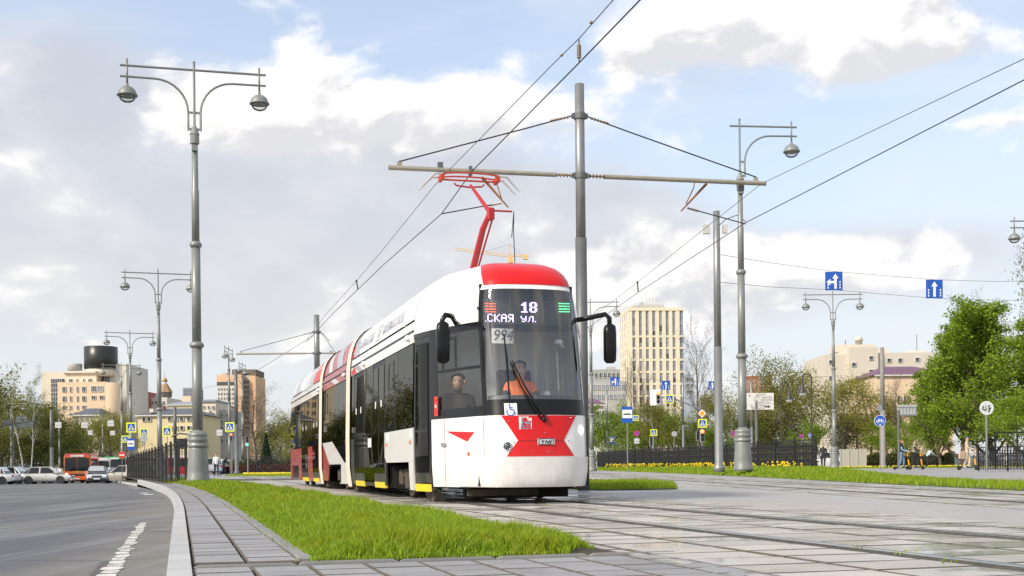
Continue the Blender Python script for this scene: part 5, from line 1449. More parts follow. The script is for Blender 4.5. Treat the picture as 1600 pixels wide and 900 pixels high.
sign('turned_sign', 'round pale sign back among the trees above the fence', 'disc_back', 1053.5, 678, 8.5, 118)
sign('bicycle_sign', 'round blue bicycle path sign on a thin post', 'bicycle', 1375, 657.5, 18, 78, pr_=.03)
sign('turned_sign', 'oval grey sign back above the bicycle sign', 'disc_back', 1375.5, 638, 12, 78.1, 18, post=False, rz=.7)
sign('graffiti_sign', 'round pale disc scrawled with black marks on a tall post', 'graffiti_disc', 1541.5, 637.5, 22, 60, pr_=.06)
sign('lane_sign', 'big hanging blue lane sign with straight and left arrows', 'lane_left', 1303, 439, 27, 80, 29, post=False, group='blue lane signs')
sign('lane_sign', 'big hanging blue lane sign with one straight arrow', 'lane_up', 1460, 451.5, 26, 82, 29, post=False, group='blue lane signs')
sign('lane_sign', 'small blue lane sign with left arrow near the tram mirror', 'lane_left', 960.5, 596, 13.5, 140, 13.5, post=False, group='blue lane signs')
sign('lane_sign', 'small blue lane sign with straight arrow above the big signal', 'lane_up', 1040.5, 602, 13.5, 140, 13.5, post=False, group='blue lane signs')
sign('lane_sign', 'small blue lane sign with right arrow cut by the steel pole', 'lane_right', 1114, 602.5, 13.5, 140, 13.5, post=False, group='blue lane signs')
wire('span_wire', 'thin span wire holding the small blue lane signs', [(910, 586, 140), (960, 589, 140), (1040, 595, 140), (1114, 596, 140), (1300, 588, 140)], .015, 'sign span wires')
sign('blue_round_sign', 'round blue sign with a red bar left of the verge lamp foot', 'no_stopping', 1148, 678, 10, 85, post=True)
sign('blue_round_sign', 'small round no stopping sign behind the fence end', 'no_stopping', 1252, 681, 6.5, 100); sign('blue_round_sign', 'small round blue sign nearest the fence end', 'bicycle', 1266, 680, 7, 100)
for lb, px, py, w, h, Y in (('blank plate back at the left edge over the road', 12, 661, 13, 10, 120), ('largest blank plate back beside the birch', 33, 660, 16, 18, 120), ('small blank plate back right of the largest one', 47, 663, 9, 8, 120), ('blank plate back on the slim lamp above the orange bus', 91, 664, 10, 9, 135),
                            ('blank plate back left of the pavilion lamp', 132, 664, 10, 9, 150), ('blank plate back right of the pavilion lamp', 173, 661.5, 10, 9, 150), ('lower blank plate back over the white minibus', 141, 676, 7.5, 7, 150), ('lower blank plate back over the green bus', 176, 676.5, 7.5, 7, 150), ('blank plate back left of the yellow crossing sign', 343, 676, 9, 9, 115)):
    sign('turned_sign', lb, 'blank', px, py, w, Y, h, post=False, group='plate backs hung over the road')
ga = thing('gantry', 'thin gantry arm holding plate backs over the road', 'gantry', (gx(17, 119), 119.6, -.7)); MB().tube([(-1.9, 0, at(0, 668, 119).z + .7), (0, 0, at(17, 662, 119).z + .7), (2.2, 0, at(52, 657, 119).z + .7)], .07, 6).build('arm', M_galv, ga); MB().tube([(0, 0, 0), (0, 0, at(17, 655, 119).z + .7)], .1, 8).build('post', M_galv, ga)
for lb, y0, y1, x0, x1, Y in (('thin cross wire holding the plate backs over the cars', 660, 658, 60, 200, 150), ('lower cross wire holding plate backs over the buses', 673, 673, 60, 200, 150)):
    wire('span_wire', lb, [(x0, y0, Y), ((x0 + x1) / 2, (y0 + y1) / 2 + 1.5, Y), (x1, y1, Y)], .014, 'sign span wires')
M_lit = mat('signal_red_lit', (1., .10, .03), .4, var=0, emit=6); M_lens = mat('signal_lens_dark', (.02, .018, .015), .3, var=0); M_grn = mat('signal_green_lit', (.1, .9, .5), .4, var=0, emit=2)
def signal(label, px, py, hpx, Y, board=False, lit=0, post=True):
    c = at(px, py, Y); h = hpx * Y / FPX; t = thing('traffic_light', label, 'traffic light', (c.x, Y, 0), 0, 'traffic signals'); w = h * .34
    if post: MB().tube([(0, .1, 0), (0, .1, c.z)], .06, 8).build('post', M_galv, t)
    if board: MB().prism(rect(h * .75, h * 1.12, -h * .17, c.z), 1, .03, 0).build('backing_board', M_sw, t)
    b = MB().box((0, -.08, c.z), (w, .14, h)).build('housing', mat('signal_housing', (.30, .31, .30), .5) if not board else M_sw, t, bevel=.02)
    for k in range(3):
        z = c.z + h * (.32 - .32 * k)
        MB().disc((0, -.16, z), w * .38, 1, .03, 14).build('lens', M_lit if (k == lit and lit == 0) else M_grn if k == lit else M_lens, b)
        MB().tube([(0, -.16, z + w * .40), (0, -.30, z + w * .42)], [w * .42, w * .3], 8, False).build('visor', M_dkmetal, b) if not (k == lit) else None
    return t
s1 = signal('big signal on a white board hung from the curved mast arm, red lit', 1028, 621, 22, 103, True, 0, False)
signal('signal with a lit red lamp below the priority diamond', 1097, 681, 20, 103.5)
signal('side-on signal left of the lit red one by the fence', 1090, 681, 15, 106, False, 5, False)
signal('small red signal at the foot of the verge lamp', 1169, 681, 12, 90); signal('distant red signal right of the edge-on lamp crossing sign', 361.5, 683, 12, 116); signal('distant green signal beside the bare tree trunk', 386.5, 690, 15, 112, False, 2)
signal('side-on signal behind the fence near the small curved mast', 1017, 690, 14, 124, False, 5)
ma = thing('signal_mast', 'curved lattice mast arm with its post beside the steel pole', 'mast', (gx(1097, 104.3), 104.3, 0)); zz = lambda px, py: (at(px, py, 104.3).x - gx(1097, 104.3), 0, at(px, py, 104.3).z)
MB().tube([zz(1097, 735), zz(1097, 652), zz(1094, 640), zz(1075, 631), zz(1055, 624), zz(1028, 619)], [.1, .09, .08, .07, .06, .05], 8).build('arm', M_galv, ma)
db = thing('direction_board', 'white direction board with city centre lettering and arrows', 'direction sign', (gx(1187, 98), 98, 0)); c = at(1187.5, 627, 98); w = 46 * 98 / FPX; h = 26 * 98 / FPX
bp = MB().prism(rect(w, h, 0, c.z), 1, .04, 0).build('board', mat('board_white', (.66, .65, .60), .5, var=.04), db)
MB().tube([(-.2, .1, 0), (-.2, .1, c.z)], .13, 10).build('post', M_galvd, db); MB().box((0, -.004, c.z - h * .18), (w * .98, .006, .03)).build('rule', M_sg, bp)
M_ink = mat('board_ink', (.08, .08, .07), .6, var=0)
for i, (tx, zz_, xx) in enumerate((('ЦЕНТР', .38, .06), ('CITY CENTRE', .22, .14), ('пр-т ЛЕНИНА', .06, .14), ('LENINA Ave', -.09, .12), ('ул. РЕПИНА', -.28, -.02), ('REPINA St', -.42, -.04))):
    text('lettering', tx, .235, M_ink, bp, Matrix.Translation((xx * w, -.006, c.z + zz_ * h)) @ Matrix.Rotation(R(90), 4, 'X'), .001)
face('arrow_mark', bp, [(.2, -.03), (.34, -.03), (.34, -.07), (.44, 0), (.34, .07), (.34, .03), (.2, .03)], M_ink, -.004, c.z - h * .33, w * .9, .0)
face('arrow_mark', bp, [(-.48, -.02), (-.45, -.02), (-.45, .02), (-.48, .02)], M_ink, -.004, c.z - h * .33, w * .9); face('city_mark', bp, circ(.045, 12, -.32, .16), M_sg, -.004, c.z + .08, w)
sb = thing('direction_board', 'grey framed back of a direction board among the park trees', 'direction sign', (gx(1418, 92), 92, 0)); c = at(1418, 641, 92); w = 30 * 92 / FPX; h = 17 * 92 / FPX
MB().prism(rect(w, h, 0, c.z), 1, .06, .02).build('board', M_sg, sb); MB().tube([(-.65, 0, 0), (-.65, 0, c.z)], .1, 8).build('post', M_galvd, sb)
for k in range(6): MB().box((-w / 2 + w * (k + .5) / 6, -.02, c.z), (.05, .06, h * .9)).build('batten', M_sg, sb)
for k in (-1, 1): MB().box((0, -.04, c.z + k * h * .35), (w * 1.05, .06, .06)).build('rail', M_sg, sb)

# ------------------------------------------------------------------ cars
M_tyre = mat('tyre', (.015, .015, .015), .85, var=.1); M_rim = mat('alloy', (.35, .35, .36), .3, .8, var=.1); M_steelrim = mat('dull_wheel', (.16, .15, .13), .5, .5, var=.2)
M_cglass = mat('car_glass', (.02, .025, .027), .05, var=0, spec=.4); M_hl = mat('car_headlight', (.75, .76, .76), .1, var=0, emit=.15); M_tail = mat('car_tail', (.45, .01, .01), .2, var=0); M_plate = mat('number_plate', (.7, .7, .68), .5, var=0); M_plastic = mat('car_plastic', (.03, .03, .032), .6, var=.1)
def paint(n, c, rough=.25): return mat('paint_' + n, c, rough, .15, var=.04, vscale=2, coat=.6, stain=((.22, .19, .15), .25, .5, .8, 3))
def make_car(label, loc, rz, m, style='sedan', L=4.4, Wd=1.72, H=1.43, dirty=False, rim=None, lights=False):
    """local +y is the nose"""
    t = thing('car', label, 'car', loc, rz, 'cars at the junction'); hl = L / 2; w = Wd / 2
    belt, hood, trunk = .90 * H / 1.43, .80 * H / 1.43, .88 * H / 1.43
    st = [(-hl, .62, .45, .86), (-hl + .08, trunk * .98, .28, .95), (-hl + .6, trunk, .2, 1.), (-.9, belt, .2, 1.), (.6, belt, .2, 1.), (hl - 1.0, hood, .2, .99), (hl - .25, hood * .86, .22, .95), (hl - .04, .58, .32, .86), (hl, .45, .42, .8)]
    b = MB(); P = []
    for y, z, z0, k in st:
        q = w * k
        P.append([(-q * .92, y, z0), (-q, y, z0 + (z - z0) * .35), (-q * 1.0, y, z0 + (z - z0) * .62), (-q * .965, y, z - .03), (-q * .86, y, z), (0, y, z + .02), (q * .86, y, z), (q * .965, y, z - .03), (q, y, z0 + (z - z0) * .62), (q, y, z0 + (z - z0) * .35), (q * .92, y, z0), (0, y, z0), (-q * .92, y, z0)])
    b.grid(P); b.f.append(tuple(range(12))); k0 = (len(st) - 1) * 13; b.f.append(tuple(range(k0, k0 + 12)))
    body = b.build('body', m, t, True)
    # cabin
    if style == 'sedan': ys = (-hl + .62, -1.05, .35, 1.08)
    elif style == 'hatch': ys = (-hl + .28, -1.15, .30, 1.12)
    else: ys = (-hl + .12, -hl + .35, .25, 1.15)
    zt = H; wb, wt = w * .93, w * .70
    A = [(ys[0], belt), (ys[1], zt), (ys[2], zt), (ys[3], belt)]
    c = MB(); Q = []
    for k in range(4):
        y, z = A[k]; ww = wb if k in (0, 3) else wt
        Q.append([(-ww, y, z - (.02 if k in (1, 2) else 0)), (-ww * .8, y, z + (.03 if k in (1, 2) else .01)), (ww * .8, y, z + (.03 if k in (1, 2) else .01)), (ww, y, z - (.02 if k in (1, 2) else 0))])
    c.grid(Q)
    for s_ in (0, 3): c.f.append(tuple(len(c.v) - 16 + 4 * k + s_ for k in range(4)))
    c.build('cabin', m, t)
    def lerp(p, q, f): return tuple(p[i] + (q[i] - p[i]) * f for i in range(3))
    def pane(name, a, b_, c_, d, inset=.07):
        cen = tuple(sum(p[i] for p in (a, b_, c_, d)) / 4 for i in range(3)); n = (Vector(b_) - Vector(a)).cross(Vector(d) - Vector(a)).normalized()
        if n.dot(Vector(cen) - Vector((0, cen[1] * .5, .6))) < 0: n = -n
        MB().quad(*[tuple(Vector(lerp(p, cen, inset)) + n * .012) for p in (a, b_, c_, d)]).build(name, M_cglass, t, fix=False)
    pane('windscreen', (-wb, ys[3], belt), (wb, ys[3], belt), (wt, ys[2], zt), (-wt, ys[2], zt), .08); pane('rear_window', (-wb, ys[0], belt), (wb, ys[0], belt), (wt, ys[1], zt), (-wt, ys[1], zt), .1)
    for s_ in (-1, 1):
        ym = (ys[1] + ys[2]) / 2 + .05
        fr = lambda y: (s_ * wb, y, belt)
        pane('side_window', (s_ * wb, ys[3] - .12, belt), (s_ * wb, ym, belt), (s_ * wt, ym, zt), (s_ * wt, ys[2], zt), .06); pane('side_window', (s_ * wb, ym - .06, belt), (s_ * wb, ys[0] + .45, belt), (s_ * wt, ys[1] + .02, zt), (s_ * wt, ym - .06, zt), .06)
        if style != 'van': pane('quarter_window', (s_ * wb, ys[0] + .42, belt), (s_ * wb, ys[0] + .05, belt), (s_ * (wt + .03), ys[1] - .06, zt - .08), (s_ * wt, ys[1], zt - .06), .12)
        for y in (-hl + .85, hl - .85):
            o = MB().lathe([(.19, -.09), (.29, -.095), (.31, -.06), (.31, .06), (.29, .095), (.19, .09)], 16).build('wheel', M_tyre, t, True)
            o.matrix_local = Matrix.Translation((s_ * (w - .10), y, .31)) @ Matrix.Rotation(R(90) * s_, 4, 'Y')
            rimo = MB().lathe([(.2, .05), (.19, .088), (.1, .07), (.03, .085)], 10).build('rim', rim or M_rim, o)
            MB().lathe([(.36, 0), (.34, .012)], 16).build('wheel_arch', M_plastic, t).matrix_local = Matrix.Translation((s_ * (w - .008), y, .33)) @ Matrix.Rotation(R(90) * s_, 4, 'Y')
        MB().box((s_ * (w + .06), ys[3] - .25, belt + .06), (.16, .1, .12)).build('mirror', m, t, bevel=.02)
        MB().box((s_ * w * .68, hl - .09, hood * .80), (w * .42, .12, .13)).build('headlight', M_lamp if lights else M_hl, t, bevel=.02); MB().box((s_ * w * .78, -hl + .05, trunk * .82), (w * .3, .1, .16)).build('tail_light', M_tail, t, bevel=.02)
        MB().box((s_ * (w * .995), .15, belt * .82), (.012, .14, .03)).build('door_handle', M_chrome, t)
    MB().box((0, hl + .0, .36), (Wd * .86, .14, .2)).build('front_bumper', M_plastic if dirty else m, t, bevel=.04); MB().box((0, -hl + .0, .42), (Wd * .86, .14, .24)).build('rear_bumper', m, t, bevel=.04)
    MB().box((0, hl + .0, .58), (Wd * .42, .06, .12)).build('grille', M_plastic, t); MB().box((0, hl + .075, .40), (.5, .012, .11)).build('number_plate', M_plate, t); MB().box((0, -hl - .03, .62), (.5, .012, .11)).build('number_plate', M_plate, t)
    MB().box((0, 0, .27), (Wd * .8, L * .86, .16)).build('floorpan', M_plastic, t)
    return t
def car_at(label, px, Y, rz, m, **k):
    return make_car(label, (gx(px, Y), Y, road_z(Y) + .004 - k.pop('dz', 0)), rz, m, **k)
silver, white_, beige, greyp, darkp, bluep = paint('silver', (.62, .60, .56)), paint('white', (.75, .75, .74)), paint('beige', (.55, .50, .43)), paint('grey', (.40, .42, .45)), paint('dark', (.05, .055, .065)), paint('blue_grey', (.22, .27, .33))
car_at('dirty silver hatchback crossing side-on in front of the orange bus', 73, 104, R(-90) + .12, silver, style='hatch', L=4.25, H=1.40, rim=M_steelrim)
car_at('white sedan at the left edge with its red tail light showing', 10, 106, R(90) - .1, white_, L=4.6, H=1.45)
car_at('white car cut by the left edge in front of the white sedan', -14, 102, R(90), white_, L=4.2, H=1.38)
car_at('battered grey sedan with missing front bumper facing the camera', 152, 103, math.pi + .3, greyp, dirty=True, L=4.2, H=1.42, rim=M_steelrim)
car_at('beige sedan side-on behind the end of the iron fence', 194, 107, R(90) + .1, beige, L=4.7, H=1.48)
for i, (lb, px, Y, m) in enumerate((('white car facing the camera furthest left in the queue', 20, 121, white_), ('white car facing the camera second in the queue', 41, 122, white_), ('pale car facing the camera behind the hatchback tail', 57, 129, silver), ('dark-screened car behind the silver hatchback roof', 66, 119, greyp), ('silver car just left of the orange bus', 79, 126, silver), ('white car behind the left flank of the orange bus', 88, 136, white_),
                                    ('grey car right of the orange bus nose', 141, 122, greyp), ('pale car behind the battered grey sedan', 157, 124, silver), ('white car above the beige sedan roof', 172, 130, white_), ('blue-grey car behind the beige sedan', 182, 128, bluep))):
    car_at(lb, px, Y, math.pi + .33 + .06 * (-1) ** i, m, L=4.4, H=1.5)
for lb, px, Y, rz, m in (('silver car parked beyond the fence left of the second lamp', 219, 140, R(200), silver), ('blue-grey car beyond the fence by the second lamp', 207, 133, R(180), bluep), ('pale car beyond the fence under the small crossing sign', 233, 146, R(170), white_), ('grey estate with red tail lights seen behind the tall lamp', 333, 118, R(15), greyp), ('silver car behind the tall lamp in the side street', 341, 128, R(180), silver), ('dark car waiting by the edge-on lamps', 396, 150, R(90), darkp), ('white car parked behind the passer-by at the fence end', 1290, 122, R(90), white_)):
    make_car(lb, (gx(px, Y), Y, 0 if px > 215 else -.4), rz, m, style='wagon' if 'estate' in lb else 'sedan', H=1.5)
# buses
def make_bus(label, loc, rz, lower, upper, L, Wd, H, cat='bus', name='bus', split=True, lights=True, grp='buses in the queue', stripe=None):
    t = thing(name, label, cat, loc, rz, grp); w = Wd / 2; hl = L / 2; zb = .35; zw = H * .42
    def shell(nm, z0, z1, m, k0=1., k1=1.):
        b = MB(); P = []
        for z, k in ((z0, k0), ((z0 + z1) / 2, (k0 + k1) / 2), (z1, k1)):
            P.append([(x * k, y + (0 if y < 0 else -.10 * (z - zb) / (H - zb)), z) for x, y in ((-w, -hl), (w, -hl), (w, hl - .25), (w * .9, hl - .05), (w * .6, hl), (-w * .6, hl), (-w * .9, hl - .05), (-w, hl - .25), (-w, -hl))])
        b.grid(P); b.f.append(tuple(len(b.v) - 9 + i for i in range(8))); return b.build(nm, m, t)
    shell('body', zb, H * .9, lower); shell('roof', H * .9 + .002, H, upper, 1., .9)
    for s_ in ((-1, 1) if split else (0,)):
        xw = w * .44 if split else w * .9
        MB().prism([(s_ * w * .46 - xw, zw), (s_ * w * .46 + xw, zw), (s_ * w * .46 + xw * .96, H * .86), (s_ * w * .46 - xw * .96, H * .86)], 1, hl - .06, hl + .012).build('windscreen', M_cglass, t)
    for s_ in (-1, 1):
        n = max(2, int(L / 1.4))
        for k in range(n):
            y = -hl + .3 + (L - .9) * (k + .5) / n; MB().box((s_ * (w + .004), y, (zw + H * .86) / 2 + .05), (.02, (L - .9) / n * .86, H * .36)).build('side_window', M_cglass, t)
        for y in (-hl + L * .25, hl - L * .2):
            o = MB().lathe([(.25, -.12), (.40, -.12), (.42, -.06), (.42, .08), (.40, .12), (.2, .1)], 16).build('wheel', M_tyre, t, True); o.matrix_local = Matrix.Translation((s_ * (w - .13), y, .42)) @ Matrix.Rotation(R(90) * s_, 4, 'Y'); MB().lathe([(.22, .1), (.1, .06), (.05, .11)], 10).build('rim', M_steelrim, o)
        o = MB().lathe([(.11, 0), (.09, .03), (.03, .04)], 12).build('headlight', M_lamp if lights else M_hl, t, True); o.matrix_local = Matrix.Translation((s_ * w * .78, hl - .0, .85)) @ Matrix.Rotation(R(-90), 4, 'X')
        MB().box((s_ * (w + .18), hl - .1, H * .62), (.16, .12, .38)).build('mirror', M_plastic, t, bevel=.03)
    MB().box((0, hl + .03, .45), (Wd * .96, .16, .26)).build('bumper', lower, t, bevel=.04); MB().box((0, hl + .012, .82), (Wd * .55, .05, .16)).build('grille', M_plastic, t); MB().box((0, hl + .12, .46), (.52, .012, .12)).build('number_plate', M_plate, t)
    MB().box((0, hl + .012, H * .92), (Wd * .5, .03, H * .06)).build('route_board', M_sw, t); MB().box((0, hl + .012, zw - .1), (Wd * .36, .02, .09)).build('name_strip', mat('strip_yellow', (.75, .5, .05), .5, var=0), t)
    return t
orange_ = mat('bus_orange', (.88, .15, .015), .3, var=.05, coat=.4, stain=((.35, .08, .03), .3, .55, .8, 2)); redroof = mat('bus_roof', (.62, .10, .06), .4, var=.1)
Yb = 117
make_bus('orange-red bus with lit headlights behind the silver hatchback', (gx(109, Yb), Yb + 3.2, road_z(Yb) - .05), math.pi + .22, orange_, redroof, 7., 2.45, 2.85)
make_bus('white minibus right behind the orange bus', (gx(148, 134), 136, road_z(134)), math.pi + .3, white_, white_, 5.6, 2.1, 2.65, 'minibus', 'minibus', False, False)
grn = mat('bus_green', (.01, .32, .08), .35, var=.05)
make_bus('dark bus with a bright green roof behind the minibus', (gx(170, 150), 155, road_z(150)), math.pi + .12, mat('bus_dark', (.03, .03, .035), .3, var=.1), grn, 10., 2.5, 3.05, 'bus', 'bus', False, False)
make_bus('low red and white bus passing under the long yellow building', (gx(257, 168), 168, -.5), R(95), mat('bus_red', (.5, .03, .03), .35, var=.1), white_, 10., 2.5, 2.9, 'bus', 'bus', False, False)

# ------------------------------------------------------------------ people outside
DEN, JEANS, LJ, KHK = cloth('denim_jacket', (.22, .33, .46)), cloth('jeans', (.13, .20, .28)), cloth('dark_jacket', (.02, .02, .024)), cloth('beige_knit', (.52, .41, .29)); BEI = cloth('beige_trousers', (.56, .46, .34)); SHO = cloth('white_shoes', (.55, .55, .55))
ride = dict(elL=(-.25, .10, 1.14), elR=(.25, .10, 1.14), wrL=(-.20, .36, 1.06), wrR=(.20, .36, 1.06), hipL=(-.07, 0, .9), hipR=(.07, 0, .9), knL=(-.07, .12, .50), knR=(.07, -.02, .50), anL=(-.06, .10, .09), anR=(.06, -.18, .09), toeL=(-.06, .26, .04), toeR=(.06, -.02, .04))
def scooter(label, loc, rz):
    t = thing('electric_scooter', label, 'scooter', loc, rz, 'rental scooters')
    Mo, Mb = mat('scooter_orange', (.90, .36, .01), .4, var=.03), mat('scooter_black', (.02, .02, .022), .5, var=.1)
    MB().box((0, -.02, .155), (.17, .62, .07)).build('deck', Mb, t, bevel=.02); MB().box((0, -.33, .2), (.13, .16, .06)).build('rear_mudguard', Mb, t, bevel=.02); MB().box((.0, .1, .195), (.12, .2, .012)).build('deck_pad', mat('scooter_blue', (.03, .06, .5), .5, var=0), t)
    for y in (-.42, .50):
        o = MB().lathe([(.06, -.03), (.11, -.035), (.12, -.02), (.12, .02), (.11, .035), (.06, .03)], 14).build('wheel', M_tyre, t, True); o.matrix_local = Matrix.Translation((0, y, .12)) @ Matrix.Rotation(R(90), 4, 'Y')
    MB().tube([(0, .30, .17), (0, .44, .30), (0, .50, .14)], [.04, .045, .03], 8).build('fork', Mb, t); MB().tube([(0, .45, .30), (0, .40, .65)], [.042, .038], 8).build('lower_stem', Mo, t); MB().tube([(0, .40, .65), (0, .37, .85)], .026, 8).build('stem', Mb, t); MB().tube([(0, .37, .85), (0, .345, 1.12)], [.038, .03], 8).build('upper_stem', Mo, t)
    MB().tube([(-.26, .34, 1.12), (0, .36, 1.13), (.26, .34, 1.12)], .018, 8).box((0, .35, 1.14), (.1, .07, .05)).build('handlebar', Mb, t)
    return t
def rider(label, slabel, px, Y, rz, **k):
    loc = Vector((gx(px, Y), Y, .0)); scooter(slabel, loc, rz)
    return person(label, loc + Vector((0, 0, .10)), rz, dict(ride, **k.pop('J', {})), shoes=SHO, **k)
rz_r = R(-122)
rider('woman in a denim jacket and wide jeans riding a scooter', 'orange-stemmed scooter under the woman in denim', 1409, 77, rz_r, top=BLK, upper=DEN, forearm=DEN, legs=JEANS, hair=M_hair('ginger', (.22, .09, .03)), female=True, loose=1.5)
rider('person in a dark jacket and black trousers on a scooter', 'orange-stemmed scooter under the person in dark clothes', 1429, 77, rz_r, top=cloth('grey_top', (.30, .28, .22)), upper=LJ, forearm=LJ, legs=LJ, hair=M_hair('brown', None))
pr3, j3 = rider('person in beige knitwear and a cap riding a scooter', 'orange-stemmed scooter by the end of the right fence', 1511, 68, rz_r, top=KHK, upper=KHK, forearm=KHK, legs=BEI, hair=M_hair('cap_blue', (.06, .07, .12)), loose=1.5)
MB().box((0, .14, 1.70), (.17, .13, .02)).build('cap_peak', M_hair('cap_blue', None), pr3, bevel=.005)
bagl = Vector((gx(1503, 67.8), 67.8, .62)); bag = thing('tote_bag', 'beige tote bag hanging behind the scooter rider in beige', 'bag', bagl, .3); MB().prism([(-.2, 0), (.2, 0), (.24, .42), (-.16, .45)], 1, -.05, .05).build('body', cloth('tote', (.50, .36, .25)), bag, bevel=.02); MB().tube([(-.1, 0, .42), (.0, 0, .75), (.14, 0, .42)], .012, 5).build('strap', cloth('tote', None), bag)
walkJ = dict(knL=(-.1, .16, .50), anL=(-.1, .22, .10), toeL=(-.1, .37, .06), knR=(.1, -.04, .49), anR=(.1, -.25, .13), toeR=(.1, -.12, .04), wrL=(-.25, -.06, .90), wrR=(.25, .2, .93))
person('person in a dark coat walking past the low ornamental fence', (gx(403, 118), 118, -.25), R(-90), walkJ, top=LJ, legs=cloth('navy', (.02, .03, .06)), shoes=BLK, hair=M_hair('dark', None))
person('passer-by in dark clothes behind the end of the cast fence', (gx(1286.5, 82), 82, 0), R(160), walkJ, top=LJ, legs=LJ, shoes=BLK, hair=M_hair('brown', None))
person('person in a white jacket at the side street behind the tall lamp', (gx(338, 90), 90, -.1), R(200), walkJ, top=cloth('white', (.7, .7, .7)), legs=cloth('navy', None), shoes=BLK, hair=M_hair('dark', None))
person('person in navy leaning forward in the side street', (gx(349, 96), 96, -.1), R(-80), dict(walkJ, chest=(0, .14, 1.28), neck=(0, .25, 1.40), chin=(0, .31, 1.44), face=(0, .33, 1.52), skull=(0, .3, 1.59), crown=(0, .3, 1.64), nose=(0, .43, 1.5), shL=(-.17, .18, 1.36), shR=(.17, .18, 1.36)), top=cloth('navy', None), legs=cloth('navy', None), shoes=BLK, hair=M_hair('dark', None))
person('person in a bright blue jacket among the queue near the birches', (gx(60, 138), 138, -.75), R(180), walkJ, top=cloth('bright_blue', (.02, .22, .55)), legs=LJ, shoes=BLK, hair=M_hair('dark', None))
person('person in dark clothes under the trees at the left edge', (gx(10, 140), 140, -.75), R(170), walkJ, top=LJ, legs=LJ, shoes=BLK, hair=M_hair('dark', None))
person('person in light top and dark trousers behind the scooter pair', (gx(1449, 100), 100, 0), R(-70), dict(walkJ, chest=(0, .2, 1.22), waist=(0, .08, 1.06), neck=(0, .34, 1.32), chin=(0, .40, 1.36), face=(0, .42, 1.44), skull=(0, .39, 1.5), crown=(0, .39, 1.55), nose=(0, .52, 1.42), shL=(-.17, .26, 1.3), shR=(.17, .26, 1.3), elL=(-.2, .45, 1.1), elR=(.2, .45, 1.1), wrL=(-.18, .65, 1.0), wrR=(.18, .65, 1.0)), top=cloth('pale_blue', (.5, .6, .65)), legs=LJ, shoes=cloth('blue_shoes', (.03, .06, .3)), hair=M_hair('dark', None))
# ------------------------------------------------------------------ trees
def leafmat(name, a, b2, trans=.35):
    m = bpy.data.materials.new(name); m.use_nodes = True
    t = m.node_tree; b = NB(t); p = t.nodes['Principled BSDF']
    at_ = b.n('ShaderNodeAttribute', attribute_name='rnd').outputs['Fac']
    oi = b.n('ShaderNodeObjectInfo').outputs['Random']
    c = b.mix(at_, a, b2)
    f = b.m('ADD', .82, b.m('MULTIPLY', oi, .36)); cc = b.n('ShaderNodeCombineXYZ')
    for i in range(3): t.links.new(f, cc.inputs[i])
    c = b.mix(1., c, cc.outputs[0], 'MULTIPLY')
    b.val(p.inputs['Base Color'], c); p.inputs['Roughness'].default_value = .6; p.inputs['Specular IOR Level'].default_value = .25
    tr = b.n('ShaderNodeBsdfTranslucent'); b.val(tr.inputs[0], c); mx = b.n('ShaderNodeMixShader'); mx.inputs[0].default_value = trans
    t.links.new(p.outputs[0], mx.inputs[1]); t.links.new(tr.outputs[0], mx.inputs[2]); t.links.new(mx.outputs[0], t.nodes['Material Output'].inputs[0])
    return m
L_spring = leafmat('leaves_spring', (.15, .15, .022), (.31, .29, .05)); L_green = leafmat('leaves_green', (.115, .18, .012), (.27, .39, .03)); L_dark = leafmat('leaves_dark', (.06, .085, .014), (.15, .17, .03))
L_brown = leafmat('buds_brown', (.10, .07, .045), (.17, .13, .07)); L_birch = leafmat('leaves_birch', (.13, .15, .05), (.22, .22, .09)); L_blossom = leafmat('blossom', (.30, .08, .22), (.45, .18, .36)); L_red = leafmat('hedge_red', (.16, .03, .02), (.26, .06, .03))
M_bark = mat('bark', (.085, .062, .045), .9, var=.3, vscale=2); M_birchbark = mat('birch_bark', (.52, .50, .46), .8, var=.1, vscale=3, stain=((.04, .04, .04), .9, .58, .66, 2.2)); M_greybark = mat('grey_bark', (.13, .10, .085), .9, var=.3, vscale=2)
def leaf_mesh(name, C, size, m, seed, flat=.0):
    rg = np.random.default_rng(seed); n = len(C)
    a = rg.normal(size=(n, 3)); a[:, 2] *= 1 - flat; a /= np.linalg.norm(a, axis=1)[:, None]
    b = rg.normal(size=(n, 3)); b -= a * (a * b).sum(1)[:, None]; b /= np.linalg.norm(b, axis=1)[:, None]
    s_ = (size * rg.uniform(.55, 1.35, n))[:, None]
    V = np.stack([C + a * s_, C + b * s_ * .55, C - a * s_, C - b * s_ * .55], 1)
    me = bpy.data.meshes.new(name); me.vertices.add(n * 4); me.vertices.foreach_set('co', V.ravel())
    me.loops.add(n * 4); me.loops.foreach_set('vertex_index', np.arange(n * 4, dtype=np.int32)); me.polygons.add(n); me.polygons.foreach_set('loop_start', (np.arange(n) * 4).astype(np.int32))
    me.update(calc_edges=True); me.validate()
    at_ = me.attributes.new('rnd', 'FLOAT', 'POINT'); at_.data.foreach_set('value', np.repeat(rg.uniform(0, 1, n), 4).astype(np.float32))
    me.materials.append(m); return me
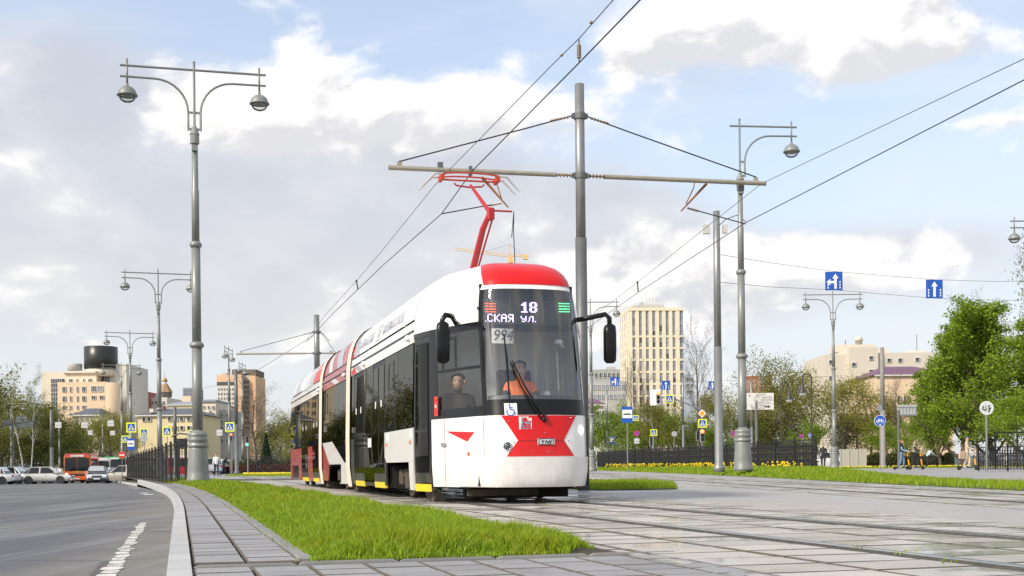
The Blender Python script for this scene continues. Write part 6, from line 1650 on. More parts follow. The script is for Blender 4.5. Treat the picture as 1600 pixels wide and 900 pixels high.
def grow(seed, H, trunk=.3, spread=.5, levels=3, kids=(7, 5, 4), upward=.5, r0=.16, droop=0., lean=0., wig=.12, ratio=.55, rmin=.007):
    rg = random.Random(seed); B = MB(); tips = []
    def branch(p, d, L, r_, lv):
        n = 5 if lv == 0 else 4; pts = [p.copy()]; q = p.copy(); dd = d.copy()
        for i in range(n):
            dd = (dd + Vector((rg.gauss(0, wig), rg.gauss(0, wig), rg.gauss(0, wig) + (upward * .12 if lv else .06) - droop * .12 * lv))).normalized()
            q = q + dd * (L / n); pts.append(q.copy())
        re = r_ * (.25 if lv else .22)
        B.tube(pts, [r_ + (re - r_) * i / n for i in range(n + 1)], 7 if lv == 0 else 5 if lv == 1 else 3, False)
        if lv >= levels - 1:
            for i in range(1, n + 1): tips.append((pts[i], dd))
        if lv < levels:
            k = kids[min(lv, len(kids) - 1)]
            for j in range(k):
                f = (trunk + (1 - trunk) * (j + rg.random() * .8) / k) if lv == 0 else (.25 + .75 * (j + rg.random()) / k)
                f = min(f, .98); i = int(f * n); pp = pts[i] + (pts[min(i + 1, n)] - pts[i]) * (f * n - i)
                base = (pts[min(i + 1, n)] - pts[i]).normalized()
                az = rg.uniform(0, 2 * math.pi) if lv else (j * 2.4 + rg.uniform(-.5, .5))
                ort = base.orthogonal().normalized(); ort = Matrix.Rotation(az, 3, base) @ ort
                nd = (base * (1 - spread) + ort * spread + Vector((0, 0, upward * .3))).normalized()
                LL = L * ratio * (1.15 - .6 * f if lv == 0 else 1.) * rg.uniform(.75, 1.2)
                branch(pp, nd, LL, max(r_ * (1 - f * .75) * .55, rmin), lv + 1)
    branch(Vector((0, 0, 0)), Vector((lean, 0, 1)).normalized(), H, r0, 0)
    return B, tips
def make_tree(name, seed, leaf, nleaf, size, bark, clump=.5, zmin=0., **k):
    B, tips = grow(seed, **k)
    t = thing(name, 'x', 'tree'); B.build('trunk', bark, t, True, fix=False)
    if nleaf:
        rg = np.random.default_rng(seed); T = np.array([tuple(p) for p, d in tips]); T = T[T[:, 2] > zmin]
        # clumps: a part of the tips carries most of the leaves
        w = rg.uniform(.1, 1., len(T)) ** 1.6; w /= w.sum()
        C = T[rg.choice(len(T), nleaf, p=w)] + rg.normal(size=(nleaf, 3)) * clump * np.array([1, 1, .75])
        link('crown', leaf_mesh('crown', C, size, leaf, seed), t)
    zt = max(p.z for p, d in tips); t['h'] = zt
    remember(t); t.location = (0, -900, -60)
    return t, zt
PRO = {}
PRO['spring'] = [make_tree('broadleaf_tree', s_, L_spring, 8500, .095, M_bark, .40, 1.6, H=8.5, trunk=.22, spread=.62, levels=3, kids=(9, 6, 4), upward=.5, r0=.2, ratio=.6) for s_ in (3, 14, 27)]
PRO['dark'] = [make_tree('broadleaf_tree', s_, L_dark, 12000, .115, M_bark, .5, .8, H=8, trunk=.12, spread=.6, levels=3, kids=(10, 6, 4), upward=.35, r0=.2, ratio=.6) for s_ in (41, 52)]
PRO['fresh'] = [make_tree('broadleaf_tree', s_, L_green, 11000, .115, M_bark, .42, .8, H=8, trunk=.14, spread=.6, levels=3, kids=(10, 6, 4), upward=.5, r0=.16, ratio=.56) for s_ in (61, 72)]
PRO['big'] = [make_tree('green_tree', s_, L_green, 33000, .115, M_bark, .25, .1, H=13, trunk=.03, spread=.60, levels=3, kids=(26, 8, 5), upward=.75, r0=.26, ratio=.36, wig=.1) for s_ in (81, 97)]
PRO['bare'] = [make_tree('bare_tree', s_, L_brown, 2600, .06, M_greybark, .25, 3., H=13, rmin=.014, trunk=.25, spread=.5, levels=4, kids=(13, 7, 4, 3), upward=.6, r0=.22, ratio=.45) for s_ in (103, 117)]
PRO['birch'] = [make_tree('birch_tree', s_, L_birch, 4200, .075, M_birchbark, .35, 4., H=14, rmin=.012, trunk=.35, spread=.45, levels=3, kids=(14, 6, 5), upward=.3, droop=1.2, r0=.17, ratio=.3) for s_ in (121, 135)]
USED = set()
def tree(kind, i, px, Y, ytop, label, sxy=None, rz=None, z=-.3, group=None):
    p, h = PRO[kind][i % len(PRO[kind])]
    top = at(px, ytop, Y).z; s_ = (top - z) / h; sc = (s_ * (sxy or 1.), s_ * (sxy or 1.), s_)
    rz = random.uniform(0, 6.28) if rz is None else rz
    loc = (at(px, 720, Y).x, Y, z)
    if p.name not in USED:
        USED.add(p.name); p.location = loc; p.rotation_euler = (0, 0, rz); p.scale = sc; tag(p, label, None, group); o = p
    else: o = dup(p, label, loc, rz, sc, group)
    if 'h' in o: del o['h']
    return o
G1, G2, G3 = 'trees left of the road', 'park trees behind the fences', 'large bright green trees at the right'
tree('spring', 0, 4, 150, 588, 'olive spring tree at the very left edge', 1.0, z=-1, group=G1); tree('spring', 1, 36, 168, 604, 'olive tree behind the birches', 1., z=-1, group=G1)
tree('dark', 0, 62, 176, 622, 'dark leafy tree right of the birches', 1.1, z=-1, group=G1); tree('dark', 1, 20, 185, 618, 'dark leafy tree filling behind the left lamp', 1.3, z=-1, group=G1)
tree('spring', 2, 92, 200, 634, 'olive tree behind the orange bus', 1.1, z=-1, group=G1); tree('spring', 0, 118, 208, 655, 'low olive tree in front of the pavilion', 1.2, z=-1, group=G1)
tree('dark', 0, 143, 215, 652, 'dark leafy tree behind the white minibus', 1.2, z=-1, group=G1); tree('spring', 1, 170, 196, 632, 'olive tree left of the third lamp', 1.0, z=-1, group=G1)
tree('spring', 2, 196, 225, 640, 'olive tree below the red brick building', .9, z=-1, group=G1); tree('dark', 1, 100, 190, 672, 'low dark tree just above the orange bus', 1.5, z=-1, group=G1); tree('dark', 1, 50, 160, 668, 'low dark tree behind the queue of cars', 1.6, z=-1, group=G1); tree('dark', 0, 4, 158, 660, 'low dark tree at the left edge behind the cars', 1.6, z=-1, group=G1)
tree('birch', 0, 37, 141, 585, 'slim white-trunked birch beside the largest plate back', .6, z=-.9, group='birches'); o = tree('birch', 1, 46, 142, 572, 'leaning white-trunked birch right of its neighbour', .6, z=-.9, group='birches'); o.rotation_euler = (R(2), R(4), 1.2)
tree('bare', 0, 398, 132, 583, 'bare tree with spreading branches left of the tram', 1.35, group='bare trees'); tree('spring', 0, 428, 150, 640, 'olive tree behind the bare one left of the tram', 1.3, group=G1); tree('dark', 1, 440, 158, 655, 'dark leafy tree beside the rear of the tram', 1.2, group=G1); tree('spring', 2, 454, 96, 674, 'small yellowish tree at the rear corner of the tram', .7, z=-.05, group=G1)
tree('dark', 0, 300, 240, 672, 'dark tree in front of the long yellow building', .8, z=-1, group=G1)
# tall trees beyond the left edge of the picture, mirrored in the tram's windows
for i, (px, Y, yt, lb) in enumerate(((-85, 118, 540, 'tall tree beyond the left edge, seen only mirrored in the tram windows'), (-135, 112, 505, 'tall tree beyond the left edge, seen only mirrored in the tram windows'), (-165, 106, 490, 'tall tree beyond the left edge, seen only mirrored in the tram windows'), (-235, 100, 480, 'tall tree beyond the left edge, seen only mirrored in the tram windows'), (-310, 96, 470, 'tall tree beyond the left edge, seen only mirrored in the tram windows'), (-400, 90, 460, 'tall tree beyond the left edge, seen only mirrored in the tram windows'))): tree('dark' if i % 2 else 'spring', i, px, Y, yt, lb, 1., z=-.8, group='trees mirrored in the tram windows')
# conifer
cf = thing('conifer', 'small dark conifer behind the walking person left of the tram', 'tree', (gx(416, 128), 128, -.3)); MB().tube([(0, 0, 0), (0, 0, 4.4)], [.09, .02], 6).build('trunk', M_bark, cf)
rg_ = np.random.default_rng(2); zc = rg_.uniform(.2, 1, 2600) ** .8 * 4.4; rc = (4.6 - zc) * .24 * rg_.uniform(.3, 1, 2600); ac = rg_.uniform(0, 6.28, 2600)
link('crown', leaf_mesh('crown', np.stack([rc * np.cos(ac), rc * np.sin(ac), zc - .15 * rc], 1), .10, leafmat('needles', (.012, .03, .012), (.03, .055, .02), .1), 2), cf)
R_ = [('fresh', 0, 952, 150, 632, 'fresh green tree behind the verge stop plate', 1.0), ('fresh', 1, 978, 170, 622, 'fresh green tree under the cream tower left corner', 1.0), ('bare', 1, 988, 185, 545, 'bare thin tree in front of the cream tower left side', .55), ('bare', 0, 1006, 195, 552, 'second bare thin tree in front of the cream tower', .5),
      ('spring', 1, 1030, 165, 612, 'olive tree behind the big signal', .95), ('fresh', 0, 1060, 185, 636, 'fresh green tree below the straight lane sign', 1.2), ('bare', 0, 1092, 150, 478, 'tall bare tree right of the cream tower', .62), ('spring', 2, 1112, 170, 612, 'olive tree behind the steel pole', 1.), ('spring', 0, 1142, 180, 600, 'olive tree between the pole and the verge lamp', 1.),
      ('dark', 1, 1168, 150, 640, 'dark leafy tree behind the direction board', 1.2), ('spring', 1, 1198, 175, 596, 'olive tree above the direction board', 1.), ('spring', 2, 1238, 140, 546, 'tall yellow-green tree behind the park lamps', 1.0), ('dark', 0, 1225, 145, 640, 'dark leafy tree low behind the park lamps', 1.3), ('spring', 0, 1280, 150, 572, 'olive tree left of the double lamp', 1.0),
      ('spring', 1, 1322, 145, 576, 'olive tree below the white building', 1.0), ('fresh', 1, 1262, 135, 650, 'fresh green tree low by the fence end', 1.1), ('spring', 2, 1358, 150, 588, 'olive tree left of the concrete pole', 1.0), ('dark', 1, 1340, 155, 640, 'dark leafy tree over the beige screen wall', 1.3), ('bare', 1, 1402, 150, 582, 'bare brownish tree right of the concrete pole', .8),
      ('fresh', 0, 1392, 135, 655, 'fresh green tree low behind the bicycle sign', 1.2), ('spring', 0, 1420, 155, 610, 'olive tree before the purple roof', .9), ('fresh', 1, 1436, 140, 640, 'fresh green tree behind the scooter pair', 1.1), ('dark', 0, 1085, 165, 655, 'dark leafy tree behind the lit red signal', 1.4), ('dark', 1, 1010, 190, 650, 'dark leafy tree behind the small curved mast', 1.4),
      ('fresh', 1, 1118, 150, 660, 'fresh green tree low beside the steel pole', 1.3)]
for k, i, px, Y, yt, lb, sx_ in R_: tree(k, i, px, Y, yt, lb, sx_, group=G2)
tree('big', 0, 1504, 104, 476, 'large bright green tree right of the purple roof', 1.15, z=0, group=G3); tree('big', 1, 1556, 108, 474, 'large bright green tree behind the graffiti disc', 1.3, z=0, group=G3); tree('big', 0, 1612, 96, 440, 'large bright green tree at the right edge', 1.35, 2.2, 0, G3); tree('big', 1, 1470, 122, 560, 'shorter bright green tree behind the scooter pair at the park fence', .9, 1., 0, G3); tree('fresh', 0, 1590, 90, 610, 'green tree low behind the right fence', 1.3, 1., 0, G3)
tree('birch', 0, 1572, 128, 362, 'tall pale birch rising above the large green trees', .75, .5, 0, 'birches'); tree('birch', 1, 1610, 130, 352, 'pale birch at the right edge above the green trees', .8, 2.5, 0, 'birches'); tree('bare', 1, 1528, 135, 448, 'brownish bare tree top above the green trees', .6, 1., 0, 'bare trees')
for k, L_ in PRO.items():
    for p, h in L_:
        if p.name not in USED: raise RuntimeError('unused tree ' + k)
def hedge(label, p0, p1, w, h, n, m, seed, name='hedge', z=0.):
    rg = np.random.default_rng(seed); f = rg.uniform(0, 1, n); a, b = np.array(p0), np.array(p1); d = (b - a) / np.linalg.norm(b - a); nn = np.array([-d[1], d[0]])
    C = a + f[:, None] * (b - a) + nn * rg.uniform(-w / 2, w / 2, n)[:, None]; zz_ = h * rg.uniform(0, 1, n) ** .6 * (.85 + .15 * np.sin(f * 40))
    t = thing(name, label, 'hedge', (p0[0], p0[1], z)); C = C - a
    link('foliage', leaf_mesh('foliage', np.stack([C[:, 0], C[:, 1], zz_], 1), .13, m, seed), t); MB().prism([(-.05, .0), (.05, 0), (.05, h * .7), (-.05, h * .7)], 0, 0, 1).build('stems', M_bark, t).matrix_local = Matrix.Rotation(math.atan2(d[1], d[0]), 4, 'Z') @ Matrix.Diagonal((float(np.linalg.norm(b - a)), 1, 1, 1))
hedge('clipped dark hedge under the park trees', (gx(1300, 124), 124), (gx(1490, 124), 124), 1.2, 1.5, 6000, L_dark, 5); hedge('low hedge above a red-brown border left of the tram', (gx(345, 132), 132), (gx(470, 130), 130), 1., 1.55, 2500, L_dark, 6); hedge('red-brown low hedge behind the ornamental fence', (gx(345, 128), 128), (gx(470, 126), 126), .8, .95, 2500, L_red, 7)
hedge('dark shrub row behind the left queue of cars', (gx(-20, 152), 152), (gx(150, 165), 165), 2., 1.6, 6000, L_dark, 8, z=-.9); hedge('magenta flowering shrub below the small crossing sign', (gx(222, 175), 175), (gx(246, 175), 175), 2., 2.6, 900, L_blossom, 9, z=-.9); hedge('low shrubs behind the cast fence', (gx(1270, 112), 112), (gx(935, 150), 150), 2., 1.8, 7000, L_dark, 10)
# dandelions on the verge and stray weeds on the paving
rg_ = np.random.default_rng(31); fl = MB(); st_ = MB(); cnt = 0
for _ in range(900):
    f = rg_.uniform(0, 1); Y = 60 + f * 55; x1 = 15.3 - (Y - 62) * .117; x = x1 - abs(rg_.normal(0, .9)) - .3
    if x < 8.6 or math.sin(Y * .9) + math.sin(Y * 2.3 + x) < rg_.normal(.25, .5): continue
    z = .22 + rg_.uniform(.06, .34); s_ = rg_.uniform(.045, .085)
    fl.add([(x - s_, Y, z), (x, Y - s_, z + .02), (x + s_, Y, z), (x, Y + s_, z + .02), (x, Y, z - s_), (x, Y, z + s_)], [(0, 1, 5), (1, 2, 5), (2, 3, 5), (3, 0, 5), (1, 0, 4), (2, 1, 4), (3, 2, 4), (0, 3, 4)])
tag(struct(fl.build('flowers', mat('flower_yellow', (.78, .58, .01), .6, var=.1), fix=False), 'stuff'), 'yellow flowers along the foot of the cast fence', 'flowers')
fl = MB()
for _ in range(160):
    x, Y = gx(rg_.uniform(1310, 1520), 100) , rg_.uniform(97, 106); s_ = .07; z = .14
    fl.add([(x - s_, Y, z), (x, Y - s_, z), (x + s_, Y, z), (x, Y, z + s_)], [(0, 1, 3), (1, 2, 3), (0, 3, 2)])
tag(struct(fl.build('flowers', MATS['flower_yellow'], fix=False), 'stuff'), 'yellow flowers in the lawn below the park fence', 'flowers')
meadow('grass', [(gx(1300, 96), 96), (gx(1640, 96), 96), (gx(1640, 110), 110), (gx(1300, 112), 112)], 60, .13, .012, 41, 'lawn strip below the park fence', lambda x, y: np.full(len(x), .01)); meadow('grass', [(gx(350, 84), 84), (gx(465, 74), 74), (gx(465, 96), 96), (gx(385, 108), 108)], 60, .14, .012, 43, 'lawn with yellow flowers behind the rear of the tram', lambda x, y: np.full(len(x), .01))
fl = MB()
for _ in range(200):
    px = rg_.uniform(380, 462); Y = rg_.uniform(86, 100); x = gx(px, Y); s_ = .07; z = .14
    fl.add([(x - s_, Y, z), (x, Y - s_, z), (x + s_, Y, z), (x, Y, z + s_)], [(0, 1, 3), (1, 2, 3), (0, 3, 2)])
tag(struct(fl.build('flowers', MATS['flower_yellow'], fix=False), 'stuff'), 'yellow flowers in the lawn behind the rear of the tram', 'flowers')
wp_ = []
for px, py in ((850, 783), (870, 795), (930, 803), (858, 790), (960, 812), (1150, 762), (1438, 763), (1452, 764), (1480, 788), (1590, 769), (1267, 770), (1405, 866), (1415, 866), (1487, 880), (1024, 752), (1050, 754), (905, 800), (1030, 755), (1195, 760), (1330, 858)):
    a, b = ray(px, py); Y = -.5 / b
    for _ in range(5): wp_.append((a * Y + random.gauss(0, .03), Y + random.gauss(0, .03), 0))
blades('weeds', np.array(wp_), .032, .008, 1., M_grass, 51, 'tufts of weed in the joints of the tram bed')['category'] = 'weeds'
# ------------------------------------------------------------------ buildings
GZ = -1.2
def bmat(n, c, **k): return mat('wall_' + n, c, .8, var=.06, vscale=.25, **k)
M_win = mat('window_glass', (.05, .06, .075), .08, var=.1, vscale=.2, rnd=.25, spec=.8); M_winb = mat('window_glass_blue', (.24, .27, .32), .1, var=.1, rnd=.3, spec=.8); M_frame = mat('window_frame', (.62, .60, .56), .6, var=.05)
class Bld:
    def __init__(s, label, px, Y, rz=0., name='building', group=None):
        s.Y = Y; s.px = px; s.o = thing(name, label, 'building', (gx(px, Y), Y, GZ), rz, group); s.x0 = gx(px, Y)
    def X(s, px): return gx(px, s.Y) - s.x0
    def Z(s, py, px=None): return at(px or s.px, py, s.Y).z - GZ
    def block(s, name, m, x0, x1, ytop, ybot=None, y0=0., y1=14., parent=None, bev=0.):
        z0 = 0 if ybot is None else s.Z(ybot); z1 = s.Z(ytop); a, b = s.X(x0), s.X(x1)
        return MB().box(((a + b) / 2, (y0 + y1) / 2, (z0 + z1) / 2), (b - a, y1 - y0, z1 - z0)).build(name, m, parent or s.o, bevel=bev)
    def window(s, px, py, w, h, y=0., m=None, mull=0, parent=None, fr=None):
        a, z = s.X(px), s.Z(py); W_, H_ = w * s.Y / FPX, h * s.Y / FPX; f = max(.08, .07 * W_)
        b = MB()
        for q in ((0, H_ / 2 - f / 2, W_, f), (0, -H_ / 2 + f / 2, W_, f)): b.box((a + q[0], y - .10, z + q[1]), (q[2], .24, q[3]))
        for q in (-1, 1): b.box((a + q * (W_ / 2 - f / 2), y - .10, z), (f, .24, H_ - 2 * f - .004))
        for k in range(mull): b.box((a - W_ / 2 + W_ * (k + 1) / (mull + 1), y - .09, z), (f * .8, .2, H_ - 2 * f - .004))
        o = b.build('window', fr or M_frame, parent or s.o)
        MB().box((a, y - .03, z), (W_ - 2 * f, .08, H_ - 2 * f)).build('pane', m or M_win, o); return o
cream, peach, white_w, grey_w = bmat('cream', (.66, .58, .46)), bmat('peach', (.70, .53, .36)), bmat('white', (.62, .59, .53)), bmat('grey', (.42, .41, .38)); slate, brick, purple = mat('slate_roof', (.10, .11, .13), .7, var=.15, vscale=.6), bmat('brick', (.36, .11, .07)), mat('purple_roof', (.16, .07, .12), .6, var=.15, vscale=.4)
# office block with the black drum
b = Bld('cream office block crowned by a black drum-shaped screen', 125, 330)
b.block('wall', cream, 62, 148, 580, y0=2, y1=24); f = b.block('front_wall', peach, 98, 172, 598, y0=-3, y1=1.99); b.block('stair_tower', white_w, 150, 188, 566, y0=6, y1=26)
MB().lathe([(.0001, 0), (3.0, 0), (3.0, b.Z(599)), (.0001, b.Z(599))], 24, (b.X(171), 0., 0)).build('round_end', peach, b.o, True)
MB().lathe([(4.3, b.Z(574)), (4.45, b.Z(573)), (4.45, b.Z(539)), (4.3, b.Z(538.5))], 32, (b.X(146), 7, 0)).build('screen_drum', mat('led_screen', (.022, .022, .02), .35, var=.2, vscale=.3), b.o, True)
MB().lathe([(4.1, b.Z(586)), (4.1, b.Z(574.2))], 28, (b.X(146), 7, 0)).build('drum_base', cream, b.o, True); MB().lathe([(1.9, b.Z(577)), (1.95, b.Z(569)), (1.9, b.Z(566))], 20, (b.X(108), 5, 0)).build('roof_turret', grey_w, b.o, True)
b.block('parapet', white_w, 97, 148.2, 578.8, 582, 1.2, 24.2)
gp = b.block('glazed_stair', M_win, 77.5, 97.6, 591, 648, 1.7, 1.995)
for k in range(1, 6): b.block('mullion', M_frame, 77.5 + k * 3.35 - .25, 77.5 + k * 3.35 + .25, 591, 648, 1.5, 1.69, gp)
for k in range(1, 8): b.block('transom', M_frame, 77.5, 97.6, 591 + k * 7 - .3, 591 + k * 7 + .3, 1.55, 1.66, gp)
for px, w in ((108, 5.8), (118, 2.8), (128.5, 2.8), (138.5, 5.8)):
    b.window(px, 594, w, 6, 1.99, mull=1 if w > 4 else 0)
    for py, h in ((609.5, 8.5), (624, 8.5), (637.5, 6)): b.window(px, py, w, h, -3, mull=1 if w > 4 else 0)
b.window(154, 609, 8.5, 9, -3, mull=2); b.window(164, 609, 8, 9, -3, M_winb, mull=2); b.window(153.5, 622.5, 7, 6, -3, mull=1); b.window(166, 622.5, 7, 6, -3, mull=1)
for px in (152, 156, 160): b.block('tall_window', M_win, px - 1, px + 1, 579, 596, 5.7, 5.99)
# pavilion
def hipped(label, px, Y, x0, x1, yeave, yridge, wallm, roofm, wins=(), depth=14., over=.5, ww=6, wh=8, name='house'):
    h = Bld(label, px, Y, name=name); h.block('wall', wallm, x0, x1, yeave, None, 0, depth)
    a, c, z0, z1 = h.X(x0) - over, h.X(x1) + over, h.Z(yeave) + .003, h.Z(yridge); r_ = min((c - a) * .3, depth * .5)
    MB().add([(a, -over, z0), (c, -over, z0), (c, depth + over, z0), (a, depth + over, z0), (a + r_, depth / 2, z1), (c - r_, depth / 2, z1)], [(0, 1, 5, 4), (1, 2, 5), (2, 3, 4, 5), (3, 0, 4), (3, 2, 1, 0)]).build('roof', roofm, h.o)
    MB().box(((a + c) / 2, -over * .5, z0 - .15), (c - a, over, .25)).build('eaves', white_w, h.o)
    for px_, py_ in wins: h.window(px_, py_, ww, wh, 0)
    return h
hipped('small cream pavilion with a slate hipped roof among the trees', 133, 250, 114, 154, 648, 636, cream, slate, [(120, 654), (128, 654), (136, 654), (144, 654)], 12, ww=3, wh=8)
hb_ = hipped('long yellow house with a slate roof behind the crossing signs', 268, 236, 216, 314, 648, 635, bmat('yellow', (.70, .58, .34)), slate, [(px, 655) for px in (226, 234, 266, 276, 285, 296, 306)] + [(px, 669) for px in (266, 276, 285, 296, 306)], 16, ww=6, wh=7)
hb_.block('dormer', white_w, 233, 239, 638, 644, .5, 6); hb_.block('chimney', brick, 243, 245, 632, 640, 5, 6.5)
b = Bld('red brick block behind the third lamp', 205, 420); b.block('wall', brick, 186, 224, 612, None, 0, 20); b.block('parapet', brick, 185.6, 224.4, 610.6, 612.4, -.3, 20.3)
for k in range(5): b.window(191 + k * 7.5, 622, 3, 5)
b = Bld('pale flat-roofed block beside the spired tower', 241, 430); b.block('wall', white_w, 223, 262, 621, None, 0, 20); b.block('roof_house', grey_w, 236, 246, 616, 622, 3, 9)
for k in range(6): b.window(227 + k * 6, 629, 3, 4.5)
# spired tower
b = Bld('brown tower with a pointed roof and golden cap behind the second lamp', 259, 440, name='tower'); brown = bmat('brown', (.25, .18, .13))
r_ = 2.35
def octo(mb, prof): return mb.lathe(prof, 8)
octo(MB(), [(r_ * .85, 0), (r_ * .85, b.Z(622)), (r_, b.Z(620)), (r_, b.Z(613.5))]).build('shaft', brown, b.o); octo(MB(), [(r_ * 1.2, b.Z(613.4)), (r_ * 1.15, b.Z(612)), (r_ * .45, b.Z(600.5)), (r_ * .3, b.Z(599.5))]).build('roof', mat('tower_roof', (.34, .22, .12), .7, var=.15), b.o)
octo(MB(), [(.75, b.Z(599.6)), (.75, b.Z(596))]).build('lantern', white_w, b.o); MB().lathe([(.95, b.Z(596)), (1.0, b.Z(594)), (.5, b.Z(591.5)), (.1, b.Z(590)), (.06, b.Z(582))], 12).build('gilded_cap', mat('gold', (.42, .27, .08), .4, .5, var=.1), b.o, True)
for k in range(8):
    a = R(22.5 + 45 * k); MB().box((r_ * .93 * math.cos(a), r_ * .93 * math.sin(a), b.Z(617)), (.4, 1.2, 1.2), a).build('opening', M_win, b.o)
b = Bld('dark slab block on the skyline right of the tower', 294, 700); b.block('wall', bmat('blue_grey', (.22, .24, .29)), 287, 305, 606, None, 0, 20)
for k in range(4):
    for q in range(5): b.window(289.5 + k * 3.8, 610 + q * 5, 2, 2.6)
b = hipped('yellow building with a pale slate roof behind the tall lamp', 292, 330, 262, 345, 632, 622, bmat('straw', (.72, .62, .40)), mat('pale_slate', (.26, .30, .36), .7, var=.1), [(270 + k * 9, 640) for k in range(8)], 18, ww=4, wh=5)
b.block('roof_house', peach, 276, 290, 617, 626, 6, 10)
# orange tower
b = Bld('orange office tower with a white window grid left of the bare tree', 369, 470, .0); orange_w = bmat('orange', (.70, .46, .28))
b.block('wall', orange_w, 340, 380, 585.5, None, 0, 22); b.block('rear_wall', orange_w, 388, 398, 586, None, 3, 22); b.block('stair_core', grey_w, 380.2, 387.8, 583, None, 4, 22); b.block('roof_grille', mat('grille_brown', (.16, .13, .10), .8), 360, 398, 576, 585, 4, 20)
b.block('window_wall', white_w, 340.5, 367.5, 603, None, -.3, -.004); b.block('glazed_band', M_win, 340.5, 367.5, 596.5, 601.5, -.25, -.004); b.block('roof_dome', grey_w, 345, 352, 581, 585.4, 4, 9)
for q in range(10):
    b.block('balcony', grey_w, 380.5, 387.5, 592 + q * 8, 594.2 + q * 8, 2.6, 3.99)
    for k in range(6): b.window(343.2 + k * 4.4, 608 + q * 7.2, 2.2, 4, -.3)
b = Bld('cream apartment block with balconies behind the tall lamp', 326, 270); b.block('wall', cream, 308, 338, 628, None, 0, 14); b.block('side_wing', grey_w, 338.2, 356, 640, None, 3, 14); b.block('roof', mat('pale_slate', None), 307, 339, 624.5, 627.9, -.4, 14.4)
for q in range(5):
    for k in range(4): b.window(313 + k * 7, 637 + q * 11, 3.4, 6)
    for k in range(2): b.window(343 + k * 8, 648 + q * 10, 4, 5, 3)
    b.block('balcony', white_w, 322, 330, 641.5 + q * 11, 645 + q * 11, -1., -.01)
# tall cream tower block
tw = bmat('warm_cream', (.78, .68, .49)); b = Bld('tall cream tower block with long vertical windows', 1027, 390, .055)
b.block('core', mat('core_dark', (.24, .235, .22), .4, var=.2, vscale=.3), 985, 1070.6, 483, None, .6, 20.0)
cols = [992.4, 1002.9, 1013.5, 1024.0, 1034.7, 1045.1, 1055.6]
edges = [984] + sum([[c - 2.4, c + 2.4] for c in cols], []) + [1064.6]
for i in range(0, len(edges), 2): b.block('pier', tw, edges[i], edges[i + 1], 482, None, 0, .58)
b.block('cornice', tw, 983.5, 1071.4, 480.8, 485.4, -.15, 20.3)
bandy = [(524, 527), (542.5, 545.5), (560.5, 563.8), (579.5, 582.8), (598, 601.5), (617, 620), (636, 639), (655, 658)]
for y0, y1 in bandy:
    for c in cols: b.block('spandrel', tw, c - 2.35, c + 2.35, y0, y1, .1, .57)
    b.block('balcony_slab', tw, 1064.7, 1071.4, y0, y1, .0, 19.9)
segs = [(485.6, 497), (497.4, 508), (508.4, 517), (517.4, 523.8)] + [(a[1] + .2, (a[1] + c[0]) / 2) for a, c in zip(bandy, bandy[1:])] + [((a[1] + c[0]) / 2 + .4, c[0] - .2) for a, c in zip(bandy, bandy[1:])]
for c in cols:
    for y0, y1 in segs: b.block('window', random.choice((M_winb, M_winb, M_winb, M_win)), c - 2.2, c + 2.2, y0, y1, .35, .58)
for y0, y1 in segs[:]: b.block('corner_window', M_winb, 1065, 1070.4, y0, y1, .4, .59)
# flank towards the left
fl_ = b.block('flank_wall', tw, 983.9, 984.9, 482, None, .62, 20)
for q in range(12):
    for k in range(4): MB().box((b.X(983.9) - .02, 3. + k * 4.6, b.Z(492 + q * 14)), (.12, .9, 2.1)).build('flank_window', M_winb, b.o)
b.block('plant_room', grey_w, 1005, 1045, 472.5, 480.7, 5, 14); b.block('plant_room', grey_w, 994, 1002, 474.5, 480.7, 4, 9); b.block('vent_house', grey_w, 1009, 1013, 468, 472.4, 6, 9)
for px in (1018, 1023.2, 1028.4, 1033.4): MB().tube([(b.X(px), 8, b.Z(473)), (b.X(px), 8, b.Z(461))], .25, 8).build('flue', M_frame, b.o)
b = Bld('grey modern block at the left foot of the cream tower', 950, 350); b.block('wall', grey_w, 926, 982, 596, None, 0, 18); b.block('upper_storey', bmat('grey_dark', (.33, .33, .31)), 930, 972, 576, 595.9, 3, 16); b.block('roof_house', grey_w, 952, 966, 571, 575.9, 5, 10)
for k in range(8): b.window(930 + k * 6.4, 605, 4, 8, 0, M_winb); b.window(930 + k * 6.4, 620, 4, 8, 0, M_winb)
for k in range(6): b.window(934 + k * 6.8, 585, 4, 8, 3)
hipped('white house with a purple roof behind the right mirror of the tram', 930, 215, 905, 944, 632, 620, white_w, purple, [(936, 646), (943, 646), (936, 664), (943, 664)], 12, ww=4, wh=9)
b = Bld('small blue-grey block right of the cream tower', 1078, 480); b.block('wall', bmat('blue_pale', (.36, .41, .48)), 1071.5, 1086, 585, None, 0, 12)
for q in range(3): b.window(1076, 592 + q * 10, 5, 4); b.window(1082, 592 + q * 10, 4, 4)
b = Bld('brick-topped block on the skyline behind the direction board', 1190, 520); b.block('wall', bmat('brick_pale', (.42, .24, .17)), 1170, 1208, 592, None, 0, 20); b.block('glazed_attic', M_winb, 1188, 1203, 588, 600, -.5, 8); b.block('roof', brick, 1168, 1210, 587, 591.9, 2, 18)
for k in range(4): b.window(1174 + k * 9, 606, 4, 6)
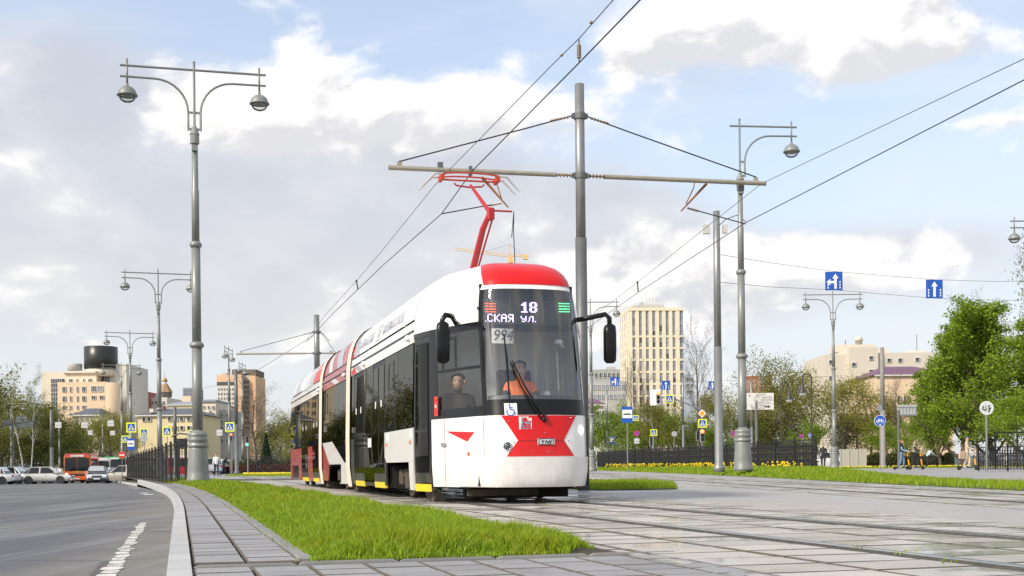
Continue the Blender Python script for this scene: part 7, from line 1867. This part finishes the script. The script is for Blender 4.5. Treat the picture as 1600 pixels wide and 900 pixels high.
# white institute
b = Bld('large white building with few windows behind the double lamp', 1380, 300); ivory = bmat('ivory', (.60, .54, .45))
b.block('wall', ivory, 1291, 1326, 553, None, 0, 22); b.block('centre_wall', ivory, 1325.8, 1371, 543, None, -1.5, 20); b.block('right_wall', ivory, 1371.2, 1466, 551, None, .5, 22); b.block('roof_house', ivory, 1324, 1384, 533, 543.9, 8, 16); b.block('roof_house', ivory, 1384.2, 1406, 541, 551, 8, 14); b.block('roof_wall', white_w, 1430, 1456, 546, 551, 4, 8)
MB().lathe([(.9, 0), (.9, 1.2), (1.1, 1.2), (.8, 2.1), (.1, 2.6)], 12, (b.X(1364), 11, b.Z(533))).build('cupola', ivory, b.o, True); MB().tube([(b.X(1445), 5, b.Z(546)), (b.X(1445), 5, b.Z(520))], .08, 5).build('aerial', M_galvd, b.o); MB().tube([(b.X(1342), 11, b.Z(533)), (b.X(1342), 11, b.Z(524))], .1, 5).build('aerial', M_galvd, b.o)
for px, py, y in ((1300, 565, 0), (1360, 560, -1.5), (1333, 570, -1.5), (1360, 581, -1.5), (1392, 563, .5), (1409, 563, .5), (1436, 562, .5), (1300, 590, 0), (1315, 615, 0), (1333, 600, -1.5), (1392, 590, .5), (1415, 590, .5), (1333, 630, -1.5), (1360, 610, -1.5), (1360, 635, -1.5)): b.window(px, py, 7, 6.5, y)
hipped('peach house with a dark purple roof in front of the white building', 1430, 225, 1372, 1490, 585, 566, peach, purple, [(1440, 597), (1449, 597), (1440, 625), (1449, 625), (1405, 625), (1415, 625), (1425, 655), (1440, 655)], 20, ww=5.5, wh=14)
# screen wall under the park trees
sw = thing('screen_wall', 'beige panelled screen wall behind the double lamp foot', 'wall', (gx(1333, 110), 110, 0)); w_ = (gx(1353, 110) - gx(1313, 110)) / 3
for k in range(3): MB().box(((k - 1) * w_, 0, .9), (w_ - .08, .08, 1.55)).build('panel', bmat('beige_panel', (.42, .40, .33)), sw)
for k in range(4): MB().box(((k - 1.5) * w_, -.02, .85), (.08, .14, 1.7)).build('post', grey_w, sw)
# dark shelter frame at the right edge
sf = thing('shelter', 'dark open-framed shelter behind the right fence', 'shelter', (gx(1580, 74), 74, 0)); 
for x in (-.95, .85): MB().box((x, 0, 1.1), (.09, .09, 2.2)).build('post', M_iron, sf)
MB().box((-.05, 0, 2.2), (2.0, .1, .08)).build('beam', M_iron, sf); MB().box((1.5, 0, 1.15), (.5, .6, 2.3)).build('cabinet', M_iron, sf)
bn_ = thing('bench', 'park bench behind the scooter pair', 'bench', (gx(1445, 106), 106, 0))
for k in range(3): MB().box((0, -.12 + k * .13, .46), (2.2, .1, .04)).build('seat_slat', M_dkmetal, bn_)
for k in range(2): MB().box((0, .26, .62 + k * .16), (2.2, .03, .11)).build('back_slat', M_dkmetal, bn_)
for x in (-.9, .9): MB().box((x, .02, .23), (.06, .44, .46)).build('leg', M_iron, bn_)
# crane
cb = thing('tower_crane', 'yellow tower crane on the skyline behind the pantograph', 'crane', (gx(797, 620), 620, GZ)); M_cr = mat('crane_yellow', (.75, .48, .16), .5, var=.05); q = lambda px, py: (gx(px, 620) - gx(797, 620) + at(px, py, 620).x - gx(px, 620), 0, at(px, py, 620).z - GZ)
def lattice(name, a, b_, w, n):
    a, b_ = Vector(a), Vector(b_); d = b_ - a; m_ = MB(); s_ = Vector((0, 0, 1)) if abs(d.x) > abs(d.z) else Vector((1, 0, 0))
    for o in (-1, 1):
        for p in (-1, 1): m_.tube([a + s_ * w * o + Vector((0, w * p, 0)), b_ + s_ * w * o + Vector((0, w * p, 0))], .09, 4)
    for k in range(n):
        for p in (-1, 1): m_.tube([a + d * (k / n) + s_ * w * (1 if k % 2 else -1) + Vector((0, w * p, 0)), a + d * ((k + 1) / n) + s_ * w * (-1 if k % 2 else 1) + Vector((0, w * p, 0))], .06, 4)
    return m_.build(name, M_cr, cb, fix=False)
lattice('mast', (0, 0, 0), q(797, 400), .8, 40); lattice('jib', q(797, 400), q(711, 389), .6, 22); lattice('counter_jib', q(797, 399), q(826, 400), .5, 8); lattice('apex', q(797, 399), q(797, 382), .5, 6); MB().box(q(798, 406), (2.2, 2, 3)).build('cab', M_cr, cb); MB().box(q(821, 402), (2.5, 1.6, 2.2)).build('counterweight', M_cr, cb); MB().tube([q(797, 382), q(757, 393)], .07, 4).tube([q(797, 382), q(815, 398)], .07, 4).build('tie', M_dkmetal, cb)
# hills on the horizon
hr = []
for k in range(61):
    x = -1600 + k * 55; h = 28 + 16 * math.sin(k * .37) + 9 * math.sin(k * 1.1 + 1); hr.append((x, h))
struct(MB().grid([[(x, 2600, GZ) for x, h in hr], [(x, 2660, h * .7) for x, h in hr], [(x, 2760, h) for x, h in hr], [(x, 3300, GZ) for x, h in hr]]).build('hills', mat('wooded_hills', (.09, .115, .13), .9, var=.2, vscale=.01), smooth=True))
